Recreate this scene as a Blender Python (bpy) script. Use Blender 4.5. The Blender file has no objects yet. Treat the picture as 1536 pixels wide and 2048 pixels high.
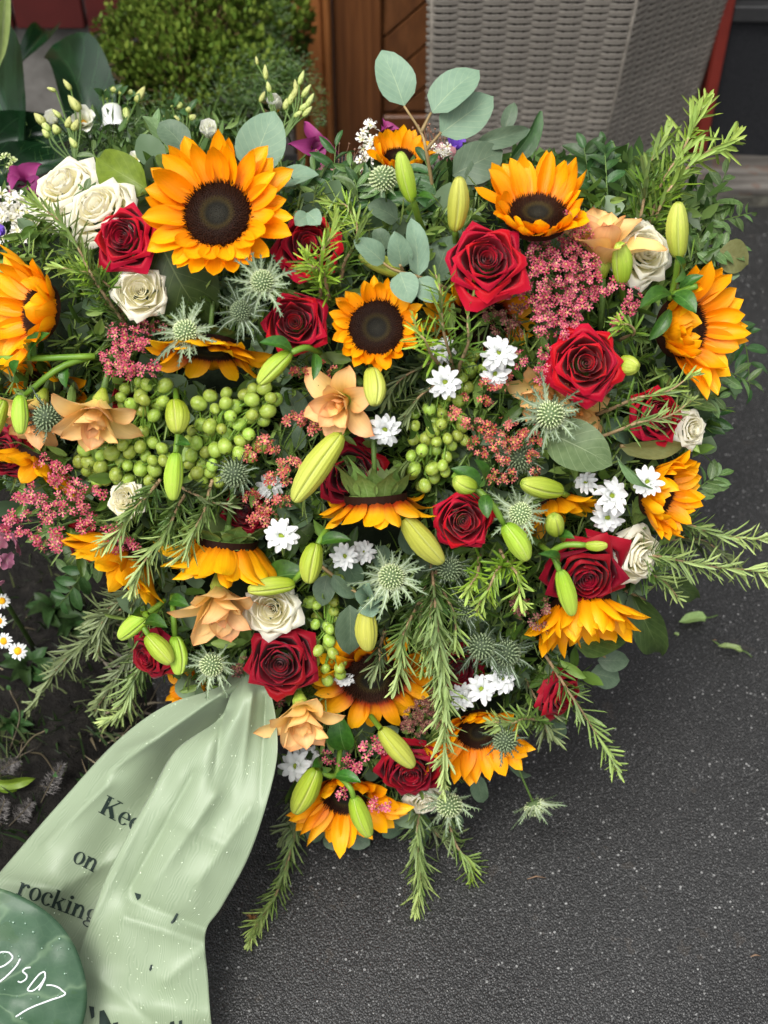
import bpy, math, random
import numpy as np
from mathutils import Vector, Matrix
RNG = random.Random(7)
SC = bpy.context.scene
COL = SC.collection
PI = math.pi

# ------------------------------------------------------------------ camera
CAM_H = 1.35
PITCH = math.radians(45)
F_PX = 2500.0
CAM = Vector((0, 0, CAM_H))
RIGHT = Vector((1, 0, 0))
UPV = Vector((0, math.sin(PITCH), math.cos(PITCH)))
FWD = Vector((0, math.cos(PITCH), -math.sin(PITCH)))
cd = bpy.data.cameras.new('camera')
cam = bpy.data.objects.new('camera', cd)
COL.objects.link(cam)
cam.location = CAM
cam.rotation_euler = (PI / 2 - PITCH, 0, 0)
cd.sensor_fit = 'VERTICAL'
cd.sensor_height = 24.0
cd.lens = 24.0 * F_PX / 2048.0
cd.clip_start = 0.02
cd.clip_end = 100
cd.dof.use_dof = True
cd.dof.focus_distance = 1.27
cd.dof.aperture_fstop = 3.6
SC.camera = cam

# ------------------------------------------------------------------ light: overcast daylight
SUN_EL, SUN_AZ = math.radians(62), math.radians(214)   # azimuth from +Y, clockwise
world = bpy.data.worlds.new('World')
SC.world = world
world.use_nodes = True
wn = world.node_tree
wn.nodes.clear()
sky = wn.nodes.new('ShaderNodeTexSky')
sky.sky_type = 'NISHITA'
sky.sun_disc = False
sky.sun_elevation = SUN_EL
sky.sun_rotation = SUN_AZ
sky.air_density = 1.0
sky.dust_density = 5.0
hsv = wn.nodes.new('ShaderNodeHueSaturation')
hsv.inputs['Saturation'].default_value = 0.18
bg = wn.nodes.new('ShaderNodeBackground')
bg.inputs['Strength'].default_value = 0.15
wo = wn.nodes.new('ShaderNodeOutputWorld')
wn.links.new(sky.outputs[0], hsv.inputs['Color'])
wn.links.new(hsv.outputs[0], bg.inputs['Color'])
wn.links.new(bg.outputs[0], wo.inputs['Surface'])
sl = bpy.data.lights.new('sun', 'SUN')
sl.energy = 1.05
sl.angle = math.radians(30)
sl.color = (1.0, 0.965, 0.9)
sun = bpy.data.objects.new('sun', sl)
COL.objects.link(sun)
sd = Vector((math.sin(SUN_AZ) * math.cos(SUN_EL), math.cos(SUN_AZ) * math.cos(SUN_EL), math.sin(SUN_EL)))
sun.rotation_euler = sd.to_track_quat('Z', 'Y').to_euler()
sun.location = sd * 6
SC.view_settings.view_transform = 'Standard'
SC.view_settings.look = 'None'
SC.view_settings.exposure = 0.72
SC.view_settings.gamma = 1.0
SC.view_settings.use_curve_mapping = False
SC.cycles.max_bounces = 6
SC.cycles.diffuse_bounces = 3
SC.cycles.glossy_bounces = 2
SC.cycles.transmission_bounces = 3
SC.cycles.transparent_max_bounces = 4
SC.cycles.caustics_reflective = False
SC.cycles.caustics_refractive = False

# ------------------------------------------------------------------ places
def P(px, py, d):
    """point seen at (px, py) of the 1536x2048 photo at camera depth d"""
    return CAM + d * (FWD + (px - 768) / F_PX * RIGHT - (py - 1024) / F_PX * UPV)
def D(px, py):
    """depth of the flower dome"""
    base = 1.20 + (py - 250) / 1430.0 * 0.25
    q = ((px - 745) / 780.0) ** 2 + ((py - 900) / 800.0) ** 2
    return base - 0.085 * (1 - min(q, 1.6))
def W(px, py, dd=0.0):
    p = P(px, py, D(px, py) + dd)
    if p.z < 0.012: p = ground(px, py, 0.012)      # hangs down until it lies on the ground
    return p
def ground(px, py, z=0.0):
    r = FWD + (px - 768) / F_PX * RIGHT - (py - 1024) / F_PX * UPV
    return CAM + r * ((z - CAM_H) / r.z)
TOCAM = -FWD
def camdir(n):
    """(right, up, toward the viewer) -> world direction"""
    return (n[0] * RIGHT + n[1] * UPV - n[2] * FWD).normalized()
def pose(loc, n, s, roll=0.0):
    z = camdir(n)
    y = UPV - z * UPV.dot(z)
    if y.length < 0.3:
        y = TOCAM * (-1 if n[1] > 0 else 1)
        y = y - z * y.dot(z)
    y.normalize()
    x = y.cross(z)
    m = Matrix((x, y, z)).transposed().to_4x4()
    m = m @ Matrix.Rotation(roll, 4, 'Z')
    return Matrix.Translation(loc) @ m @ Matrix.Scale(s, 4)
def T(x, y, z): return Matrix.Translation((x, y, z))
def R(a, ax): return Matrix.Rotation(a, 4, ax)
def S3(x, y, z): return Matrix.Diagonal((x, y, z, 1))
def along(a, b, up, w, thick=None):
    """matrix: local Y from a to b (unit length), X scaled w, Z toward up"""
    y = b - a
    L = y.length
    y = y / L
    z = up - y * up.dot(y)
    if z.length < 1e-3: z = y.orthogonal()
    z.normalize()
    x = y.cross(z)
    m = Matrix((x, y, z)).transposed().to_4x4()
    return Matrix.Translation(a) @ m @ S3(w, L, thick or L)

# ------------------------------------------------------------------ mesh building
class MB:
    def __init__(s): s.v = []; s.f = []; s.uv = []
    def add(s, vs, fs, uvs=None, M=None):
        o = len(s.v)
        if M is not None: vs = [M @ Vector(v) for v in vs]
        s.v.extend([tuple(v) for v in vs])
        s.f.extend([tuple(i + o for i in f) for f in fs])
        s.uv.extend(uvs if uvs is not None else [(0.5, 0.5)] * len(vs))
        return s
    def mesh(s, name, m, smooth=True):
        me = bpy.data.meshes.new(name)
        me.from_pydata(s.v, [], s.f)
        if s.uv:
            lay = me.uv_layers.new(name='UVMap')
            li = np.empty(len(me.loops), dtype=np.int32)
            me.loops.foreach_get('vertex_index', li)
            lay.data.foreach_set('uv', np.array(s.uv, dtype=np.float32)[li].ravel())
        if smooth: me.polygons.foreach_set('use_smooth', [True] * len(me.polygons))
        me.materials.append(m)
        return me
def grid(fn, nu, nv, uvf=None):
    """fn(u,v) u in -1..1, v in 0..1"""
    vs, uv, fs = [], [], []
    for j in range(nv + 1):
        for i in range(nu + 1):
            u = -1 + 2 * i / nu; v = j / nv
            vs.append(fn(u, v)); uv.append((u * .5 + .5, v) if uvf is None else uvf(u, v))
    w = nu + 1
    for j in range(nv):
        for i in range(nu):
            fs.append((j * w + i, j * w + i + 1, (j + 1) * w + i + 1, (j + 1) * w + i))
    return vs, fs, uv
def tube(pts, rad, sides=6, cap=True):
    pts = [Vector(p) for p in pts]
    n = len(pts)
    if not hasattr(rad, '__len__'): rad = [rad] * n
    vs, fs, uv = [], [], []
    t0 = (pts[1] - pts[0]).normalized(); x = t0.orthogonal().normalized()
    for i, p in enumerate(pts):
        t = (pts[min(i + 1, n - 1)] - pts[max(i - 1, 0)]).normalized()
        x = (x - t * x.dot(t)).normalized(); y = t.cross(x)
        for k in range(sides):
            a = 2 * PI * k / sides
            vs.append(p + (x * math.cos(a) + y * math.sin(a)) * rad[i]); uv.append((k / sides, i / (n - 1)))
    for i in range(n - 1):
        for k in range(sides):
            k2 = (k + 1) % sides
            fs.append((i * sides + k, i * sides + k2, (i + 1) * sides + k2, (i + 1) * sides + k))
    if cap:
        fs.append(tuple(range(sides))[::-1]); fs.append(tuple((n - 1) * sides + k for k in range(sides)))
    return vs, fs, uv
def lathe(prof, sides=16, rf=None, uvscale=1):
    """prof list of (r,z); rf(angle,t)->radius factor"""
    vs, fs, uv = [], [], []
    n = len(prof)
    for i, (r, z) in enumerate(prof):
        for k in range(sides):
            a = 2 * PI * k / sides
            q = r * (rf(a, i / (n - 1)) if rf else 1)
            vs.append((q * math.cos(a), q * math.sin(a), z)); uv.append((k / sides, i / (n - 1)))
    for i in range(n - 1):
        for k in range(sides):
            k2 = (k + 1) % sides
            fs.append((i * sides + k, i * sides + k2, (i + 1) * sides + k2, (i + 1) * sides + k))
    return vs, fs, uv
def box(x0, x1, y0, y1, z0, z1, bev=0.0):
    b = bev
    if b <= 0:
        vs = [(x, y, z) for x in (x0, x1) for y in (y0, y1) for z in (z0, z1)]
        fs = [(0, 1, 3, 2), (4, 6, 7, 5), (0, 4, 5, 1), (2, 3, 7, 6), (0, 2, 6, 4), (1, 5, 7, 3)]
        return vs, fs
    vs = []; fs = []
    idx = {}
    for sx in (0, 1):
        for sy in (0, 1):
            for sz in (0, 1):
                X, Y, Z = (x0, x1)[sx], (y0, y1)[sy], (z0, z1)[sz]
                dx, dy, dz = b * (1 - 2 * sx), b * (1 - 2 * sy), b * (1 - 2 * sz)
                for ax, c in enumerate(((X, Y + dy, Z + dz), (X + dx, Y, Z + dz), (X + dx, Y + dy, Z))):
                    idx[sx, sy, sz, ax] = len(vs); vs.append(c)
    q = lambda *k: fs.append(tuple(idx[i] for i in k))
    for s in (0, 1):
        q((s,0,0,0),(s,1,0,0),(s,1,1,0),(s,0,1,0)); q((0,s,0,1),(1,s,0,1),(1,s,1,1),(0,s,1,1)); q((0,0,s,2),(1,0,s,2),(1,1,s,2),(0,1,s,2))
    for a in (0, 1):
        for c in (0, 1):
            q((a,c,0,0),(a,c,1,0),(a,c,1,1),(a,c,0,1)); q((a,0,c,0),(a,1,c,0),(a,1,c,2),(a,0,c,2)); q((0,a,c,1),(1,a,c,1),(1,a,c,2),(0,a,c,2))
            for e in (0, 1): q((a,c,e,0),(a,c,e,1),(a,c,e,2))
    return vs, fs
def spline(pts, n):
    """Catmull-Rom through Vectors, n samples"""
    pts = [Vector(p) for p in pts]
    if len(pts) == 2: return [pts[0].lerp(pts[1], i / (n - 1)) for i in range(n)]
    q = [pts[0] * 2 - pts[1]] + pts + [pts[-1] * 2 - pts[-2]]
    m = len(pts) - 1; out = []
    for i in range(n):
        t = i / (n - 1) * m; k = min(int(t), m - 1); t -= k
        a, b, c, d = q[k:k + 4]
        out.append(0.5 * ((2 * b) + (c - a) * t + (2 * a - 5 * b + 4 * c - d) * t * t + (3 * b - a - 3 * c + d) * t ** 3))
    return out

# ------------------------------------------------------------------ objects
def thing(name, label, cat, M=None, group=None, loc=None):
    o = bpy.data.objects.new(name, None)
    COL.objects.link(o)
    if M is not None: o.matrix_basis = M
    elif loc is not None: o.location = loc
    o.empty_display_size = 0.02
    o['label'] = label; o['category'] = cat
    if group: o['group'] = group
    return o
def part(name, me, parent, M=None, kind=None):
    o = bpy.data.objects.new(name, me)
    COL.objects.link(o)
    o.parent = parent
    if M is not None: o.matrix_basis = M
    if kind: o['kind'] = kind
    return o
def rel(root, M):
    """world matrix M in the space of root"""
    return root.matrix_basis.inverted() @ M
def struct(name, me, kind='structure', label=None):
    o = bpy.data.objects.new(name, me); COL.objects.link(o)
    o['kind'] = kind
    if label: o['label'] = label
    return o

# ------------------------------------------------------------------ materials
def lin(c):
    c /= 255.0
    return c / 12.92 if c <= 0.04045 else ((c + 0.055) / 1.055) ** 2.4
def S(r, g, b, k=1.0): return (lin(r) * k, lin(g) * k, lin(b) * k, 1)
class NT:
    def __init__(s, name):
        s.m = bpy.data.materials.new(name); s.m.use_nodes = True
        s.t = s.m.node_tree; s.t.nodes.clear()
        s.out = s.n('ShaderNodeOutputMaterial')
    def n(s, t, **kw):
        x = s.t.nodes.new(t)
        for k, v in kw.items():
            if k.startswith('i_'):
                key = k[2:]; x.inputs[int(key) if key.isdigit() else key].default_value = v
            else: setattr(x, k, v)
        return x
    def l(s, a, b): s.t.links.new(a, b)
    def math(s, op, a, b=None, c=None):
        x = s.n('ShaderNodeMath', operation=op)
        for i, q in enumerate((a, b, c)):
            if q is None: continue
            if isinstance(q, (int, float)): x.inputs[i].default_value = q
            else: s.l(q, x.inputs[i])
        return x.outputs[0]
    def ramp(s, fac, stops, interp='LINEAR'):
        x = s.n('ShaderNodeValToRGB'); cr = x.color_ramp; cr.interpolation = interp
        while len(cr.elements) < len(stops): cr.elements.new(0.5)
        for e, (p, c) in zip(cr.elements, stops): e.position = p; e.color = c if len(c) == 4 else (*c, 1)
        s.l(fac, x.inputs[0]); return x.outputs[0]
    def noise(s, vec, scale, detail=3, rough=0.55, out=0):
        x = s.n('ShaderNodeTexNoise'); x.inputs['Scale'].default_value = scale; x.inputs['Detail'].default_value = detail; x.inputs['Roughness'].default_value = rough
        if vec is not None: s.l(vec, x.inputs['Vector'])
        return x.outputs[out]
    def mapv(s, vec, sx, sy, sz):
        x = s.n('ShaderNodeMapping'); x.inputs['Scale'].default_value = (sx, sy, sz); s.l(vec, x.inputs['Vector']); return x.outputs[0]
    def mix(s, fac, a, b, mode='MIX'):
        x = s.n('ShaderNodeMix', data_type='RGBA', blend_type=mode)
        for k, q in ((0, fac), (6, a), (7, b)):
            if isinstance(q, (int, float)): x.inputs[k].default_value = q
            elif isinstance(q, tuple): x.inputs[k].default_value = q
            else: s.l(q, x.inputs[k])
        return x.outputs[2]
    def val(s, col, v, sat=None, hue=None):
        x = s.n('ShaderNodeHueSaturation'); s.l(col, x.inputs['Color'])
        for k, q in (('Value', v), ('Saturation', sat), ('Hue', hue)):
            if q is None: continue
            if isinstance(q, (int, float)): x.inputs[k].default_value = q
            else: s.l(q, x.inputs[k])
        return x.outputs[0]
    def bump(s, h, strength=0.3, dist=0.002):
        x = s.n('ShaderNodeBump'); x.inputs['Strength'].default_value = strength; x.inputs['Distance'].default_value = dist
        s.l(h, x.inputs['Height']); return x.outputs[0]
    def finish(s, col, rough=0.5, spec=0.4, normal=None, trans=0.0, tcol=None, sheen=0.0, coat=0.0, sss=0.0):
        p = s.n('ShaderNodeBsdfPrincipled')
        if isinstance(col, tuple): p.inputs['Base Color'].default_value = col
        else: s.l(col, p.inputs['Base Color'])
        if isinstance(rough, (int, float)): p.inputs['Roughness'].default_value = rough
        else: s.l(rough, p.inputs['Roughness'])
        if isinstance(spec, (int, float)): p.inputs['Specular IOR Level'].default_value = spec
        else: s.l(spec, p.inputs['Specular IOR Level'])
        if sheen: p.inputs['Sheen Weight'].default_value = sheen; p.inputs['Sheen Roughness'].default_value = 0.4
        if sss: p.inputs['Subsurface Weight'].default_value = sss; p.inputs['Subsurface Radius'].default_value = (1.0, 1.0, 0.4); p.inputs['Subsurface Scale'].default_value = 0.005
        if coat: p.inputs['Coat Weight'].default_value = coat; p.inputs['Coat Roughness'].default_value = 0.12
        if normal is not None: s.l(normal, p.inputs['Normal'])
        if trans > 0:
            t = s.n('ShaderNodeBsdfTranslucent')
            c = tcol if tcol is not None else col
            if isinstance(c, tuple): t.inputs['Color'].default_value = c
            else: s.l(c, t.inputs['Color'])
            x = s.n('ShaderNodeMixShader'); x.inputs[0].default_value = trans
            s.l(p.outputs[0], x.inputs[1]); s.l(t.outputs[0], x.inputs[2]); s.l(x.outputs[0], s.out.inputs[0])
        else: s.l(p.outputs[0], s.out.inputs[0])
        return s.m
    def uv(s):
        x = s.n('ShaderNodeUVMap'); x.uv_map = 'UVMap'; sp = s.n('ShaderNodeSeparateXYZ'); s.l(x.outputs[0], sp.inputs[0])
        return x.outputs[0], sp.outputs[0], sp.outputs[1]
    def rand(s): return s.n('ShaderNodeObjectInfo').outputs['Random']
    def obj(s): return s.n('ShaderNodeTexCoord').outputs['Object']
    def geo(s): return s.n('ShaderNodeNewGeometry')
    def spread(s, r, lo, hi):
        x = s.n('ShaderNodeMapRange'); s.l(r, x.inputs[0]); x.inputs[3].default_value = lo; x.inputs[4].default_value = hi; return x.outputs[0]

def petal_mat(name, stops, streak=(26, 1.2), sdepth=0.25, var=(0.85, 1.1), hue=0.0, rough=0.5, spec=0.3, trans=0.25, sheen=0.0, edge=None, bump=0.25):
    t = NT(name); vec, u, v = t.uv()
    col = t.ramp(v, stops)
    ns = t.noise(t.mapv(vec, streak[0], streak[1], 1), 1.0, 4)
    rnd = t.rand()
    f = t.math('MULTIPLY', t.spread(ns, 1 - sdepth, 1 + sdepth), t.spread(rnd, *var))
    h = t.spread(rnd, 0.5 - hue, 0.5 + hue) if hue else None
    if edge is not None:
        e = t.math('ABSOLUTE', t.math('MULTIPLY_ADD', u, 2, -1))
        m = t.math('MAXIMUM', t.math('POWER', e, 10), t.math('POWER', v, 14))
        col = t.mix(t.math('MULTIPLY', m, edge[1]), col, edge[0])
    col = t.val(col, f, None, h)
    return t.finish(col, rough, spec, t.bump(ns, bump, 0.001), trans, None, sheen)
def leaf_mat(name, c1, c2, back=None, vein=None, rough=0.45, spec=0.4, trans=0.2, var=(0.75, 1.2), hue=0.012, veins=9, mid=0.035, blotch=6):
    t = NT(name); vec, u, v = t.uv()
    ns = t.noise(t.mapv(vec, 1, 1.5, 1), blotch, 5)
    rnd = t.rand()
    col = t.ramp(ns, [(0.3, c1), (0.7, c2)])
    au = t.math('ABSOLUTE', t.math('SUBTRACT', u, 0.5))
    if vein is not None:
        m1 = t.math('LESS_THAN', au, t.math('MULTIPLY', t.math('SUBTRACT', 1.05, v), mid))
        w = t.math('SINE', t.math('MULTIPLY', t.math('SUBTRACT', t.math('MULTIPLY', v, 1.0), t.math('MULTIPLY', au, 0.75)), veins * 2 * PI))
        m2 = t.math('MULTIPLY', t.math('GREATER_THAN', w, 0.965), 0.35)
        col = t.mix(t.math('MAXIMUM', t.math('MULTIPLY', m1, 0.8), m2), col, vein)
    if back is not None:
        col = t.mix(t.geo().outputs['Backfacing'], col, back)
    col = t.val(col, t.spread(rnd, *var), None, t.spread(rnd, 0.5 - hue, 0.5 + hue))
    return t.finish(col, rough, spec, t.bump(ns, 0.2, 0.002), trans)
def simple_mat(name, c1, c2, scale=8, rough=0.6, spec=0.3, bump=0.2, dist=0.002, trans=0.0, var=(0.85, 1.15), coord='obj'):
    t = NT(name); vec = t.obj()
    ns = t.noise(vec, scale, 5)
    col = t.val(t.ramp(ns, [(0.3, c1), (0.72, c2)]), t.spread(t.rand(), *var))
    return t.finish(col, rough, spec, t.bump(ns, bump, dist), trans)
# ------------------------------------------------------------------ plant materials
ORANGE = [(0, S(236, 132, 2)), (0.25, S(248, 152, 2)), (0.6, S(255, 168, 4)), (1, S(255, 182, 12))]
YELLOW = [(0, S(92, 22, 6)), (0.2, S(160, 58, 6)), (0.45, S(234, 150, 6)), (1, S(246, 182, 14))]
m_sun = petal_mat('sunflower_petal', ORANGE, (14, 0.8), 0.16, (0.9, 1.08), 0.008, 0.45, 0.3, 0.22, bump=0.5)
m_sun2 = petal_mat('sunflower_petal_bicolour', YELLOW, (14, 0.8), 0.2, (0.88, 1.08), 0.008, 0.45, 0.3, 0.22, bump=0.5)
m_sun3 = petal_mat('sunflower_petal_yellow', [(0, S(190, 96, 4)), (0.3, S(236, 150, 6)), (1, S(246, 184, 14))], (14, 0.8), 0.2, (0.88, 1.08), 0.008, 0.45, 0.3, 0.22, bump=0.5)
RED = [(0, S(84, 0, 10)), (0.55, S(142, 0, 22)), (0.92, S(178, 0, 30)), (1, S(186, 4, 40))]
m_red = petal_mat('red_rose_petal', RED, (5, 3), 0.12, (0.86, 1.1), 0.004, 0.55, 0.2, 0.12, sheen=0.12, edge=(S(204, 28, 62), 0.6), bump=0.15)
m_dred = petal_mat('shaded_rose_petal', [(0, S(54, 0, 8)), (0.55, S(106, 0, 18)), (1, S(142, 0, 26))], (5, 3), 0.12, (0.85, 1.1), 0.004, 0.55, 0.2, 0.1, sheen=0.12, edge=(S(170, 24, 48), 0.5), bump=0.15)  # darker copy of the red petals, paints shade onto the sheltered roses
m_white = petal_mat('cream_rose_petal', [(0, S(238, 232, 172)), (0.5, S(250, 244, 216)), (1, S(253, 250, 234))], (6, 3), 0.04, (0.95, 1.03), 0.006, 0.5, 0.3, 0.42, bump=0.1)
m_peach = petal_mat('peach_lily_petal', [(0, S(232, 214, 110)), (0.3, S(254, 216, 132)), (0.8, S(255, 212, 146)), (1, S(248, 188, 122))], (12, 1), 0.16, (0.86, 1.06), 0.014, 0.45, 0.35, 0.25, edge=(S(236, 150, 96), 0.5), bump=0.3)
m_daisy = petal_mat('white_daisy_petal', [(0, S(200, 210, 186)), (0.35, S(228, 231, 228)), (1, S(238, 239, 238))], (9, 1), 0.05, (0.93, 1.04), 0.0, 0.5, 0.3, 0.25, bump=0.3)
m_lisi = petal_mat('lisianthus_petal', [(0, S(198, 206, 128)), (0.4, S(238, 240, 214)), (1, S(248, 248, 240))], (9, 1), 0.05, (0.94, 1.04), 0.0, 0.5, 0.3, 0.3)
m_clem = petal_mat('magenta_petal', [(0, S(120, 30, 88)), (1, S(158, 62, 124))], (10, 1), 0.2, (0.85, 1.1), 0.01, 0.5, 0.3, 0.25)
m_viol = petal_mat('violet_petal', [(0, S(120, 80, 190)), (1, S(142, 100, 214))], (8, 2), 0.1, (0.9, 1.1), 0.01, 0.5, 0.3, 0.3)
m_hyd = petal_mat('hydrangea_petal', [(0, S(196, 150, 160)), (0.4, S(178, 104, 136)), (1, S(200, 136, 160))], (8, 3), 0.12, (0.85, 1.1), 0.02, 0.55, 0.25, 0.2)

def disc_mat():
    t = NT('sunflower_disc'); _, u, v = t.uv()
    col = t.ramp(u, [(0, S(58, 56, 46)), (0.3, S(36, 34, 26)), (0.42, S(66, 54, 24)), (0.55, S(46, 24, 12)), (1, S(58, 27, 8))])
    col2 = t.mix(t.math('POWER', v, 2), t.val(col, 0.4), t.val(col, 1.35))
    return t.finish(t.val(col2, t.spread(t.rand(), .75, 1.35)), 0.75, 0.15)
m_disc = disc_mat()
def bud_mat(name, a, b, c):
    t = NT(name); vec, u, v = t.uv()
    ns = t.noise(t.mapv(vec, 60, 1.0, 1), 1.0, 3)
    col = t.ramp(v, [(0, a), (0.25, b), (0.75, c), (1, a)])
    w = t.math('ABSOLUTE', t.math('SINE', t.math('MULTIPLY', u, 3 * PI)))   # three grooves
    col = t.mix(t.math('MULTIPLY', t.math('LESS_THAN', w, 0.14), 0.6), col, S(196, 204, 120))
    col = t.val(col, t.math('MULTIPLY', t.spread(ns, 0.62, 1.32), t.spread(t.rand(), 0.85, 1.1)), None, t.spread(t.rand(), 0.48, 0.512))
    bl = t.noise(t.obj(), 5, 4); col = t.mix(t.math('MULTIPLY', t.math('GREATER_THAN', bl, 0.62), 0.22), col, S(206, 196, 120))
    return t.finish(col, 0.46, 0.35, t.bump(ns, 0.5, 0.0012), 0.1)
m_bud = bud_mat('lily_bud', S(112, 150, 30), S(156, 186, 48), S(184, 204, 84))
m_budp = bud_mat('pale_lily_bud', S(150, 164, 48), S(184, 194, 74), S(196, 204, 96))
m_lstem = simple_mat('lily_stem', S(86, 124, 34), S(120, 152, 52), 30, 0.45, 0.4)
m_lleaf = leaf_mat('lily_leaf', S(44, 88, 26), S(70, 118, 40), S(96, 138, 66), S(110, 150, 80), 0.35, 0.5, 0.2, veins=0.01, mid=0.02)
m_sleaf = leaf_mat('broad_leaf', S(52, 74, 32), S(70, 92, 42), S(104, 124, 74), S(106, 124, 74), 0.45, 0.45, 0.2, veins=7, mid=0.014)
m_pleaf = leaf_mat('veined_leaf', S(92, 118, 74), S(112, 136, 90), S(120, 140, 100), S(150, 170, 128), 0.5, 0.35, 0.2, veins=6, mid=0.016)
m_yleaf = leaf_mat('yellow_green_leaf', S(104, 128, 36), S(126, 150, 46), S(120, 140, 60), S(140, 160, 76), 0.45, 0.4, 0.3, veins=6, mid=0.012)
m_euc = leaf_mat('eucalyptus_leaf', S(112, 140, 116), S(126, 152, 126), S(128, 148, 130), S(158, 174, 138), 0.55, 0.3, 0.15, (0.85, 1.08), 0.01, 7, 0.013, 4)
m_eucd = leaf_mat('dark_eucalyptus_leaf', S(82, 104, 80), S(98, 120, 94), S(104, 122, 104), S(126, 142, 110), 0.5, 0.35, 0.15, (0.8, 1.1), 0.012, 7, 0.013, 4)
m_oleaf = leaf_mat('olive_eucalyptus_leaf', S(108, 110, 62), S(120, 124, 76), S(120, 124, 84), S(140, 130, 86), 0.5, 0.35, 0.15, veins=7, mid=0.013)
m_eucs = simple_mat('eucalyptus_stem', S(128, 110, 74), S(156, 132, 90), 40, 0.6, 0.3)
m_pist = leaf_mat('lentisk_leaf', S(72, 98, 48), S(104, 132, 74), S(128, 150, 100), S(140, 160, 108), 0.4, 0.45, 0.25, (0.7, 1.25), 0.012, 0.01, 0.05)
m_ruscus = leaf_mat('ruscus_leaf', S(46, 78, 36), S(66, 100, 52), S(84, 112, 66), S(98, 126, 78), 0.4, 0.45, 0.2, (0.7, 1.2), 0.012, 0.01, 0.02)
m_glossy = leaf_mat('glossy_dark_leaf', S(14, 38, 18), S(24, 54, 28), S(40, 66, 40), S(44, 74, 44), 0.22, 0.6, 0.1, (0.9, 1.1), 0.0, 5, 0.012, 3)
m_sepal = leaf_mat('sunflower_sepal', S(92, 118, 52), S(120, 144, 76), S(120, 142, 84), S(136, 156, 96), 0.6, 0.25, 0.1, veins=0.01, mid=0.02)
m_gstem = simple_mat('green_stem', S(66, 92, 38), S(92, 116, 54), 40, 0.5, 0.35)
m_wood_stem = simple_mat('rosemary_twig', S(140, 116, 84), S(170, 146, 112), 120, 0.7, 0.2)

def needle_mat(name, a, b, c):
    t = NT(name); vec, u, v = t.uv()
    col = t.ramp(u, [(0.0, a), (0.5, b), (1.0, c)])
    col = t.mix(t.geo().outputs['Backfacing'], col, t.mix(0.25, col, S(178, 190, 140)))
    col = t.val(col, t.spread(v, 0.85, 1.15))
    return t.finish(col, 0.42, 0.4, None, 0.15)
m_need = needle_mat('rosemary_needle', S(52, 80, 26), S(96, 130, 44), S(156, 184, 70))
m_needd = needle_mat('shaded_rosemary_needle', S(38, 52, 26), S(62, 80, 40), S(104, 120, 66))
m_needl = needle_mat('young_rosemary_needle', S(92, 130, 32), S(136, 170, 50), S(182, 204, 84))
m_needg = needle_mat('grey_green_rosemary_needle', S(62, 94, 38), S(122, 150, 74), S(178, 196, 112))
def eryng_mat(name, a, b, c, rough=0.6):
    t = NT(name); vec, u, v = t.uv()
    col = t.ramp(v, [(0, a), (0.5, b), (1, c)])
    e = t.math('ABSOLUTE', t.math('SUBTRACT', u, 0.5))
    col = t.mix(t.math('MULTIPLY', t.math('LESS_THAN', e, 0.08), 0.55), col, S(196, 210, 190))
    return t.finish(t.val(col, t.spread(t.rand(), 0.85, 1.15)), rough, 0.3, None, 0.1)
m_bract = eryng_mat('thistle_bract', S(196, 206, 172), S(128, 144, 108), S(92, 110, 82))
m_bractd = eryng_mat('dark_thistle_bract', S(120, 134, 100), S(80, 96, 68), S(66, 82, 60))
m_cone = eryng_mat('thistle_cone', S(96, 116, 76), S(150, 170, 112), S(222, 230, 184))
m_coned = eryng_mat('dull_thistle_cone', S(64, 78, 54), S(104, 120, 86), S(146, 160, 124))
def statice_mat(name, a, b, c):
    t = NT(name); _, u, v = t.uv()
    col = t.ramp(v, [(0, c), (0.22, c), (0.4, a), (1, b)])
    return t.finish(t.val(col, t.spread(u, 0.72, 1.22), t.spread(u, 1.1, 0.9)), 0.65, 0.2, None, 0.2)
m_stat = statice_mat('pink_statice', S(190, 66, 96), S(206, 108, 128), S(238, 206, 140))
m_stat2 = statice_mat('russet_statice', S(186, 76, 82), S(200, 116, 104), S(240, 206, 110))
m_stat3 = statice_mat('faded_statice', S(120, 66, 66), S(150, 98, 90), S(190, 160, 116))
m_stock = statice_mat('white_stock', S(244, 240, 224), S(248, 246, 238), S(226, 222, 150))
def grape_mat():
    t = NT('green_grape'); o = t.obj()
    ns = t.noise(o, 1.6, 4)
    rnd = t.rand()
    col = t.ramp(ns, [(0.3, S(146, 172, 58)), (0.7, S(180, 204, 104))])
    col = t.val(col, t.spread(rnd, 0.7, 1.12), None, t.spread(rnd, 0.475, 0.512))
    sp = t.noise(o, 14, 2)
    col = t.mix(t.math('MULTIPLY', t.math('GREATER_THAN', sp, 0.68), 0.45), col, S(172, 150, 80))
    sx = t.n('ShaderNodeSeparateXYZ'); t.l(o, sx.inputs[0])
    col = t.mix(t.math('MULTIPLY', t.math('GREATER_THAN', sx.outputs[2], 1.025), 0.9), col, S(70, 60, 30))
    return t.finish(col, t.spread(ns, 0.22, 0.45), 0.45, None, 0.1, None, 0, 0, 0.75)
m_grape = grape_mat()
m_dcent = simple_mat('daisy_centre_green', S(110, 128, 30), S(150, 164, 52), 30, 0.7)
m_ycent = simple_mat('chamomile_centre', S(226, 160, 10), S(240, 188, 24), 30, 0.7)
m_lanth = simple_mat('lily_throat', S(228, 140, 70), S(240, 168, 90), 20)

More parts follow.
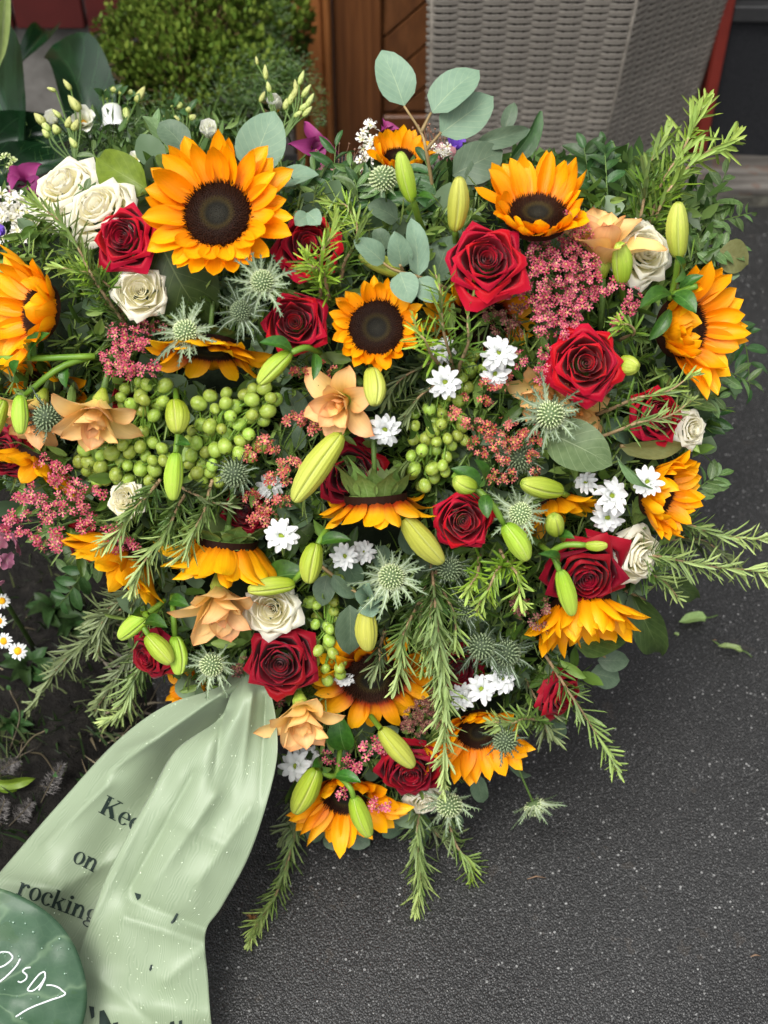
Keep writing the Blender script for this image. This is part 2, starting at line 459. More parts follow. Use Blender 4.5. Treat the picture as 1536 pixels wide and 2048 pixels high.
# ------------------------------------------------------------------ petal shapes
def sun_petal(rng, w=0.44):
    bend = rng.uniform(-0.22, 0.28); tipb = rng.uniform(-0.6, 0.5); tw = rng.uniform(-0.6, 0.6); cup = rng.uniform(0.1, 0.34); side = rng.uniform(-0.1, 0.1); ph = rng.uniform(0, 6)
    pk = rng.uniform(0.75, 0.95)
    def f(u, v):
        hw = w * (0.42 * (1 - v) ** 2 + 1.0 * (4 * v * (1 - v)) ** 0.62) * 0.62
        if v > 0.985: hw = 0.004
        x = u * hw
        z = bend * v * v + tipb * max(0, v - 0.55) ** 2 * 2 + cup * (u * u - 0.3) * hw * 1.5 + 0.022 * math.cos(u * 2.4 * PI) * (1 - v * 0.7) + 0.012 * math.sin(v * 9 + ph + u)
        a = tw * v * v
        return (x * math.cos(a) - z * 0.3 * math.sin(a) + side * v * v, v, z + x * math.sin(a))
    return grid(f, 6, 7)
def mk(name, g, mat): return MB().add(*g).mesh(name, mat)
_r = random.Random(3)
SUNP = {m.name: [mk('petal', sun_petal(_r), m) for _ in range(9)] for m in (m_sun, m_sun2, m_sun3)}

def make_disc(kind):
    b = MB(); rng = random.Random(5)
    prof = [(1.0, -0.30), (0.98, -0.08), (0.9, 0.03), (0.7, 0.1), (0.45, 0.1), (0.25, 0.05), (0.001, 0.02)]
    vs, fs, _ = lathe(prof, 28)
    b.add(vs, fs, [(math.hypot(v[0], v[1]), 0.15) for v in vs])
    N = 620
    for k in range(N):
        r = math.sqrt((k + 0.5) / N) * 0.99; a = k * 2.399963
        x, y = r * math.cos(a), r * math.sin(a)
        z0 = np.interp(r, [0, .25, .45, .7, .9, 1.0], [0.02, .05, .1, .1, .03, -0.08])
        h = np.interp(r, [0, .38, .48, .8, 1.0], [0.03, .03, .05, .12, .17]) * rng.uniform(0.7, 1.25)
        s = np.interp(r, [0, .4, 1.0], [0.022, .024, .028])
        lean = np.interp(r, [0, .5, 1.0], [0, 0.05, 0.10]) * rng.uniform(0.4, 1.6)
        j = rng.uniform(-0.02, 0.02)
        ca, sa = math.cos(a), math.sin(a)
        top = (x + ca * lean - sa * j, y + sa * lean + ca * j, z0 + h)
        vs = [(x + ca * s, y + sa * s, z0), (x - ca * s * .5 - sa * s, y - sa * s * .5 + ca * s, z0), (x - ca * s * .5 + sa * s, y - sa * s * .5 - ca * s, z0), top]
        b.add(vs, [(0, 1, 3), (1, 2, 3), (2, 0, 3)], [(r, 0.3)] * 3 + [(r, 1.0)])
    return b.mesh('disc_florets', m_disc, False)
DISC = make_disc(0)
def sepal_mesh():
    def f(u, v):
        hw = 0.32 * (1 - v) ** 0.8 * (0.6 + 0.8 * math.sin(PI * min(1, v * 1.6)) * (v < .62)) if v < 0.5 else 0.16 * (1 - v) ** 1.3 * 2.2
        return (u * hw, v, -0.10 * math.sin(v * PI) + 0.25 * v * v + 0.12 * u * u * hw)
    return mk('sepal', grid(f, 4, 7), m_sepal)
SEPAL = sepal_mesh()
CALYX = mk('calyx', lathe([(0.10, -0.75), (0.14, -0.55), (0.5, -0.42), (0.85, -0.3), (0.97, -0.12)], 18), m_sepal)
STEMM = mk('stem', tube([(0, 0, 0), (0.01, 0.0, -0.5), (0, 0.01, -1)], [0.05, 0.045, 0.045], 7), m_gstem)

def sunflower(label, px, py, dd, disc_px, n, mat='sunflower_petal', length=1.2, cup=20, var=0, az=180, roll=0.0, n1=19, n2=15, width=1.0, sep=0, curl=None, skip=None, seed=0, dome=1.0, sepel=None, seplen=1.0, extra=()):
    """cup: petal angle above the disc plane (deg); var/az: how much more on the side az (deg, 0 = up in the flower's frame, positive = towards -x)"""
    rng = random.Random(seed * 31 + int(px))
    d = D(px, py) + dd; s = disc_px * d / F_PX
    root = thing('sunflower', label, 'sunflower', pose(P(px, py, d), n, s, roll), 'sunflowers in the heart')
    part('disc_florets', DISC, root, R(rng.uniform(0, 6), 'Z') @ S3(rng.uniform(.96, 1.04), rng.uniform(.96, 1.04), dome * rng.uniform(.7, 1.25)))
    part('calyx', CALYX, root)
    part('stem', STEMM, root, T(0, 0, -0.6) @ S3(1.8, 1.8, 2.2))
    ring = SUNP[mat]
    for rr, (num, z0, de, lf) in enumerate(((n1, -0.16, -4, 1.0), (n2, -0.06, 10, 0.9))):
        off = rng.uniform(0, 1)
        for k in range(num):
            th = 360.0 * (k + off) / num + rng.uniform(-6, 6)
            if skip and rng.random() < skip(th % 360): continue
            c = cup + de + var * (0.5 + 0.5 * math.cos(math.radians(th - az))) ** 1.5 + rng.uniform(-9, 9)
            L = length * lf * rng.uniform(0.86, 1.12)
            if curl: L *= curl(th % 360)
            w = width * length * rng.uniform(0.68, 0.98)
            M = R(math.radians(th), 'Z') @ T(0, 0.9, z0 + rng.uniform(-.03, .03)) @ R(math.radians(c), 'X') @ R(rng.uniform(-.25, .25), 'Y') @ S3(w, L, L)
            part('petal', rng.choice(ring), root, M)
    for (az_, el_, L_, w_) in extra:      # petals folded in over the disc
        part('petal', rng.choice(ring), root, R(math.radians(az_), 'Z') @ T(0, 0.92, .02) @ R(math.radians(el_), 'X') @ R(rng.uniform(-.4, .4), 'Y') @ S3(w_, L_, L_))
    for k in range(sep):
        th = 2 * PI * (k + rng.uniform(-.25, .25)) / sep
        M = R(th, 'Z') @ T(0, 0.62 + 0.14 * (k % 2), -0.36 + 0.03 * (k % 3)) @ R(math.radians((cup * 0.4 - 30 if sepel is None else sepel) + rng.uniform(-16, 16)), 'X') @ S3(1.25, rng.uniform(0.95, 1.25) * seplen, 1.1)
        part('sepal', SEPAL, root, M)
    return root

# ---- roses
def rose_meshes(seed, mat, open_=1.0, dp=0.5, keen=1.0, drop=()):
    rng = random.Random(seed); out = []
    # centre: one tight scroll
    b = MB(); n = 66; vs = []; uv = []; fs = []
    for i in range(n + 1):
        t = i / n; a = t * 2 * PI * 3.1; r = 0.02 + 0.20 * t ** 0.9
        zt = 0.50 - 0.03 * t + 0.02 * math.sin(a * 1.5); wv = 0.016 * math.sin(a * 3 + seed)
        for j, (q, z) in enumerate(((0.7, -0.1), (0.95, 0.25), (1.0, zt - 0.03), (1.05 + 0.05 * t, zt + wv))):
            vs.append((r * q * math.cos(a), r * q * math.sin(a), z)); uv.append((0.5, (0.0, 0.5, 0.88, 1.0)[j]))
    for i in range(n):
        for j in range(3): fs.append((i * 4 + j, i * 4 + j + 1, (i + 1) * 4 + j + 1, (i + 1) * 4 + j))
    b.add(vs, fs, uv); out.append(b.mesh('petal_scroll', mat))
    layers = [(0.26, 3, 76, 0.52, 0.04, 0.15), (0.36, 3, 74, 0.50, 0.07, 0.3), (0.47, 4, 64, 0.46, 0.11, 0.5), (0.60, 4, 62, 0.38, 0.17, 0.75), (0.74, 5, 58, 0.26, 0.22, 0.85), (0.86, 5, 60, 0.10, 0.30, 0.85)]
    layers = [l for i, l in enumerate(layers) if i not in drop]
    a0 = rng.uniform(0, 6)
    for li, (rk, num, half, zr, curl, pt) in enumerate(layers):
        a0 += rng.uniform(0.5, 1.0)
        for k in range(num):
            ac = a0 + 2 * PI * k / num + rng.uniform(-.14, .14)
            rk2 = rk * rng.uniform(0.95, 1.06); zr2 = zr + rng.uniform(-.045, .045); h2 = math.radians(half) * rng.uniform(0.9, 1.08); cu = curl * rng.uniform(0.7, 1.3) * open_; p2 = pt * rng.uniform(0.6, 1.25); skew = rng.uniform(-.25, .25)
            w1, w2 = rng.uniform(0, 6), rng.uniform(0.006, 0.022)
            def f(u, v, ac=ac, rk2=rk2, zr2=zr2, h2=h2, cu=cu, p2=p2, skew=skew, w1=w1, w2=w2):
                uu = u + skew * (1 - u * u) * 0.4
                a = ac + u * h2 * (0.55 + 0.45 * min(1, v * 1.3))
                body = min(1.0, v / 0.72); lip = max(0.0, (v - 0.72) / 0.28)
                rs = max(0.05, rk2 * 0.62)
                r = rs + (rk2 - rs) * (math.sin(body * PI / 2) ** 0.85)
                r *= 1 + 0.05 * u                                # one edge tucked under
                point = max(0, 1 - abs(uu) ** 1.1)
                r += cu * lip ** 1.3 * (0.35 + p2 * point * 0.5)
                # rolled edges leave a straight sided outline with a point in the middle
                da = min(abs(uu) * h2, h2 * .999); Rt, Re = 1.0 + (0.26 if li < 5 else 0.15) * p2, 0.93
                tri = Rt * Re * math.sin(h2) / (Rt * math.sin(da) + Re * math.sin(h2 - da))
                r *= 1 + (tri - 1) * (0.35 + 0.65 * min(1, p2 * 1.6)) * (0.4 * body + 0.6 * lip) * keen
                z = zr2 - dp + dp * body ** 1.1 - (0.06 + 0.05 * p2) * (abs(u) ** 2.2) * body
                z += 0.05 * math.sin(lip * PI) - lip ** 2 * cu * 0.6 * (1.25 - 0.55 * point)
                r += w2 * math.sin(u * 5 + w1) * v
                return (r * math.cos(a), r * math.sin(a), z)
            out.append(mk('petal', grid(f, 10, 8), mat))
    return out
ROSE = {}
for nm, mm in (('red', m_red), ('dark', m_dred), ('white', m_white)):
    ROSE[nm] = [rose_meshes(11 + i + 5 * len(nm), mm, 1.0 if i < 2 else 0.85, 0.5 if nm != 'white' else 0.34, 1.0, ()) for i in range(4)]
ROSEB = mk('calyx', lathe([(0.05, -0.75), (0.16, -0.62), (0.2, -0.5), (0.34, -0.32)], 12), m_gstem)
def rose(label, px, py, dd, r_px, n, colour='red', roll=0.0, var=0, sq=1.0, cat='rose', name='rose', group=None):
    d = D(px, py) + dd; s = r_px * d / F_PX / 1.04
    root = thing(name, label, cat, pose(P(px, py, d), n, s, roll), group or {'red': 'red roses in the heart', 'dark': 'red roses in the heart', 'white': 'cream roses in the heart'}[colour])
    part('calyx', ROSEB, root); part('stem', STEMM, root, T(0, 0, -0.7) @ S3(1.2, 1.2, 1.4))
    for i, me in enumerate(ROSE[colour][var % 4]):
        part('petal_scroll' if i == 0 else 'petal', me, root, S3(1, 1, sq))
    return root

# ---- double lily
def lily_petal(w, rec, cup, seed, length=1.0):
    """a blunt, hollow petal whose centre line arcs outwards"""
    rng = random.Random(seed); tw = rng.uniform(-.15, .15); ph = rng.uniform(0, 6); sk = rng.uniform(-.08, .08)
    N = 24; line = [(0.0, 0.0)]
    for i in range(N):
        v = (i + .5) / N; a = 0.22 - rec * v ** 1.7 - 0.22 * math.sin(v * PI)
        line.append((line[-1][0] + math.cos(a) / N, line[-1][1] + math.sin(a) / N))
    def f(u, v):
        k = min(N - 1, int(v * N)); t = v * N - k
        y = line[k][0] + (line[k + 1][0] - line[k][0]) * t; z = line[k][1] + (line[k + 1][1] - line[k][1]) * t
        if v < 0.55: hw = 0.34 + 0.66 * math.sin(v / 0.55 * PI / 2)
        else: hw = math.sqrt(max(0.0, 1 - ((v - 0.55) / 0.452) ** 2)) * (1 - 0.06 * ((v - .55) / .45))
        hw = max(hw, 0.06) * w * 0.5
        if v > 0.985: y += 0.03 * (1 - abs(u))
        x = u * hw
        z += cup * u * u * hw * (1 - .35 * v) - 0.03 * math.exp(-(u * 3.5) ** 2) * (1 - v * .7) + 0.034 * math.sin(v * 11 + ph + 2 * u) * u * u * v
        return (x + sk * v * v, y, z + tw * x * v)
    return mk('petal', grid(f, 8, 10), m_peach)
LILP = {'out': [lily_petal(0.57, 0.50 + .24 * i, 0.6, i) for i in range(4)], 'mid': [lily_petal(0.56, 0.25 + .12 * i, 0.8, 20 + i) for i in range(3)], 'in': [lily_petal(0.46, 0.05 + .1 * i, 0.9, 10 + i) for i in range(3)]}
LILC = mk('throat', lathe([(0.05, -0.12), (0.12, 0.05), (0.10, 0.3), (0.05, 0.5), (0.001, 0.54)], 8), m_lanth)
LILB = mk('base', lathe([(0.06, -0.34), (0.10, -0.25), (0.16, -0.1), (0.13, 0.05)], 10), m_bud)
def lily(label, px, py, dd, r_px, n, roll=0.0, open_=1.0, seed=0):
    rng = random.Random(seed + 100)
    d = D(px, py) + dd; s = r_px * d / F_PX
    root = thing('peach_lily', label, 'lily', pose(P(px, py, d), n, s, roll), 'double peach lilies in the heart')
    part('throat', LILC, root, T(0, 0, -.05)); part('base', LILB, root)
    part('stem', STEMM, root, T(0, 0, -0.3) @ S3(1.3, 1.3, 1.0))
    for ring, num, e0, e1, l0, r0, z0 in (('out', 6, 53, 13, 1.0, .10, -.06), ('mid', 5, 66, 9, .86, .09, .0), ('in', 4, 80, 6, .66, .05, .03)):
        off = rng.uniform(0, 60)
        for k in range(num):
            th = 360 / num * k + off + rng.uniform(-11, 11)
            el = e0 - 26 * (open_ - .4) * (1 if ring == 'out' else .5) + rng.uniform(-e1, e1) - (16 if ring == 'out' and k % 3 == 0 else 0)
            q = l0 * rng.uniform(.92, 1.06)
            part('petal', rng.choice(LILP[ring]), root, R(math.radians(th), 'Z') @ T(0, r0, z0) @ R(math.radians(el), 'X') @ R(rng.uniform(-.12, .12), 'Y') @ S3(q * 1.08, q, q))
    return root

# ---- lily buds
def bud_mesh(mat, bend=0.0, slim=1.0):
    prof = [(0.12, 0), (0.24, 0.03), (0.36, 0.12), (0.44, 0.28), (0.49, 0.45), (0.48, 0.6), (0.41, 0.76), (0.30, 0.89), (0.21, 0.955), (0.11, 0.985), (0.001, 0.975)]
    def rf(a, t):
        w = abs(math.sin(a * 1.5))
        return 1.05 - 0.23 * math.exp(-(w * 5) ** 2) - 0.05 * math.exp(-((1 - w) * 9) ** 2) - 0.022 * math.cos(a * 15) * (0.3 + 0.7 * math.sin(t * PI))
    b = MB(); vs, fs, uv = lathe(prof, 60, rf)
    b.add([(x * slim + bend * math.sin(z * PI) + bend * z * .5, z, y * slim) for x, y, z in vs], [f[::-1] for f in fs], uv)
    return b.mesh('bud', mat)
BUD = {k: [bud_mesh(m, bd, sl) for bd, sl in ((.06, .92), (-.08, 1.0), (.02, .86), (-.03, .95))] for k, m in (('g', m_bud), ('p', m_budp))}
def llf(w=0.5):
    def f(u, v):
        hw = 0.5 * math.sin(PI * min(0.97, v * 0.9 + 0.07)) ** 0.8 * (1 if v < 0.97 else 0.2)
        return (u * hw, v, 0.14 * math.sin(v * PI) + 0.22 * u * u * hw - 0.08 * v * v)
    return mk('leaf', grid(f, 4, 7), m_lleaf)
LLEAF = llf()
def lily_spray(label, stems, buds, leaves=(), group='lily bud stems in the heart'):
    """stems: list of px polylines [(px,py,dd)..]; buds: (bx,by,bdd, tx,ty,tdd, w_px, kind); leaves: (bx,by,bdd, tx,ty,tdd, w_px)"""
    bx = buds[0]
    root = thing('lily_bud_stem', label, 'lily buds', None, group, W(*bx[:3]))
    for st in stems:
        pts = spline([W(*q) for q in st], 8)
        b = MB().add(*tube([p - root.location for p in pts], [0.0032] * 7 + [0.0026], 7))
        part('stem', b.mesh('stem', m_lstem), root)
    for (x0, y0, d0, x1, y1, d1, w, kd) in buds:
        a, c = W(x0, y0, d0), W(x1, y1, d1)
        wm = w * (.94 if kd == 'g' else .88) * D(x0, y0) / F_PX
        up = (TOCAM + RIGHT * RNG.uniform(-.8, .8)).normalized()
        part('bud', RNG.choice(BUD[kd]), root, rel(root, along(a, c, up, wm, wm)))
    for (x0, y0, d0, x1, y1, d1, w) in leaves:
        a, c = W(x0, y0, d0), W(x1, y1, d1)
        wm = w * D(x0, y0) / F_PX
        part('leaf', LLEAF, root, rel(root, along(a, c, (TOCAM + UPV * 0.5 + RIGHT * RNG.uniform(-.5, .5)).normalized(), wm)))
    return root

# ---- leaves of other kinds
def ovate(name, mat, wide=0.42, tip=1.0, wave=0.02, arch=0.1, keel=0.12, seed=0, nu=6, nv=8, base=0.12):
    rng = random.Random(seed); ph = rng.uniform(0, 6); tw = rng.uniform(-.25, .25)
    def f(u, v):
        hw = 0.5 * (math.sin(PI * v ** wide) ** 0.62 if 0 < v < 1 else 0.0)
        hw = max(hw, 0.012 if v > 0.5 else 0.015)
        if tip < 1 and v > 0.8: hw *= 1 - (1 - tip) * ((v - 0.8) / 0.2)
        x = u * hw
        return (x, v, arch * math.sin(v * PI) + keel * abs(u) * hw * 2 * .5 + wave * math.sin(v * 8 + ph) * u + tw * x * v)
    return mk(name, grid(f, nu, nv), mat)
EUC = [ovate('leaf', m_euc, 0.8, 1, 0.03, 0.08, 0.12, i) for i in range(4)]
EUCD = [ovate('leaf', m_eucd, 0.8, 1, 0.03, 0.1, 0.14, i) for i in range(4)]
OLV = [ovate('leaf', m_oleaf, 0.8, 1, 0.03, 0.06, 0.1, 9)]
BROAD = [ovate('leaf', m_sleaf, 0.7, 0.6, 0.05, 0.12, 0.2, 5, 8, 10)]
VEIN = [ovate('leaf', m_pleaf, 0.72, 0.8, 0.05, 0.1, 0.16, 6, 8, 10)]
YEL = [ovate('leaf', m_yleaf, 0.72, 0.7, 0.06, 0.12, 0.2, 7, 8, 10)]
GLOSS = [ovate('leaf', m_glossy, 0.72, 0.7, 0.05, 0.14, 0.3, 8, 8, 12)]
PIST = [ovate('leaflet', m_pist, 0.9, 0.8, 0.02, 0.05, 0.2, i, 2, 5) for i in range(3)]
RUSC = [ovate('leaf', m_ruscus, 0.8, 0.4, 0.03, 0.08, 0.2, i, 4, 6) for i in range(3)]
LEAFS = {'euc': EUC, 'eucd': EUCD, 'olive': OLV, 'broad': BROAD, 'vein': VEIN, 'yellow': YEL, 'gloss': GLOSS, 'pist': PIST, 'rusc': RUSC}
def branch(name, label, cat, stems, leaves, kind, stem_mat=None, group=None, rad=0.0016, depth=W, lname='leaf'):
    """stems: px polylines; leaves: (bx,by,bdd, tx,ty,tdd, w_px[, tilt])"""
    q0 = stems[0][0] if stems else leaves[0][:3]
    root = thing(name, label, cat, None, group, depth(*q0))
    for st in stems:
        pts = spline([depth(*q) for q in st], max(6, 3 * len(st)))
        n = len(pts)
        b = MB().add(*tube([p - root.location for p in pts], [rad * (1.25 - 0.6 * i / n) for i in range(n)], 6))
        part('stem', b.mesh('stem', stem_mat or m_eucs), root)
    for lf in leaves:
        x0, y0, d0, x1, y1, d1, w = lf[:7]
        tilt = lf[7] if len(lf) > 7 else RNG.uniform(-.5, .5)
        kd = lf[8] if len(lf) > 8 else kind
        a, c = depth(x0, y0, d0), depth(x1, y1, d1)
        wm = w * (a - CAM).dot(FWD) / F_PX
        ax = (c - a).normalized()
        up = Matrix.Rotation(tilt, 3, ax) @ (TOCAM + UPV * 0.15)
        part(lname, RNG.choice(LEAFS[kd]), root, rel(root, along(a, c, up.normalized(), wm)))
    return root
def pinnate(name, label, cat, line, n, lpx, wpx, kind='pist', group=None, ang=55, depth=W, stem_mat=None, lname='leaflet'):
    """a twig with leaflets in pairs along it"""
    pts = spline([depth(*q) for q in line], 24)
    lv = []
    root = thing(name, label, cat, None, group, pts[0])
    root_l = pts[0]
    b = MB().add(*tube([p - root_l for p in pts], [0.0011 - 0.0005 * i / 24 for i in range(24)], 5))
    part('stem', b.mesh('stem', stem_mat or m_gstem), root)
    dep = (pts[0] - CAM).dot(FWD); L = lpx * dep / F_PX; wd = wpx * dep / F_PX
    for k in range(n):
        t = 0.18 + 0.8 * k / max(1, n - 1); i = min(22, int(t * 23)); p = pts[i].lerp(pts[i + 1], t * 23 - i)
        tan = (pts[i + 1] - pts[i]).normalized(); sidev = tan.cross(TOCAM).normalized()
        s = 1 if k % 2 else -1
        a = math.radians(ang + RNG.uniform(-14, 14)) * (0.25 if k == n - 1 else 1)
        dr = (tan * math.cos(a) + sidev * s * math.sin(a) + TOCAM * RNG.uniform(-.35, .45)).normalized()
        up = (TOCAM + UPV * .3 + Vector([RNG.uniform(-.7, .7) for _ in range(3)])).normalized()
        sc = (0.75 + 0.5 * math.sin(PI * min(1, t))) * RNG.uniform(0.75, 1.1)
        part(lname, RNG.choice(LEAFS[kind]), root, rel(root, along(p, p + dr * L * sc, up, wd * sc)))
    return root

# ---- rosemary
def needle(b, p, dr, up, L, w, uu):
    x = dr.cross(up).normalized(); z = x.cross(dr)
    bd = RNG.uniform(-.10, .16); sw = x * RNG.uniform(-.1, .1) * L; q1 = p + dr * L * 0.45 + z * L * bd * .6 + sw * .3; q2 = p + dr * L * 0.85 + z * L * bd + sw; q3 = p + dr * L + z * bd * .8 * L + sw * 1.4
    h = w * 0.5; k = z * h * 0.7
    vs = [p - x * h * .6, p + k * .3, p + x * h * .6, q1 - x * h, q1 + k, q1 + x * h, q2 - x * h * .8, q2 + k * .8, q2 + x * h * .8, q3]
    b.add(vs, [(0, 1, 4, 3), (1, 2, 5, 4), (3, 4, 7, 6), (4, 5, 8, 7), (6, 7, 9), (7, 8, 9)], [(uu, RNG.random())] * 10)
def rosemary(label, line, mat=None, npx=52, wpx=5.2, dens=1.0, group='rosemary sprigs in the heart', depth=W, tips=0.3, ang=52, stem=0.0017, name='rosemary_sprig'):
    pts0 = [depth(*q) for q in line]
    ln = sum((b - a).length for a, b in zip(pts0, pts0[1:]))
    n = max(10, int(ln / 0.0031 * dens))
    pts = spline(pts0, n + 1)
    ph1, ph2 = RNG.uniform(0, 6), RNG.uniform(0, 6)
    pts = [p + RIGHT * .0035 * math.sin(i / n * 8 + ph1) * (i / n) + UPV * .003 * math.sin(i / n * 10 + ph2) * (i / n) for i, p in enumerate(pts)]
    root = thing(name, label, 'rosemary', None, group, pts[0]); o = pts[0]
    b = MB().add(*tube([p - o for p in pts], [stem * (1.2 - 0.85 * i / n) for i in range(n + 1)], 6))
    part('stem', b.mesh('stem', m_wood_stem), root)
    dep = (pts[0] - CAM).dot(FWD); L0 = npx * dep / F_PX; w0 = wpx * dep / F_PX
    nb = MB()
    for i in range(1, n + 1):
        t = i / n; tan = (pts[i] - pts[i - 1]).normalized()
        x = tan.orthogonal().normalized(); base = i * 1.9
        for k in range(3 if i % 2 else 2):
            if RNG.random() < .05: continue
            a = base + k * PI * (1 if i % 2 == 0 else 0.667) + RNG.uniform(-.8, .8)
            rad = Matrix.Rotation(a, 3, tan) @ x
            q = math.radians(ang - 26 * max(0, t - 0.75) * 4 * .6 + RNG.uniform(-26, 26))
            dr = (tan * math.cos(q) + rad * math.sin(q)).normalized()
            L = L0 * (1 - 0.55 * max(0, t - 0.8) / 0.2) * RNG.choice((1, 1, 1, 1, .6)) * RNG.uniform(0.65, 1.15)
            up = (rad * -math.cos(q) + tan * math.sin(q) + Vector([RNG.uniform(-.3, .3) for _ in range(3)])).normalized()
            needle(nb, pts[i] - o, dr, up, L, w0 * RNG.uniform(0.8, 1.15), min(1, max(0, 0.15 + t * (0.55 + tips) - 0.1 + RNG.uniform(-.22, .22))))
    part('needles', nb.mesh('needles', mat or m_need), root, kind='stuff')
    return root

# ---- sea holly thistle
def bract_mesh(mat, seed):
    rng = random.Random(seed); b = MB(); n = 7
    mid = [(0.02 * math.sin(i * 1.3 + seed), i / n, 0.10 * (i / n) ** 2 + 0.05 * math.sin(i / n * PI)) for i in range(n + 1)]
    vs, uv, fs = [], [], []
    for i, (x, y, z) in enumerate(mid):
        w = 0.085 * (1 - y) ** 0.7 + 0.003
        vs += [(x - w, y, z + .02), (x, y, z), (x + w, y, z + .02)]; uv += [(0.2, y), (0.5, y), (0.8, y)]
    for i in range(n):
        a = i * 3; fs += [(a, a + 1, a + 4, a + 3), (a + 1, a + 2, a + 5, a + 4)]
    b.add(vs, fs, uv)
    for i in range(1, n):
        for s in (-1, 1):
            x, y, z = mid[i]; L = 0.20 * math.sin(PI * (0.2 + 0.72 * y)) * rng.uniform(0.4, 1.25); w = 0.06 * (1 - y) + .012
            a = math.radians(rng.uniform(24, 44))
            tip = (x + s * (w + L * math.sin(a)), y + L * math.cos(a), z + rng.uniform(.02, .14))
            b.add([(x + s * w * .6, y - .045, z + .02), (x + s * w * .6, y + .05, z + .02), tip, (x + s * (w + L * .45 * math.sin(a)) , y + L * .2 * math.cos(a), z + .035)], [(0, 3, 1), (3, 2, 1)], [(0.35, y), (0.35, y), (0.1, min(1, y + .3)), (.2, y)])
    return b.mesh('bract', mat)
BRACT = {'l': [bract_mesh(m_bract, i) for i in range(4)], 'd': [bract_mesh(m_bractd, i + 9) for i in range(4)]}
def cone_mesh(mat):
    b = MB(); N = 120
    vs, fs, uv = lathe([(0.001, -0.1), (0.7, 0.05), (0.98, 0.45), (1.0, 0.75), (0.86, 1.15), (0.55, 1.45), (0.2, 1.58), (0.001, 1.6)], 16)
    b.add(vs, fs, [(0.2, 0.0)] * len(vs))
    for k in range(N):
        t = (k + .5) / N; zz = 1.6 - 1.5 * t; r = float(np.interp(zz, [-.1, .05, .45, .75, 1.15, 1.45, 1.58, 1.6], [0, .7, .98, 1.0, .86, .55, .2, 0])); a = k * 2.399963
        nrm = Vector((math.cos(a) * min(1, r + .1), math.sin(a) * min(1, r + .1), (zz - 0.6) * 0.9)).normalized()
        p = Vector((r * math.cos(a), r * math.sin(a), zz)); x = nrm.orthogonal().normalized(); y = nrm.cross(x); s = 0.105; h = 0.26
        b.add([p + x * s, p + y * s, p - x * s, p - y * s, p + nrm * h + x * s * .5, p + nrm * h + y * s * .5, p + nrm * h - x * s * .5, p + nrm * h - y * s * .5], [(0, 1, 5, 4), (1, 2, 6, 5), (2, 3, 7, 6), (3, 0, 4, 7), (4, 5, 6, 7)], [(.3, .35)] * 4 + [(.3, 1)] * 4)
    return b.mesh('cone', mat)
CONE = {'l': cone_mesh(m_cone), 'd': cone_mesh(m_coned)}
THS = mk('stem', tube([(0, 0, 0), (0.02, 0, -0.6), (0, 0.03, -1.2)], 0.035, 6), m_gstem)
def thistle(label, px, py, dd, r_px, n, kind='l', roll=0.0, nb=19, cone=0.27, el=18, seed=0, tall=1.0, stem=1.0):
    rng = random.Random(seed + int(px * 3 + py))
    d = D(px, py) + dd; s = r_px * d / F_PX
    root = thing('sea_holly', label, 'sea holly', pose(P(px, py, d), n, s, roll), 'sea holly thistles in the heart')
    part('cone', CONE[kind], root, S3(cone, cone, cone * 0.85 * tall))
    part('stem', THS, root, S3(1, 1, stem))
    for k in range(nb):
        th = 2 * PI * (k + rng.uniform(-.3, .3)) / nb
        L = rng.uniform(0.62, 1.16) * (1 if k % 2 else 0.72)
        part('bract', rng.choice(BRACT[kind]), root, R(th, 'Z') @ T(0, cone * .5, 0.02) @ R(math.radians(el + rng.uniform(-14, 22)), 'X') @ R(rng.uniform(-.5, .5), 'Y') @ S3(rng.uniform(.6, .95), L, L))
    return root

# ---- daisies
def dpet(seed, w=0.34):
    rng = random.Random(seed); c = rng.uniform(.02, .16); q = rng.uniform(.1, .5)
    def f(u, v):
        hw = w * 0.5 * (0.35 + 0.75 * math.sin(PI * (0.08 + 0.80 * v)) ** 0.9) * (1 if v < 0.9 else 0.75)
        return (u * hw, v - 0.06 * u * u * (v > .9), c * math.sin(v * PI) - 0.12 * v * v + q * u * u * hw)
    return mk('petal', grid(f, 4, 5), m_daisy)
DPET = [dpet(i) for i in range(5)]
def bumpball(mat, name, n=60, flat=0.6):
    b = MB(); vs, fs, uv = lathe([(1, 0), (.9, flat * .5), (.6, flat * .85), (.2, flat), (.001, flat)], 12); b.add(vs, fs, uv)
    for k in range(n):
        r = math.sqrt((k + .5) / n) * .98; a = k * 2.399963; z = flat * math.sqrt(max(0, 1 - r * r * .96)); s = .09
        p = Vector((r * math.cos(a), r * math.sin(a), z))
        b.add([p + Vector((s, 0, -.03)), p + Vector((0, s, -.03)), p + Vector((-s, 0, -.03)), p + Vector((0, -s, -.03)), p + Vector((0, 0, .13))], [(0, 1, 4), (1, 2, 4), (2, 3, 4), (3, 0, 4)])
    return b.mesh(name, mat)
DCEN = bumpball(m_dcent, 'centre'); YCEN = bumpball(m_ycent, 'centre', 80, 0.8)
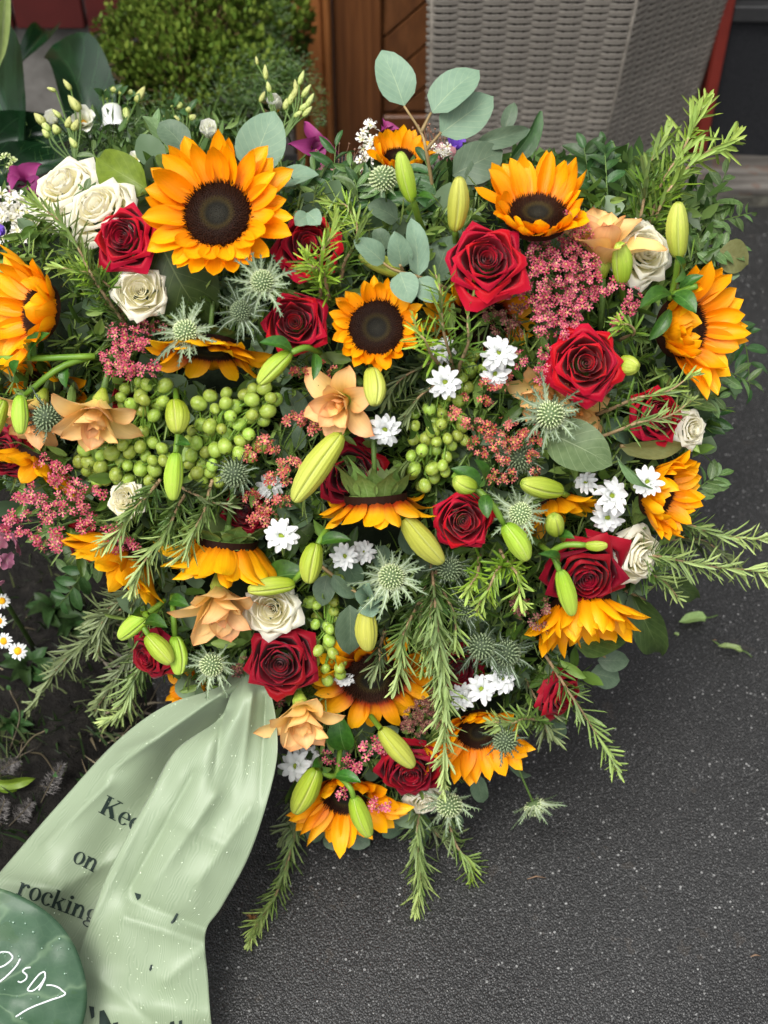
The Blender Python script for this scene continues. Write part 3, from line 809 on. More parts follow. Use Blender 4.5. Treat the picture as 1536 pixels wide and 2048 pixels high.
def daisy(label, px, py, dd, r_px, n, rings=((11, 1.0, 6), (9, 0.8, 30), (5, 0.5, 58)), centre=0.24, cen=None, name='white_daisy', group='white spray daisies in the heart', depth=None, seed=0, wide=1.0):
    rng = random.Random(seed + int(px * 7 + py))
    d = depth if depth is not None else D(px, py) + dd
    s = r_px * d / F_PX
    root = thing(name, label, 'daisy', pose(P(px, py, d), n, s, rng.uniform(0, 1)), group)
    part('centre', cen or DCEN, root, S3(centre, centre, centre))
    part('stem', THS, root, S3(1.3, 1.3, 1.0))
    for ri, (num, lf, el) in enumerate(rings):
        for k in range(num):
            th = 2 * PI * (k + .5 * ri + rng.uniform(-.25, .25)) / num
            part('petal', rng.choice(DPET), root, R(th, 'Z') @ T(0, centre * .55, 0.03 * ri) @ R(math.radians(el + rng.uniform(-12, 12)), 'X') @ R(rng.uniform(-.3, .3), 'Y') @ S3(wide, lf * (1 - centre * .5) * rng.uniform(.85, 1.08), 1))
    return root

# ---- statice
def floret(b, p, nrm, s, shade):
    x = nrm.orthogonal().normalized(); x = Matrix.Rotation(RNG.uniform(0, 6), 3, nrm) @ x; y = nrm.cross(x)
    vs = [p]; uv = [(shade, 0.0)]
    for k in range(5):
        a = 2 * PI * k / 5
        for da, r, z, v in ((-.36, .55, .30, .5), (-.30, 1.0, .42 + RNG.uniform(-.12, .2), 1), (.30, 1.0, .42 + RNG.uniform(-.12, .2), 1), (.36, .55, .30, .5)):
            vs.append(p + (x * math.cos(a + da) + y * math.sin(a + da)) * r * s + nrm * z * s); uv.append((shade, v))
    fs = []
    for k in range(5):
        o = 1 + 4 * k; fs += [(0, o, o + 3), (o, o + 1, o + 2, o + 3)]
    b.add(vs, fs, uv)
def statice(label, base, clumps, mat=None, group='pink statice in the heart', fpx=7.5, dens=1.0, depth=W, name='pink_statice', cat='statice'):
    """base (px,py,dd); clumps (px,py,dd,r_px)"""
    o = depth(*base)
    root = thing(name, label, cat, None, group, o)
    fb = MB(); sb = MB()
    for (cx, cy, cdd, cr) in clumps:
        c = depth(cx, cy, cdd); dep = (c - CAM).dot(FWD); k = dep / F_PX
        mid = o.lerp(c, .55) + Vector([RNG.uniform(-.008, .008) for _ in range(3)])
        sb.add(*tube([q - o for q in spline([o, mid, c], 6)], 0.0007, 4, False))
        nf = int(dens * 0.17 * (cr / fpx) ** 2 * 7.0) + 3
        for i in range(nf):
            v = Vector([RNG.gauss(0, 1) for _ in range(3)]).normalized()
            if v.dot(TOCAM) < -0.3: v = -v
            rr = cr * k * RNG.uniform(0.35, 1.0) ** 0.6
            p = c + (v + Vector([RNG.uniform(-.25, .25) for _ in range(3)])) * rr * 0.95
            floret(fb, p - o, (v * 0.7 + TOCAM * .45 + UPV * .2 + Vector([RNG.uniform(-.5, .5) for _ in range(3)])).normalized(), fpx * k * RNG.uniform(.8, 1.25), RNG.random())
            if RNG.random() < .35: sb.add(*tube([c - o, p - o], 0.0005, 3, False))
    part('stems', sb.mesh('stems', m_gstem), root)
    part('florets', fb.mesh('florets', mat or m_stat, False), root, kind='stuff')
    return root

# ---- grapes
def grape_me():
    vs, fs, uv = lathe([(0.001, -1.08), (.38, -1.0), (.72, -.74), (.95, -.32), (1.0, .08), (.9, .5), (.62, .84), (.3, 1.0), (.06, 1.05), (.001, 1.05)], 16)
    return mk('grape', (vs, fs, uv), m_grape)
GRAPE = grape_me()
def grapes(label, base, blobs, r_px, n, group='bunches of green grapes', seed=0, axis=None):
    """blobs: (px,py,dd,rx,ry) ellipses filled with grapes"""
    rng = random.Random(seed)
    o = W(*base); root = thing('grape_bunch', label, 'grapes', None, group, o)
    pos = []; sb = MB()
    tries = 0
    while len(pos) < n and tries < n * 120:
        tries += 1
        bx, by, bd, rx, ry = rng.choice(blobs)
        a = rng.uniform(0, 2 * PI); q = math.sqrt(rng.random())
        px, py = bx + rx * q * math.cos(a), by + ry * q * math.sin(a)
        z = bd - 0.020 * math.sqrt(max(0, 1 - q * q)) * rng.uniform(-0.6, 1.0)
        p = W(px, py, z); s = r_px * rng.uniform(.74, 1.08) * D(px, py) / F_PX
        if any((p - p2).length < (s + s2) * .86 for p2, s2 in pos): continue
        pos.append((p, s))
        ax = (p - o).normalized() + Vector([rng.uniform(-.6, .6) for _ in range(3)])
        m = ax.to_track_quat('Z', 'Y').to_matrix().to_4x4()
        part('grape', GRAPE, root, Matrix.Translation(p - o) @ m @ S3(s * .95, s * .95, s * 1.03))
        hub = W(*rng.choice(blobs)[:3]) + (o - W(*blobs[0][:3])) * 0.15
        hub = hub.lerp(p, .25)
        sb.add(*tube([hub - o, (hub.lerp(p, .5) + Vector([rng.uniform(-.004, .004) for _ in range(3)])) - o, p - o], [0.0012, .0009, .0007], 5, False))
    for bl in blobs:
        c = W(*bl[:3]); sb.add(*tube([q - o for q in spline([o, o.lerp(c, .5) + Vector((0, 0, .006)), c], 6)], 0.0017, 6, False))
    part('stalks', sb.mesh('stalks', m_lstem), root)
    return root
# ------------------------------------------------------------------ setting
from mathutils import noise as mnoise
def wallp(px, py, Y):
    r = FWD + (px - 768) / F_PX * RIGHT - (py - 1024) / F_PX * UPV
    return CAM + r * (Y / r.y)
def asphalt_mat():
    t = NT('wet_asphalt'); o = t.obj()
    n1 = t.math('ADD', t.math('MULTIPLY', t.noise(o, 340, 2.5, 0.6), .5), t.math('MULTIPLY', t.noise(o, 820, 2, 0.6), .5)); n2 = t.noise(o, 6, 4); n3 = t.noise(o, 130, 3, 0.6)
    base = t.ramp(n1, [(0.44, (0.008, 0.008, 0.008)), (0.54, (0.024, 0.024, 0.023)), (0.61, (0.085, 0.085, 0.083)), (0.72, (0.19, 0.19, 0.187))])  # pale end of the grain paints the wet glints into the colour
    v1 = t.n('ShaderNodeTexVoronoi', i_Scale=520.0); t.l(t.mapv(o, 1.0, 0.8, 1), v1.inputs['Vector'])
    cs = t.n('ShaderNodeSeparateColor'); t.l(v1.outputs['Color'], cs.inputs[0])
    lum = t.math('MULTIPLY', t.math('POWER', cs.outputs[0], 4.5), t.math('LESS_THAN', v1.outputs['Distance'], t.math('MULTIPLY_ADD', cs.outputs[1], 0.35, 0.2)))
    base = t.mix(0.42, base, t.ramp(lum, [(0.0, (0.016, 0.016, 0.016)), (0.15, (0.05, 0.05, 0.049)), (0.6, (0.17, 0.17, 0.168)), (1.0, (0.33, 0.33, 0.32))]))
    vo = t.n('ShaderNodeTexVoronoi', i_Scale=160.0); t.l(o, vo.inputs['Vector'])
    sp = t.math('MULTIPLY', t.math('LESS_THAN', vo.outputs['Distance'], 0.24), t.math('GREATER_THAN', t.math('FRACT', t.math('MULTIPLY', vo.outputs['Color'], 7.31)), 0.9))
    base = t.mix(t.math('MULTIPLY', sp, 0.65), base, (0.34, 0.34, 0.33, 1))
    n4 = t.noise(o, 1.7, 4, 0.6)
    base = t.val(base, t.math('MULTIPLY', t.spread(n2, 0.6, 1.4), t.spread(n4, 0.55, 1.45)))
    st = t.noise(o, 19, 3, 0.6)
    base = t.mix(t.math('MULTIPLY', t.math('GREATER_THAN', st, 0.66), 0.35), base, (0.05, 0.042, 0.034, 1))
    rough = t.spread(t.noise(o, 3.1, 4), 0.22, 0.58)
    h = t.math('ADD', t.math('MULTIPLY', v1.outputs['Distance'], -1.4), t.math('MULTIPLY', n3, 0.5))
    return t.finish(base, rough, 0.5, t.bump(h, 0.5, 0.0014))
m_asph = asphalt_mat()
b = MB(); b.add(*grid(lambda u, v: (u * 14, -6 + v * 20, 0.0), 2, 2))
struct('asphalt_ground', b.mesh('asphalt_ground', m_asph))
# loose stone chips lying on the asphalt
m_chip = simple_mat('pale_stone', (0.26, 0.26, 0.25, 1), (0.46, 0.45, 0.42, 1), 200, 0.6)
b = MB(); rng = random.Random(21)
for i in range(300):
    p = Vector((rng.uniform(-0.3, 0.95), rng.uniform(0.45, 2.2), 0)); s = rng.uniform(0.0004, 0.0012) * (2.0 if rng.random() < .05 else 1)
    vs = [p + Vector((s * rng.uniform(.5, 1.5) * math.cos(a), s * rng.uniform(.6, 1.4) * math.sin(a), -0.0002)) for a in (0, 1.25, 2.5, 3.8, 5)] + [p + Vector((0, 0, s * .9))]
    b.add(vs, [(k, (k + 1) % 5, 5) for k in range(5)])
struct('stone_chips', b.mesh('stone_chips', m_chip, False), 'stuff')

def soil_mat():
    t = NT('garden_soil'); o = t.obj(); n1 = t.noise(o, 60, 6, 0.7); n2 = t.noise(o, 7, 3)
    base = t.ramp(n1, [(0.3, (0.004, 0.0035, 0.003)), (0.55, (0.013, 0.0115, 0.0095)), (0.75, (0.036, 0.032, 0.026))])
    return t.finish(t.val(base, t.spread(n2, 0.6, 1.3)), 0.85, 0.2, t.bump(n1, 1.0, 0.012))
m_soil = soil_mat()
def soil(u, v):
    y = 0.55 + v * 2.0; e = -0.285 + 0.02 * mnoise.noise((y * 9, 0, 3))
    x = e - (1 - (u * .5 + .5)) * 2.2
    z = -0.01 + 0.05 * min(1, (e - x) / 0.10) + 0.012 * mnoise.noise((x * 14, y * 14, 0)) + 0.006 * mnoise.noise((x * 50, y * 50, 1))
    return (x, y, z if u < 1 else -0.012)
struct('soil_bed', mk('soil_bed', grid(soil, 120, 110), m_soil))

# ---- house front
m_redp = simple_mat('red_paint', S(64, 20, 18), S(78, 26, 23), 14, 0.55, 0.35, 0.15, 0.002, 0, (0.88, 1.08))
m_plinth = simple_mat('plinth_concrete', (0.10, 0.095, 0.085, 1), (0.19, 0.18, 0.165, 1), 18, 0.85, 0.2, 0.7, 0.006)
WY = 2.40
zb = wallp(100, 62, WY).z
xr = wallp(588, 120, WY).x
wall = thing('house_wall', 'dark red wall of upright boards on a grey concrete base', 'wall', loc=(xr, WY, 0))
k = 0; x = xr - 0.004; widths = [0.128, 0.142, 0.131, 0.14, 0.118, 0.139]
while x > -1.6:
    w = widths[k % 6]
    vs, fs = box(x - w + 0.006 - xr, x - xr, 0, 0.022 + 0.006 * (k % 2), zb + 0.006 * math.sin(k * 2.3), 2.5, 0.003)
    part('plank', MB().add(vs, fs).mesh('plank', m_redp, False), wall); x -= w; k += 1
part('plinth', MB().add(*box(-2.6, -0.004, 0.03, 0.3, -0.02, zb + 0.02, 0.008)).mesh('plinth', m_plinth, False), wall)
def wood_mat(name, a, b2, c, sx, sz, rough=0.38):
    t = NT(name); o = t.obj()
    n1 = t.noise(t.mapv(o, sx, 30, sz), 1.0, 6, 0.62)
    col = t.ramp(n1, [(0.28, a), (0.5, b2), (0.75, c)])
    return t.finish(t.val(col, t.spread(t.rand(), 0.82, 1.12)), rough, 0.4, t.bump(n1, 0.25, 0.002))
m_door = wood_mat('varnished_wood', S(78, 46, 26), S(98, 60, 33), S(116, 74, 42), 120, 4)
m_frame = wood_mat('frame_wood', S(120, 72, 38), S(146, 92, 50), S(164, 110, 64), 90, 3)
m_diag = wood_mat('diagonal_plank_wood', S(78, 48, 30), S(98, 62, 36), S(120, 78, 48), 50, 14)
DY = 2.38
door = thing('house_door', 'brown varnished door with diagonal planks behind the woven planter', 'door', loc=(wallp(590, 250, DY).x, DY, 0))
X = lambda px: wallp(px, 180, DY).x - door.location.x
def dbox(name, x0, x1, y0, y1, z0, z1, m, bev=0.004, root=None):
    return part(name, MB().add(*box(x0, x1, y0, y1, z0, z1, bev)).mesh(name, m, False), root or door)
dbox('frame', X(590), X(612), -0.022, 0.06, 0, 2.1, m_frame, 0.006)
dbox('frame', X(614), X(650), -0.008, 0.06, 0, 2.1, m_frame, 0.004)
dbox('frame', X(652), X(667), -0.020, 0.06, 0, 2.1, m_frame, 0.005)
dbox('stile', X(669), X(764), 0.006, 0.05, 0.02, 2.0, m_door, 0.004)
dbox('rail', X(766), X(1370), 0.008, 0.05, 0.02, 0.11, m_door, 0.003)
x0, x1 = X(766), X(1370); z0, z1 = 0.113, 1.3
def clip(poly, f):
    out = []
    for i, p in enumerate(poly):
        q = poly[(i + 1) % len(poly)]; a, c = f(p), f(q)
        if a >= 0: out.append(p)
        if (a >= 0) != (c >= 0): s = a / (a - c); out.append((p[0] + (q[0] - p[0]) * s, p[1] + (q[1] - p[1]) * s))
    return out
tn = math.tan(math.radians(42)); step = 0.088
c = z0 - (x1 - x0) * tn
while c < z1:
    poly = [(x0, z0), (x1, z0), (x1, z1), (x0, z1)]
    poly = clip(poly, lambda p: (p[1] - z0) - (p[0] - x0) * tn - (c - z0) - 0.003)
    if poly: poly = clip(poly, lambda p: (c - z0) + step - 0.003 - ((p[1] - z0) - (p[0] - x0) * tn))
    if len(poly) > 2:
        n = len(poly); cx = sum(p[0] for p in poly) / n; cz = sum(p[1] for p in poly) / n
        inn = [(p[0] + (cx - p[0]) * .03, p[1] + (cz - p[1]) * .03) for p in poly]
        vs = [(p[0], 0.036, p[1]) for p in poly] + [(p[0], 0.020, p[1]) for p in poly] + [(p[0], 0.016, p[1]) for p in inn]
        fs = [(i, (i + 1) % n, n + (i + 1) % n, n + i) for i in range(n)] + [(n + i, n + (i + 1) % n, 2 * n + (i + 1) % n, 2 * n + i) for i in range(n)] + [tuple(2 * n + i for i in range(n))]
        part('plank', MB().add(vs, fs).mesh('plank', m_diag, False), door)
    c += step
dbox('backing', X(764), X(1374), 0.045, 0.07, 0.0, 2.0, m_door, 0.0)
# red post, screened opening and sill beside the door
m_screen = (lambda t: t.finish(t.ramp(t.noise(t.mapv(t.obj(), 700, 700, 700), 1.0, 2), [(0.35, (0.006, 0.0065, 0.008)), (0.7, (0.03, 0.031, 0.034))]), 0.7, 0.2, t.bump(t.noise(t.mapv(t.obj(), 500, 500, 500), 1.0, 1), 0.6, 0.002)))(NT('dark_mesh_fabric'))
m_dark = simple_mat('dark_metal', (0.02, 0.02, 0.021, 1), (0.034, 0.034, 0.034, 1), 30, 0.5)
m_redt = simple_mat('red_trim_paint', S(104, 34, 26), S(120, 42, 32), 20, 0.45, 0.4)
SY = 2.31
p0 = wallp(1402, 260, SY)
post = thing('red_post', 'dark red painted upright post at the edge of the screened opening', 'post', loc=(p0.x, SY, 0))
part('board', MB().add(*box(-0.012, wallp(1441, 130, SY).x - p0.x, -0.02, 0.06, 0.05, 2.2, 0.004)).mesh('board', m_redt, False), post)
scr = thing('screen_door', 'black fine mesh screen panel with a grey rail above it', 'screen', loc=(wallp(1441, 130, SY).x + 0.002, SY, 0))
zr = wallp(1490, 38, SY).z
part('mesh_panel', MB().add(*grid(lambda u, v: ((u * .5 + .5) * 1.2, 0.012 + 0.004 * math.sin(u * 7) * v, 0.05 + v * (zr - 0.06)), 6, 6)).mesh('mesh_panel', m_screen), scr)
part('rail', MB().add(*box(0, 1.2, -0.006, 0.03, zr - 0.005, zr + 0.026, 0.003)).mesh('rail', m_dark, False), scr)
part('glass', MB().add(*box(0, 1.2, 0.02, 0.03, zr + 0.028, 2.1)).mesh('glass', simple_mat('dark_glass', (0.006, 0.006, 0.007, 1), (0.01, 0.01, 0.011, 1), 3, 0.15, 0.5), False), scr)
def weather(name, a, b2, c):
    t = NT(name); o = t.obj(); n1 = t.noise(t.mapv(o, 4, 60, 60), 1.0, 6, 0.6); n2 = t.noise(o, 25, 4)
    col = t.mix(t.math('MULTIPLY', t.math('GREATER_THAN', n2, 0.6), 0.4), t.ramp(n1, [(0.3, a), (0.52, b2), (0.75, c)]), S(96, 64, 48))
    return t.finish(col, 0.8, 0.2, t.bump(n1, 0.7, 0.006))
m_sill = weather('weathered_sill_wood', (0.035, 0.03, 0.026, 1), (0.11, 0.10, 0.088, 1), (0.2, 0.185, 0.165, 1))
m_sstone = simple_mat('sill_stone', (0.05, 0.048, 0.04, 1), (0.12, 0.115, 0.09, 1), 40, 0.9, 0.2, 1.0, 0.01)
sill = thing('door_sill', 'weathered grey timber sill on rough stone along the asphalt edge', 'sill', loc=(0.2, 2.22, 0))
def sl_(u, v):
    x = -0.02 + (u * .5 + .5) * 2.2; a = v * PI * .62
    return (x, 0.022 - 0.02 * math.cos(a) * (1 + .3 * mnoise.noise((x * 9, v * 3, 0))) + max(0, v - .5) * .16, 0.026 + 0.034 * math.sin(a) ** .7 + 0.004 * mnoise.noise((x * 20, v * 5, 2)))
part('timber', mk('timber', grid(sl_, 70, 8), m_sill), sill)
for i in range(11):
    vs, fs = box(0.2 * i, 0.2 * i + 0.193, 0.004 + 0.006 * math.sin(i * 3.1), 0.16, -0.01, 0.030 + 0.003 * math.sin(i * 1.7), 0.006)
    part('stone', MB().add(vs, fs).mesh('stone', m_sstone, False), sill)

# ---- woven planter
def rattan_mat():
    t = NT('grey_rattan'); vec, u, v = t.uv(); ns = t.noise(t.mapv(vec, 3, 40, 1), 1.0, 3)
    col = t.ramp(ns, [(0.25, S(98, 92, 84)), (0.5, S(122, 116, 107)), (0.75, S(142, 136, 126))])
    return t.finish(t.val(col, t.spread(t.rand(), 0.86, 1.1)), 0.5, 0.35, t.bump(ns, 0.35, 0.001))
m_rat = rattan_mat()
m_core = simple_mat('planter_core', (0.04, 0.036, 0.032, 1), (0.06, 0.055, 0.048, 1), 10, 0.9)
yaw = math.radians(0)
near = ground(1166, 480)
plant = thing('woven_planter', 'tall grey brown woven rattan planter standing before the brown door', 'planter', Matrix.Translation((near.x, near.y, 0)) @ R(yaw, 'Z'))
# local frame: near corner at the origin; front face runs to -x, side face runs to +y
PW, PL, PH, TAP = 0.300, 0.305, 0.80, 0.25
SDX, SDY = math.cos(math.radians(47)), math.sin(math.radians(47))
def face(side, s, z, out):
    """s: distance from the near corner along the face; tapered outwards with height"""
    g = TAP * z * 0.5
    if side == 0: return Vector((g * 0.4 - s * (1 + TAP * z * .9), -g - out, z))
    s *= (1 + TAP * z * .9)
    return Vector((g * 0.4 + s * SDX + out * SDY, -g + s * SDY - out * SDX, z))
core = []
for z in (0.0, PH):
    core += [face(0, 0, z, -0.006), face(0, PW, z, -0.006), face(0, PW, z, -0.006) + Vector((0, PL * SDY, 0)), face(1, PL, z, -0.006)]
part('core', MB().add(core, [(0, 1, 5, 4), (1, 2, 6, 5), (2, 3, 7, 6), (3, 0, 4, 7), (4, 5, 6, 7)]).mesh('core', m_core, False), plant)
PIT, ROW = 0.0375, 0.0064
nst = {0: 8, 1: 8}
NEAR_ROT = None
for side in (0, 1):
    for j in range(nst[side]):
        for q in (-.0026, .0026):
            pts = [face(side, (j + .5) * PIT + q, z, -0.001) for z in (0.0, 0.27, 0.54, PH)]
            part('stake', MB().add(*tube(pts, 0.0024, 6)).mesh('stake', m_rat), plant)
def strand(side, j, z):
    """a pair of flattened strands that passes over stake j"""
    b = MB(); mid = (j + .5) * PIT
    for dz in (-.0024, .0024):
        vs, fs, uv = [], [], []
        for i in range(9):
            t = -1 + 2 * i / 8; s = mid + t * PIT * 0.74; s = max(0.0, s); o = 0.0064 * max(0, math.cos(t * PI * .5)) ** .8 - 0.0036
            corner = 0.0
            for a in range(5):
                an = PI * (a / 4) - PI / 2
                vs.append(face(side, s, z + dz * (1 - .25 * abs(t)) + 0.0024 * math.sin(an), o + 0.0018 * math.cos(an))); uv.append((i / 8, a / 4))
        for i in range(8):
            for a in range(4): fs.append((i * 5 + a, i * 5 + a + 1, (i + 1) * 5 + a + 1, (i + 1) * 5 + a))
        b.add(vs, fs, uv)
    return b
rest = MB(); count = 0
for row in range(int(PH / ROW)):
    z = 0.012 + row * ROW
    for side in (0, 1):
        for j in range(-1 if side == 1 else 0, nst[side]):
            if (row + j) % 2: continue
            if side == 1 and j < 0: continue
            b = strand(side, j, z)
            if 0.10 < z < 0.47 and count < 298:
                part('strand', b.mesh('strand', m_rat), plant); count += 1
            else: rest.add(b.v, b.f, b.uv)
part('strands', rest.mesh('strands', m_rat), plant, kind='stuff')
for c2 in range(2):
    part('corner_cane', MB().add(*tube([face(0, (0, PW)[c2], z, -0.003) for z in (0, .3, PH)], 0.0052, 8)).mesh('corner_cane', m_rat), plant)

# ---- garden plants by the wall
def at(px, py, d): return P(px, py, d)
m_box = leaf_mat('boxwood_leaf', S(58, 82, 28), S(96, 118, 46), S(96, 112, 56), None, 0.4, 0.45, 0.25, (1, 1), 0.0)
def tint_leaf(name, a, b2, c):
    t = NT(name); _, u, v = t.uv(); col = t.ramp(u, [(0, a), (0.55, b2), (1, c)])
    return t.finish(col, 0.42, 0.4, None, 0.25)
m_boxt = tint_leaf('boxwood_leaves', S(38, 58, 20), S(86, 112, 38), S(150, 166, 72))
bush = thing('box_bush', 'small rounded box bush with tiny leaves against the red wall', 'bush', loc=ground(400, 330, 0.0))
bo = bush.location
rng = random.Random(4); b = MB(); tw = MB()
lobes = [(395, 110, 2.16, .145), (300, 130, 2.12, .095), (490, 90, 2.2, .11), (420, 20, 2.22, .12), (330, 60, 2.2, .09), (370, 190, 2.08, .10), (470, 190, 2.12, .10), (545, 50, 2.26, .07), (250, 170, 2.08, 0.06)]
for (px, py, d, r) in lobes:
    c = at(px, py, d)
    for k in range(int(r * r * 90000)):
        v = Vector([rng.gauss(0, 1) for _ in range(3)]).normalized()
        if v.dot(TOCAM) < -.35: continue
        lump = 1 + 0.22 * mnoise.noise((c + v * r) * 26)
        q = c + v * r * lump * rng.uniform(.80, 1.02)
        for e in range(4):
            dr = (v + Vector([rng.uniform(-1, 1) for _ in range(3)]) * .9 + Vector((0, 0, .3))).normalized(); nr = dr.orthogonal().normalized(); sx = dr.cross(nr); L = rng.uniform(.009, .017); w = L * .36
            sh = min(1, max(0, .45 * rng.random() + .5 * (lump - .75) + .25 * (v.z > .2)))  # tint paints the light: tops and bulges lighter, hollows darker
            b.add([q - bo, q + dr * L * .5 + sx * w - bo, q + dr * L - bo, q + dr * L * .5 - sx * w - bo], [(0, 1, 2, 3)], [(sh, .5)] * 4)
        if k % 14 == 0: tw.add(*tube([c - bo, q - bo], 0.0012, 4, False))
tw.add(*tube([(0, 0, 0), (0.01, 0, .12), at(395, 130, 2.16) - bo], 0.012, 7))
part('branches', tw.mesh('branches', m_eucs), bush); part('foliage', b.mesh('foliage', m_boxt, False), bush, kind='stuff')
m_aspt = tint_leaf('asparagus_thread', S(40, 66, 26), S(66, 98, 42), S(104, 132, 64))
def frond(label, line, d, wid, n):
    pts = spline([at(x, y, d + dd) for x, y, dd in line], n); o = pts[0]
    r = thing('asparagus_fern', label, 'fern', None, 'feathery fern fronds by the wall', o)
    part('stem', MB().add(*tube([p - o for p in pts], [0.0015 * (1 - .8 * i / n) for i in range(n)], 5)).mesh('stem', m_gstem), r)
    b = MB(); rng = random.Random(n)
    for i in range(2, n):
        tan = (pts[i] - pts[i - 1]).normalized(); s = tan.cross(TOCAM).normalized(); t = i / n
        for sg in (-1, 1):
            L = wid * (math.sin(PI * min(.97, .12 + t * .88)) ** .7) * rng.uniform(.7, 1.1); dr = (tan * .55 + s * sg + TOCAM * rng.uniform(-.25, .3) + Vector((0, 0, -.15))).normalized()
            m = max(4, int(L / .004))
            for j in range(m):
                q = pts[i] + dr * L * (j + .5) / m
                for e in range(3):
                    d2 = (dr * .5 + Vector([rng.uniform(-1, 1) for _ in range(3)])).normalized(); l2 = .009 * (1 - .5 * j / m); x = d2.orthogonal().normalized() * .0006
                    b.add([q - x - o, q + x - o, q + d2 * l2 - o], [(0, 1, 2)], [(rng.random(), .5)] * 3)
    part('fronds', b.mesh('fronds', m_aspt, False), r, kind='stuff')
frond('fern frond arching across the corner of the brown door frame', [(470, 240, 0), (520, 160, 0), (580, 120, -.03), (625, 180, -.06), (640, 250, -.08)], 1.95, .034, 40)
frond('fern frond hanging in front of the box bush', [(420, 270, 0), (440, 190, -.02), (500, 150, -.06), (560, 170, -.1), (600, 230, -.12)], 1.92, .06, 40)
frond('short fern frond standing against the red wall', [(540, 150, .1), (530, 60, .1), (545, -30, .1)], 2.0, .05, 34)
frond('low fern frond under the box bush beside the white bell flower', [(300, 330, -.2), (290, 280, -.2), (320, 230, -.2), (370, 220, -.2)], 1.9, .05, 34)
dep = lambda d: (lambda px, py, dd=0.0: P(px, py, d + dd))
def one_leaf(name, label, lf, kind, d, tilt=0.0, group=None, stem=None):
    x0, y0, a0, x1, y1, a1, w = lf
    return branch(name, label, 'leaf', [stem] if stem else [], [(x0, y0, a0, x1, y1, a1, w, tilt)], kind, m_gstem, group, 0.002, dep(d))
for i, (lf, tilt, label) in enumerate([((60, 330, -.05, 10, 92, .12, 270), -.5, 'very broad glossy dark green leaf below the red wall'),
        ((185, 300, 0, 104, 92, .10, 120), .5, 'folded dark green leaf with an upright pointed tip'),
        ((-90, 318, 0, 215, 262, -.02, 100), .2, 'long shiny dark leaf lying level behind the lisianthus'),
        ((-70, 372, -.1, 215, 322, -.1, 84), .1, 'shiny bluish dark leaf lying just above the white blooms'),
        ((40, 130, .1, 112, 62, .2, 46), .3, 'grey green leaf tip touching the concrete base of the wall')]):
    one_leaf('dark_leaf', label, lf, 'gloss', 1.85, tilt, 'dark glossy leaves by the wall')
PALE = [ovate('leaf', leaf_mat('pale_blade', S(130, 150, 84), S(158, 174, 112), None, None, 0.4, 0.4, 0.3), 0.8, .5, .02, .05, .4, 3)]
LEAFS['pale'] = PALE
one_leaf('pale_blade_leaf', 'pale green upright blade at the very edge of the picture', (-2, 135, 0, 14, -30, 0, 30), 'pale', 1.7, .3)

# ---- weeds and litter on the soil bed
m_grass = tint_leaf('bed_grass', S(26, 44, 18), S(50, 72, 34), S(96, 104, 66))
m_straw = tint_leaf('dry_litter', S(60, 54, 42), S(96, 86, 66), S(140, 128, 102))
def on_soil(px, py, z=0.03): return ground(px, py, z)
b = MB(); b2 = MB(); rng = random.Random(9)
for i in range(2600):
    px, py = rng.uniform(-150, 420), rng.uniform(1000, 1720)
    if rng.random() > .35 + .65 * (mnoise.noise((px * .012, py * .012, 5)) > -.05): continue
    p = on_soil(px, py); 
    if p.x > -0.30: continue
    tall = rng.random() < .6
    dr = Vector((rng.uniform(-1, 1), rng.uniform(-1, 1), rng.uniform(.5, 1.6) if tall else rng.uniform(.02, .3))).normalized(); L = rng.uniform(.015, .05); x = dr.orthogonal().normalized() * rng.uniform(.0008, .0022)
    m = p + dr * L * .55; e = p + dr * L + Vector((dr.x, dr.y, -.5)) * L * .3
    (b if tall else b2).add([p - x, p + x, m + x * .8, m - x * .8, e], [(0, 1, 2, 3), (3, 2, 4)], [(rng.random(), .5)] * 5)
struct('weedy_grass', b.mesh('weedy_grass', m_grass), 'stuff')
struct('dry_litter', b2.mesh('dry_litter', m_straw), 'stuff')
m_weed = leaf_mat('weed_leaf', S(36, 60, 28), S(56, 84, 40), None, S(70, 96, 54), 0.5, 0.35, 0.2)
LEAFS['weed'] = [ovate('leaf', m_weed, 0.9, 1, .06, .1, .2, i, 4, 6) for i in range(3)]
soild = lambda px, py, dd=0.0: on_soil(px, py, 0.035 + dd)
for (cx, cy, n, L, label) in ((110, 1215, 9, 60, 'weed rosette growing on the soil under the sunflower'), (60, 1330, 8, 62, 'weed rosette on the soil beside the small chamomile'), (150, 1250, 7, 46, 'small broad leaved weed on the dark soil'), (185, 1560, 10, 34, 'low weed close to the edge of the green ribbon'), (30, 1445, 7, 40, 'tiny weed on dry litter above the grey seed heads')):
    lv = []
    for k in range(n):
        a = 2 * PI * k / n + RNG.uniform(-.3, .3)
        lv.append((cx, cy, 0.0, cx + L * math.cos(a), cy + L * .7 * math.sin(a), 0.02, L * .42))
    branch('weed', label, 'weed', [], lv, 'weed', None, 'weeds on the soil bed', .001, soild)
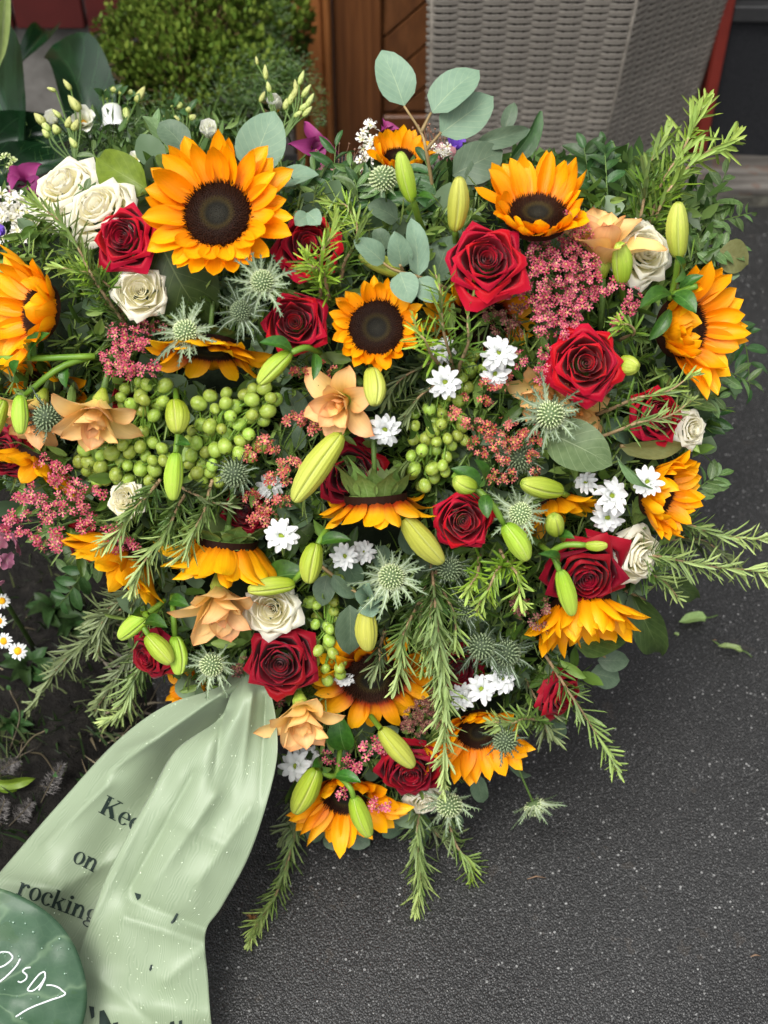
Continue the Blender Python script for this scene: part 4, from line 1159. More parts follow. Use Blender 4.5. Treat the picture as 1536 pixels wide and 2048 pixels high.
# ------------------------------------------------------------------ the heart: cushion and filler greenery
HEART = [(-70, 560), (40, 470), (150, 400), (330, 330), (540, 345), (690, 420), (780, 450), (900, 400), (1080, 350), (1290, 410), (1430, 520), (1480, 680), (1400, 900), (1330, 1090), (1230, 1240), (1150, 1370), (1020, 1490), (900, 1550), (760, 1650), (640, 1630), (560, 1510), (450, 1400), (300, 1330), (200, 1150), (50, 1030), (-80, 880)]
def inside(px, py, poly=HEART):
    c = False; n = len(poly)
    for i in range(n):
        (x1, y1), (x2, y2) = poly[i], poly[(i + 1) % n]
        if (y1 > py) != (y2 > py) and px < (x2 - x1) * (py - y1) / (y2 - y1) + x1: c = not c
    return c
m_foam = simple_mat('floral_foam', (0.012, 0.018, 0.010, 1), (0.022, 0.032, 0.016, 1), 40, 0.95, 0.1, 1.0, 0.01)  # nearly black, so the colour itself paints the shade between the blooms
cush = thing('flower_cushion', 'heart shaped floral foam cushion behind all the flowers, darkened to paint shade', 'cushion', loc=W(745, 900, .15))
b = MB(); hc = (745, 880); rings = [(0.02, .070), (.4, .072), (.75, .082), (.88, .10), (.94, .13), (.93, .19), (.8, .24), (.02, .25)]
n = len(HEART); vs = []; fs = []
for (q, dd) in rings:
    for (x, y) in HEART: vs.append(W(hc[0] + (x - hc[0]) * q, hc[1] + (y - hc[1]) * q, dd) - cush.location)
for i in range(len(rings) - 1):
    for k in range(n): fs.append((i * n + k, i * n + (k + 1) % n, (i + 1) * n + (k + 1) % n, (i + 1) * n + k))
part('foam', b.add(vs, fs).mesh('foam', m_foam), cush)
# greenery that nobody could count between the blooms
CLEAR = [(435, 428, 120), (753, 655, 90), (1075, 380, 95), (60, 622, 90), (1400, 655, 95), (255, 478, 60), (618, 497, 55), (592, 648, 65), (972, 527, 75), (1168, 728, 70), (925, 1040, 55), (1168, 1140, 65), (564, 1322, 65), (208, 428, 60), (545, 1218, 50), (198, 850, 60), (700, 815, 60), (1205, 470, 50), (440, 1235, 60), (600, 1450, 50), (1278, 508, 60), (1165, 1245, 85), (450, 1130, 85), (750, 1010, 95), (745, 1370, 95), (960, 1475, 80), (690, 1610, 85), (418, 705, 85), (235, 1135, 75), (1325, 985, 75), (800, 318, 50)]
fm = {'a': MB(), 'b': MB(), 'c': MB()}
rng = random.Random(12)
m_fillt = {'a': tint_leaf('filler_leaves', S(52, 78, 28), S(96, 128, 52), S(150, 178, 92)), 'b': tint_leaf('filler_grey_leaves', S(80, 104, 72), S(116, 140, 106), S(146, 168, 134)), 'c': m_need}
cnt = 0
while cnt < 9000:
    px, py = rng.uniform(-90, 1500), rng.uniform(310, 1680)
    if not inside(px, py): continue
    cnt += 1
    z = rng.uniform(0.012, 0.075); p = W(px, py, z)
    if any((px - a) ** 2 + (py - c) ** 2 < r * r for a, c, r in CLEAR): continue
    if z < .045 and cnt % 7 == 3: z += .04; p = W(px, py, z)
    dr = (Vector([rng.gauss(0, 1) for _ in range(3)]) + TOCAM * .8).normalized()
    kd = rng.choice('aaabcccc')
    if kd == 'b': p = W(px, py, max(z, .048))
    if kd == 'c':
        for e in range(3):
            d3 = (dr + Vector([rng.gauss(0, .7) for _ in range(3)])).normalized()
            needle(fm['c'], p, d3, d3.orthogonal(), rng.uniform(.018, .03), .0023, rng.uniform(.1, .8))
        continue
    up = (TOCAM + Vector([rng.gauss(0, .7) for _ in range(3)])).normalized()
    x = dr.cross(up).normalized(); zz = x.cross(dr); L = rng.uniform(.018, .036) if kd == 'a' else rng.uniform(.026, .042); w = L * (rng.uniform(.26, .4) if kd == 'a' else rng.uniform(.6, .8)) * .5
    sh = rng.random()
    prof = ((.12, .45), (.3, .86), (.5, 1.0), (.7, .86), (.88, .5))
    vv = [p] + [p + dr * L * t + x * w * q + zz * .003 for t, q in prof] + [p + dr * L] + [p + dr * L * t - x * w * q + zz * .003 for t, q in prof[::-1]] + [p + dr * L * .5]
    fm[kd].add(vv, [(k, (k + 1) % 12, 12) for k in range(12)], [(sh, .5)] * 13)
for kd, nm in (('a', 'filler_leaves'), ('b', 'grey_filler_leaves'), ('c', 'filler_needles')):
    struct(nm, fm[kd].mesh(nm, m_fillt[kd]), 'stuff')

# ------------------------------------------------------------------ sunflowers
SF = sunflower
SF('largest sunflower, facing the camera with a wide dark centre', 435, 428, -.035, 71, (-.05, .12, 1), length=1.18, cup=14, var=10, az=0, n1=22, n2=19, curl=lambda t: 1.22 if (t < 60 or t > 300) else (1.08 if t < 130 or t > 230 else .82), seed=1)
SF('smaller sunflower facing the camera between two red roses', 753, 655, -.02, 57, (.02, -.06, 1), length=.88, cup=18, var=26, az=180, n1=20, n2=17, seed=2)
SF('sunflower tilted up towards the woven planter above the brightest red rose', 1075, 428, -.02, 62, (.0, .62, .78), length=1.22, cup=34, var=8, az=180, n1=20, n2=17, curl=lambda t: 1.3 if (t < 70 or t > 290) else .72, seed=3)
SF('sunflower cut off by the picture edge, facing sideways beside the rosemary', 78, 622, -.01, 56, (-.66, .05, .74), length=1.5, cup=22, var=46, az=270, n1=19, n2=15, curl=lambda t: 1.2 if t < 180 else .8, seed=4, extra=[(265, 124, .9, .8), (250, 110, 1.0, .7), (282, 116, .95, .75)])
SF('big sunflower turned outwards at the asphalt side with petals folded on its centre', 1368, 655, -.0, 60, (.55, -.08, .82), length=1.42, cup=20, var=66, az=100, n1=21, n2=17, curl=lambda t: 1.18 if t > 180 else .85, seed=5, extra=[(70, 118, .95, .8), (85, 132, .8, .8), (98, 112, 1.0, .85), (112, 126, .85, .8), (60, 100, 1.0, .7), (125, 104, 1.05, .8), (92, 95, 1.1, .7), (105, 82, 1.15, .7)])
SF('sunflower facing the asphalt seen from its side, below the veined leaf', 1318, 985, .0, 52, (.68, -.2, .7), length=1.3, cup=40, var=30, az=90, n1=20, n2=18, seed=6, sep=6)
SF('drooping sunflower facing down under the dark rose at the asphalt side', 1165, 1222, .0, 62, (.12, -.9, .42), length=1.3, cup=30, var=34, az=0, n1=21, n2=18, seed=7)
SF('sunflower hanging face down above the peach lily, green back showing', 452, 1095, .0, 62, (-.12, -.93, -.15), 'sunflower_petal_yellow', 1.45, 48, n1=21, n2=12, sep=16, seed=8, sepel=-40, seplen=1.1)
SF('face down sunflower whose green spiky sepals show, in the middle of the heart', 752, 1008, -.022, 62, (.05, -.96, -.12), 'sunflower_petal_bicolour', 1.15, 30, 14, 0, n1=14, n2=5, sep=20, width=1.15, seed=9, sepel=-62, seplen=1.35)
SF('two coloured sunflower with red petal bases under the hanging rosemary', 745, 1358, .012, 66, (.02, -.62, .76), 'sunflower_petal_bicolour', 1.15, 12, 14, 0, n1=19, n2=15, seed=10)
SF('sunflower near the lowest edge with rosemary hanging across it', 958, 1462, .0, 46, (.12, -.5, .82), length=1.5, cup=12, var=46, az=0, n1=19, n2=16, curl=lambda t: 1.25 if 90 < t < 270 else .68, seed=11)
SF('lowest sunflower of the heart, lily buds hanging in front', 690, 1592, .0, 48, (.0, -.52, .82), length=1.55, cup=10, var=44, az=0, n1=22, n2=17, curl=lambda t: 1.22 if 90 < t < 270 else .7, seed=12)
SF('brown stained sunflower facing down under the sea holly above the grapes', 418, 700, -.006, 60, (-.05, -.92, .14), 'sunflower_petal_bicolour', 1.25, 30, n1=18, n2=8, sep=10, width=1.2, seed=13)
SF('drooping sunflower on the garden side above the dark rosemary', 245, 1105, .01, 60, (-.52, -.72, .1), 'sunflower_petal_yellow', 1.45, 46, n1=22, n2=16, sep=8, seed=14)
SF('sunflower mostly hidden behind the green ribbon top', 385, 1385, .06, 36, (-.6, -.2, .6), length=1.3, cup=10, n1=16, n2=9, seed=15)
SF('yellow sunflower mostly hidden behind rosemary and white daisies', 958, 645, .03, 58, (.1, -.5, .6), 'sunflower_petal_bicolour', 1.15, 14, n1=17, n2=8, seed=16)
SF('small yellow sunflower peeping out below a lily bud and white daisies', 1108, 1012, .012, 46, (.3, -.85, .15), 'sunflower_petal_yellow', 1.4, 40, n1=16, n2=8, sep=6, seed=17)
SF('sunflower on the garden side behind pink statice', 75, 925, .02, 52, (-.4, -.85, .12), 'sunflower_petal_yellow', 1.35, 40, n1=18, n2=9, sep=6, seed=18)
SF('golden sunflower behind the peach lily at the picture edge', 95, 775, .045, 52, (-.3, -.6, .5), length=1.2, cup=16, n1=16, n2=8, seed=19)
SF('small orange flower among white stock behind the heart', 800, 318, .14, 34, (.1, .55, .7), length=1.4, cup=42, n1=16, n2=12, seed=20)

# ------------------------------------------------------------------ roses
RO = rose
RO('red rose between the cream roses, beside the largest sunflower', 255, 478, -.03, 68, (-.25, -.02, .95), 'red', .3, 0)
RO('red rose with upright rosemary in front, beside the largest sunflower', 618, 497, .005, 70, (.05, .12, .95), 'red', 1.0, 1)
RO('red rose just beside the smaller sunflower, above a lily bud', 592, 648, -.015, 70, (-.05, .0, 1), 'red', 2.0, 2)
RO('brightest and largest red rose, beside pink statice', 972, 527, -.035, 84, (.0, .12, 1), 'red', .8, 0)
RO('red rose with pointed outer petals under the pink statice', 1168, 728, -.03, 80, (.0, -.05, 1), 'red', 2.6, 1)
RO('red rose beside the spiky green sepals, under a curved lily stem', 925, 1040, -.02, 64, (.05, -.1, 1), 'red', 1.6, 2)
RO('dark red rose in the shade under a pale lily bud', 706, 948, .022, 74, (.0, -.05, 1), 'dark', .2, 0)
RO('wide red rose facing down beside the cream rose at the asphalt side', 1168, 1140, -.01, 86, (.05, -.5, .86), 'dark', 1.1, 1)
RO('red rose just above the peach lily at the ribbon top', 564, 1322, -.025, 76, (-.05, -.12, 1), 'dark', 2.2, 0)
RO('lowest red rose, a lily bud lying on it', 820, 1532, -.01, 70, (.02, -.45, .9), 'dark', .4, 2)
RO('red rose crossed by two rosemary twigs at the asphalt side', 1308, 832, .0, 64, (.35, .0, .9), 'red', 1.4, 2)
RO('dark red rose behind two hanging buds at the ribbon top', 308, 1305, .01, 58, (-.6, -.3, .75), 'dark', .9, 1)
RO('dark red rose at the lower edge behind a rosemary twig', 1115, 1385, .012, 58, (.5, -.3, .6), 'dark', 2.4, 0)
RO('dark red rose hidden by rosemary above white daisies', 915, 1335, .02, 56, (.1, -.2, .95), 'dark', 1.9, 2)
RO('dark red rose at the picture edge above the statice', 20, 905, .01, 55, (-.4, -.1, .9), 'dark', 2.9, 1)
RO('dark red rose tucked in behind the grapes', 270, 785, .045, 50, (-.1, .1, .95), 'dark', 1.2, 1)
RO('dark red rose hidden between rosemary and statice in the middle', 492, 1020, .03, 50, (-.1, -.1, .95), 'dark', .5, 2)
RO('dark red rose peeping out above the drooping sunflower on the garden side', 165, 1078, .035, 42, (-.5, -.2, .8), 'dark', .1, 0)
RO('large cream rose behind a red rose beside the largest sunflower', 208, 428, -.012, 82, (-.3, .35, .88), 'white', .6, 0)
RO('cream rose under a red rose beside the broad green leaf', 282, 585, -.02, 60, (.1, .05, 1), 'white', 1.8, 2)
RO('pale cream rose beside an open peach lily under the tall rosemary', 1278, 508, -.005, 74, (.35, .05, .9), 'white', .9, 0)
RO('cream rose above a red rose in the lower middle', 545, 1218, -.018, 60, (-.05, .02, 1), 'white', 2.5, 1)
RO('cream rose turned to the asphalt beside rosemary twigs', 1268, 1108, .0, 66, (.55, -.2, .8), 'white', 1.3, 2)
RO('small cream rose at the asphalt side above an orange sunflower', 1378, 858, .0, 40, (.5, -.1, .85), 'white', .2, 1)
RO('small cream rosebud above the white striped rosemary', 255, 1000, .0, 44, (-.3, .1, .9), 'white', 2.0, 2)
RO('cream rose at the bottom under the lowest red rose', 850, 1592, .015, 46, (.1, -.6, .75), 'white', 1.0, 0)
RO('greenish cream rose behind the large cream rose', 138, 385, .03, 78, (-.3, .4, .8), 'white', 2.7, 1)
RO('cream rose sticking out just above the big cream rose', 232, 395, .06, 50, (.2, .6, .7), 'white', 1.5, 2)

# ------------------------------------------------------------------ peach lilies
LI = lily
LI('peach lily hanging down in front of the grapes', 200, 808, -.03, 108, (-.08, -.86, .5), 0.1, .5, 1)
LI('peach lily above the dark red rose, beside a pale bud', 690, 800, -.012, 92, (-.35, -.35, .85), .6, .5, 2)
LI('peach lily standing upright beside the pale cream rose', 1206, 520, -.012, 112, (-.05, .88, .48), .2, .3, 3)
LI('peach lily hanging under the face down sunflower', 438, 1182, -.025, 112, (.12, -.86, .5), .5, .4, 4)
LI('peach lily at the ribbon top below a red rose', 600, 1410, -.035, 98, (.1, -.75, .65), 1.0, .45, 5)
LI('peach lily at the picture edge beside a sea holly', 80, 805, .005, 100, (-.2, -.85, .5), .3, .4, 6)
LI('peach lily half hidden behind the red rose with pointed petals', 1098, 765, .015, 88, (-.4, -.7, .6), .9, .4, 7)
LI('peach lily petals spread below the red rose beside the sea holly', 1150, 815, .03, 70, (.3, -.5, .75), 1.9, 1.0, 8)

# ------------------------------------------------------------------ lily buds
LS = lily_spray
LS('bright lily bud standing before the small orange flower', [[(850, 470, .03), (838, 440, .0), (826, 400, -.03)]], [(824, 404, -.03, 800, 302, -.05, 38, 'g')], [(828, 402, -.03, 868, 396, -.05, 22)])
LS('stout yellow green bud standing beside the upward sunflower', [[(915, 520, .04), (912, 490, .01), (910, 460, -.02)]], [(910, 462, -.02, 918, 352, -.04, 50, 'p')])
LS('tall upright bud with a whorl of leaves beside the tall rosemary', [[(1340, 600, .0), (1350, 560, -.01), (1357, 512, -.03)], [(1345, 590, -.02), (1370, 580, -.03), (1395, 572, -.04)]], [(1357, 516, -.03, 1358, 402, -.05, 48, 'p')], [(1350, 562, -.03, 1357, 512, -.06, 30), (1345, 592, -.03, 1282, 610, -.05, 38), (1348, 588, -.03, 1392, 622, -.06, 40), (1340, 620, -.03, 1300, 680, -.03, 28), (1360, 580, -.02, 1405, 550, -.04, 24)])
LS('green bud pointing up between the peach lily and cream rose', [[(1245, 600, .02), (1244, 566, -.02)]], [(1244, 566, -.03, 1238, 484, -.05, 46, 'g')])
LS('short round bud between a red rose and a sunflower', [[(1235, 735, .02), (1245, 725, -.02)]], [(1240, 722, -.03, 1278, 735, -.05, 44, 'g')])
LS('bud on a curved stem below the red rose beside the smaller sunflower', [[(640, 705, .0), (612, 695, -.03), (580, 706, -.04)]], [(581, 704, -.04, 517, 770, -.05, 42, 'g')], [(584, 702, -.04, 522, 682, -.06, 30), (630, 708, -.03, 628, 758, -.05, 22)])
LS('bud hanging right under the smaller sunflower', [[(742, 700, .02), (743, 738, -.02)]], [(743, 736, -.03, 748, 813, -.05, 50, 'p')])
LS('two buds in one line in front of the grapes', [[(352, 780, .01), (354, 830, -.02), (356, 870, -.02), (350, 915, -.03)]], [(350, 800, -.03, 354, 868, -.05, 50, 'g'), (352, 905, -.04, 347, 1002, -.05, 42, 'g')], [(356, 885, -.02, 378, 888, -.04, 22)])
LS('biggest pale bud lying across the dark red rose', [[(720, 850, .02), (682, 870, -.03)]], [(682, 868, -.035, 588, 1006, -.05, 66, 'p')])
LS('buds on a bent leafy stem beside the red rose in the middle', [[(905, 950, -.03), (950, 975, -.04), (985, 1010, -.05), (1008, 1050, -.05)]], [(950, 975, -.05, 908, 958, -.06, 38, 'g'), (1010, 1048, -.05, 1054, 1122, -.06, 46, 'g')], [(960, 970, -.05, 955, 920, -.07, 34), (970, 990, -.05, 975, 1035, -.07, 28), (962, 975, -.04, 905, 935, -.04, 34)])
LS('lily bud lying sideways above the white daisies', [[(1150, 1000, .02), (1122, 985, -.02)]], [(1124, 982, -.03, 1042, 965, -.05, 46, 'g')])
LS('plump bud pointing down beside the spiky sepals', [[(785, 1010, .0), (800, 1030, -.03), (812, 1042, -.04)]], [(808, 1036, -.05, 887, 1126, -.05, 60, 'p')])
LS('bud pair hanging beside the white daisy and cream rose', [[(660, 1050, .0), (640, 1080, -.03), (622, 1120, -.03), (585, 1166, -.03)]], [(632, 1086, -.04, 618, 1168, -.055, 50, 'g'), (590, 1168, -.035, 494, 1182, -.05, 42, 'g')], [(640, 1085, -.03, 700, 1078, -.04, 28), (612, 1150, -.02, 520, 1165, .0, 60)])
LS('pale bud hanging over the two coloured sunflower', [[(735, 1190, .0), (733, 1225, -.03)]], [(733, 1216, -.035, 738, 1303, -.05, 54, 'p')])
LS('small bud and long bud on one stem before the wide red rose', [[(1080, 1090, .0), (1105, 1110, -.04), (1120, 1145, -.05)], [(1100, 1105, -.03), (1130, 1090, -.04), (1172, 1090, -.05)]], [(1120, 1140, -.05, 1145, 1232, -.055, 40, 'g'), (1170, 1091, -.05, 1216, 1090, -.06, 24, 'g')], [(1118, 1128, -.04, 1082, 1106, -.06, 22)])
LS('twin buds hanging from leafy stems at the ribbon top', [[(330, 1200, .0), (285, 1240, -.03), (300, 1275, -.04)], [(345, 1190, .0), (347, 1230, -.03), (350, 1275, -.03)]], [(294, 1270, -.05, 344, 1328, -.06, 44, 'g'), (350, 1272, -.03, 356, 1351, -.05, 40, 'g')], [(290, 1245, -.04, 332, 1252, -.06, 30), (280, 1235, -.03, 268, 1228, -.06, 26), (342, 1200, -.02, 375, 1210, -.04, 28)])
LS('opening bud beside the twin buds, pointing towards the soil', [[(320, 1210, .0), (300, 1235, -.02), (275, 1252, -.03)]], [(298, 1228, -.03, 238, 1278, -.04, 42, 'g')])
LS('bud with a brown tip lying on the lowest red rose', [[(740, 1430, .02), (765, 1462, -.03)]], [(762, 1458, -.045, 828, 1534, -.05, 54, 'p')])
LS('twin buds hanging over the lowest sunflower', [[(680, 1500, .0), (672, 1550, -.03), (640, 1545, -.04)], [(676, 1550, -.03), (700, 1575, -.05), (708, 1598, -.05)]], [(634, 1538, -.045, 588, 1626, -.055, 52, 'g'), (708, 1594, -.05, 740, 1674, -.06, 44, 'g')], [(648, 1545, -.04, 628, 1530, -.07, 34), (672, 1552, -.04, 720, 1562, -.06, 26), (690, 1500, .0, 676, 1430, .0, 54)])
LS('twin buds at the picture edge hanging before the peach lily', [[(190, 712, .0), (120, 735, -.03), (50, 790, -.04)], [(190, 712, -.01), (90, 716, -.03), (-10, 716, -.02)]], [(40, 790, -.05, 42, 870, -.06, 40, 'g'), (8, 800, -.04, -14, 876, -.05, 38, 'g')], [(38, 760, -.05, 34, 722, -.07, 40), (62, 716, -.03, 92, 665, -.05, 36), (70, 715, -.03, 55, 685, -.06, 24), (135, 730, -.02, 130, 775, -.03, 24)])
LS('stubby open bud beside the small yellow sunflower', [[(1130, 1085, .0), (1118, 1060, -.03)]], [(1112, 1066, -.03, 1108, 1030, -.05, 42, 'g')], [(1115, 1072, -.03, 1148, 1075, -.05, 20)])
LS('yellowish bud lying behind the eucalyptus leaves', [[(830, 560, .02), (800, 548, .0)]], [(806, 550, .0, 716, 510, -.01, 44, 'p')])

# ------------------------------------------------------------------ grapes
grapes('biggest bunch of grapes behind the pair of lily buds', (440, 830, .0), [(475, 820, .01, 82, 48), (450, 880, .005, 80, 50), (420, 930, .01, 46, 40), (520, 810, .01, 45, 38)], 15.5, 60, seed=1)
grapes('grape bunch behind the hanging peach lily', (300, 850, .01), [(292, 796, .012, 54, 38), (250, 900, .01, 80, 46), (215, 930, .015, 60, 40), (290, 920, .012, 50, 40)], 15.3, 60, seed=2)
grapes('grape bunch hanging below the white daisies in the middle', (870, 790, .03), [(870, 860, .01, 66, 50), (860, 910, .005, 52, 50), (900, 850, .012, 40, 60), (850, 950, .012, 36, 28), (920, 750, .03, 60, 50)], 15, 56, seed=3)
grapes('small grape bunch beside the red rose at the bottom', (665, 1180, .02), [(655, 1320, -.005, 34, 42), (652, 1275, .005, 34, 36), (650, 1220, .02, 36, 40), (672, 1190, .02, 34, 40)], 14, 36, seed=4)

# ------------------------------------------------------------------ sea holly
TH = thistle
TH('pale sea holly star above the brown stained sunflower', 373, 664, -.045, 78, (-.05, -.1, 1))
TH('pale sea holly star touching the largest sunflower', 525, 566, -.05, 74, (.05, .1, 1))
TH('greyer sea holly between the two pale stars', 482, 622, -.03, 74, (.0, -.1, 1), 'd', cone=.24)
TH('round headed sea holly under the bright standing bud', 768, 368, -.01, 48, (-.1, .6, .8), 'l', cone=.5, el=-12, nb=10)
TH('green tinged sea holly beside the veined leaf', 1098, 825, -.03, 80, (.05, -.35, .9), cone=.3, tall=1.2)
TH('sea holly beside the bent lily stem and yellow sunflower', 1040, 1026, -.035, 74, (-.05, -.1, 1))
TH('wide grey sea holly in the lower middle beside hanging rosemary', 783, 1152, -.03, 86, (-.05, -.1, 1), cone=.26)
TH('sea holly at the ribbon top beside the peach lily', 425, 1326, -.03, 64, (.0, -.2, 1), 'l', cone=.32)
TH('dark sea holly just under the plump bud', 898, 1132, -.01, 56, (.1, -.5, .85), 'd', cone=.38)
TH('grey sea holly half hidden beside the bright rosemary tuft', 928, 1215, -.012, 60, (-.1, -.4, .9), 'd', cone=.32)
TH('dark sea holly, upper of the pair above the white daisies', 965, 1286, -.015, 66, (-.3, -.4, .85), 'd', cone=.36)
TH('dark sea holly touching its twin above the white daisies', 1010, 1300, -.012, 68, (.2, -.35, .88), 'd', cone=.34)
TH('sea holly on a bare stem hanging over the asphalt', 1066, 1604, .0, 66, (.35, -.8, -.1), 'l', cone=.28, el=12, stem=1.4)
TH('sea holly at the bottom between two rosemary sprigs', 898, 1602, -.01, 62, (.0, -.45, .88), 'l', cone=.36)
TH('sea holly lying on the petals of a lower sunflower', 1008, 1474, -.035, 52, (.1, -.5, .8), 'd', cone=.4)
TH('sea holly beside the peach lily at the picture edge', 100, 832, -.03, 54, (-.2, -.3, .9), 'd', cone=.44)
TH('dark sea holly beside the biggest bunch of grapes', 474, 944, -.02, 54, (-.3, -.3, .85), 'd', cone=.42)
TH('dark sea holly among the russet statice beside the veined leaf', 1040, 912, .005, 56, (.0, -.2, .95), 'd', cone=.42)

# ------------------------------------------------------------------ white daisies
DA = daisy
DA('white daisy with open centre between two rosemary and grape stems', 997, 706, -.03, 38, (.1, .0, 1))
DA('white daisy tucked under another in the upper middle', 990, 746, -.022, 32, (-.1, -.4, .9))
DA('white daisy in front of dark grapes below upright rosemary', 890, 765, -.03, 37, (.1, -.1, 1))
DA('white daisy beside the peach lily and hanging grapes', 770, 858, -.025, 36, (.0, -.35, .95))
DA('white daisy between statice and face down sunflower', 564, 1070, -.03, 39, (-.05, .05, 1))
DA('white daisy under the spiky green sepals', 689, 1112, -.005, 30, (.05, .0, 1))
DA('dim white daisy behind another under the spiky sepals', 727, 1104, .01, 27, (.1, .2, 1))
DA('white daisy beside the sunflower, in the middle of its cluster', 1222, 992, -.03, 40, (.2, .3, .9))
DA('white daisy lowest of the cluster above the cream rose', 1215, 1034, -.015, 36, (-.1, -.4, .9))
DA('white daisy lying on orange petals at the asphalt side', 1294, 964, -.04, 34, (-.1, .1, 1))
DA('small white daisy below the tip of the veined leaf', 1172, 966, -.012, 26, (-.4, .3, .85))
DA('white daisy nearest the rosemary in the lower cluster', 1003, 1358, -.025, 36, (.3, .1, .9))
DA('white daisy beneath the dark sea hollies', 962, 1378, -.02, 33, (.0, .2, .95))
DA('white daisy touching orange petals in the lower cluster', 925, 1394, -.01, 30, (-.3, .1, .9))
DA('white daisy beside the ribbon under the peach lily', 592, 1532, -.01, 36, (-.2, .0, .95))
DA('small white daisy half behind the peach lily at the bottom', 615, 1512, .012, 26, (.1, .2, .95))
DA('dim white daisy behind upright rosemary beside the smaller sunflower', 885, 703, .0, 32, (.0, .1, 1))
DA('small white daisy peeping out beside the lowest grapes', 690, 1352, .01, 26, (.1, -.3, .9))
DA('white daisy between the dark statice and rosemary in the middle', 540, 975, .015, 30, (.0, .2, .9))

# ------------------------------------------------------------------ pink statice
ST = statice
ST('largest pink statice head beside the brightest red rose', (1140, 640, .04), [(x, y, -.025 + RNG.uniform(-.01, .02), r) for x, y, r in ((1060, 470, 24), (1075, 505, 28), (1110, 490, 26), (1145, 500, 24), (1060, 540, 26), (1095, 545, 30), (1130, 540, 30), (1165, 530, 24), (1040, 575, 20), (1080, 590, 28), (1120, 585, 30), (1155, 575, 28), (1185, 555, 22), (1100, 625, 28), (1135, 620, 28), (1165, 610, 22), (1080, 650, 22), (1125, 660, 24), (1185, 520, 18), (1020, 580, 14), (1150, 640, 18), (1065, 620, 20))], dens=1.1)
ST('pink statice sprigs in front of the peach lily and sunflower', (1140, 520, .03), [(1145, 435, -.03, 16), (1165, 465, -.03, 18), (1150, 470, -.02, 12), (1180, 490, -.02, 12)])
ST('pink statice sprig between the tall bud and red rose', (1215, 650, .03), [(1205, 580, -.03, 18), (1232, 570, -.03, 20), (1268, 590, -.03, 16), (1262, 615, -.03, 18), (1190, 590, -.02, 14), (1235, 645, -.02, 14)])
ST('dull statice under the brightest red rose', (1020, 690, .04), [(990, 620, .0, 18), (1015, 640, .005, 18), (1035, 625, .0, 16), (1000, 655, .01, 18), (1030, 660, .005, 16), (975, 630, .005, 12)], m_stat3)
ST('pink statice head below the cream rose beside the brown stained sunflower', (260, 740, .03), [(235, 665, -.015, 18), (262, 672, -.02, 22), (240, 700, -.02, 24), (270, 705, -.025, 26), (295, 690, -.02, 18), (215, 715, -.015, 18), (250, 735, -.02, 24), (280, 735, -.02, 20), (312, 738, -.025, 16), (225, 745, -.015, 16), (320, 655, -.0, 12), (290, 655, .0, 14)])
ST('big loose pink statice spray over the dark garden side', (230, 1020, .03), [(90, 925, -.02, 16), (125, 940, -.02, 24), (105, 960, -.02, 18), (70, 985, -.02, 20), (45, 1000, -.02, 12), (35, 995, -.015, 12), (150, 975, -.02, 24), (130, 1005, -.02, 26), (100, 1030, -.02, 22), (165, 1010, -.02, 22), (85, 1000, -.02, 16), (20, 1035, -.015, 16), (10, 1065, -.015, 18), (45, 1070, -.015, 16), (70, 1075, -.02, 18), (80, 1095, -.02, 12), (120, 1070, -.02, 20), (110, 1090, -.02, 12), (180, 1040, -.01, 20), (165, 1055, -.02, 12), (200, 985, .0, 16), (30, 1050, -.01, 12), (55, 1030, -.01, 10)])
ST('russet statice beside the veined leaf', (1010, 960, .04), [(975, 860, -.02, 16), (1010, 850, -.025, 20), (1050, 860, -.025, 20), (1070, 880, -.025, 16), (990, 885, -.02, 18), (1020, 890, -.02, 20), (960, 905, -.02, 14), (1000, 920, -.02, 16), (1065, 915, -.025, 14), (1070, 940, -.02, 12), (990, 960, -.02, 18), (1020, 955, -.02, 14), (945, 885, -.01, 12)], m_stat2)
ST('russet statice twigs under the white daisies in the upper middle', (960, 870, .03), [(975, 765, -.02, 14), (1000, 775, -.02, 14), (970, 800, -.02, 12), (910, 825, -.02, 14), (935, 840, -.02, 13), (1010, 750, -.015, 12), (955, 845, -.01, 10), (930, 795, -.015, 8)], m_stat2)
ST('russet statice between the grapes and the biggest pale bud', (560, 960, .04), [(525, 885, -.015, 18), (545, 895, -.015, 14), (505, 905, -.015, 16), (560, 940, -.02, 18), (590, 930, -.02, 18), (535, 960, -.015, 16), (570, 955, -.02, 14), (500, 990, -.015, 18), (525, 1010, -.015, 18), (550, 1000, -.02, 16), (575, 1000, -.02, 10), (515, 1040, -.015, 16), (540, 1035, -.01, 14), (600, 840, -.015, 12), (575, 840, -.015, 14), (625, 855, -.015, 12), (610, 830, -.015, 8)], m_stat2)
ST('pink statice sprigs above the lowest sunflower', (690, 1600, .03), [(730, 1500, -.02, 12), (755, 1487, -.02, 13), (690, 1520, -.03, 16), (710, 1535, -.03, 14), (705, 1550, -.03, 14), (655, 1515, -.02, 14), (685, 1590, -.04, 12), (752, 1608, -.04, 14), (770, 1612, -.035, 12), (765, 1500, -.01, 8)])
ST('dark pink statice at the edge of the drooping sunflower', (1050, 1200, .04), [(1085, 1215, -.03, 16), (1075, 1240, -.03, 14), (1035, 1200, .0, 16), (1040, 1225, .0, 14), (1085, 1255, -.03, 10)], m_stat3)
ST('pink statice sprig hanging on the garden side sunflower', (250, 1060, .02), [(245, 1085, -.03, 12), (240, 1105, -.03, 12), (265, 1090, -.03, 12), (220, 1068, -.02, 14), (235, 1060, -.02, 12)])
ST('faded statice mass beside the lower rosemary', (840, 1440, .04), [(825, 1430, .0, 22), (850, 1410, .0, 22), (815, 1450, .0, 16), (865, 1440, .0, 18), (840, 1455, .0, 16), (860, 1385, .01, 16)], m_stat3, dens=1.3, fpx=4.5)
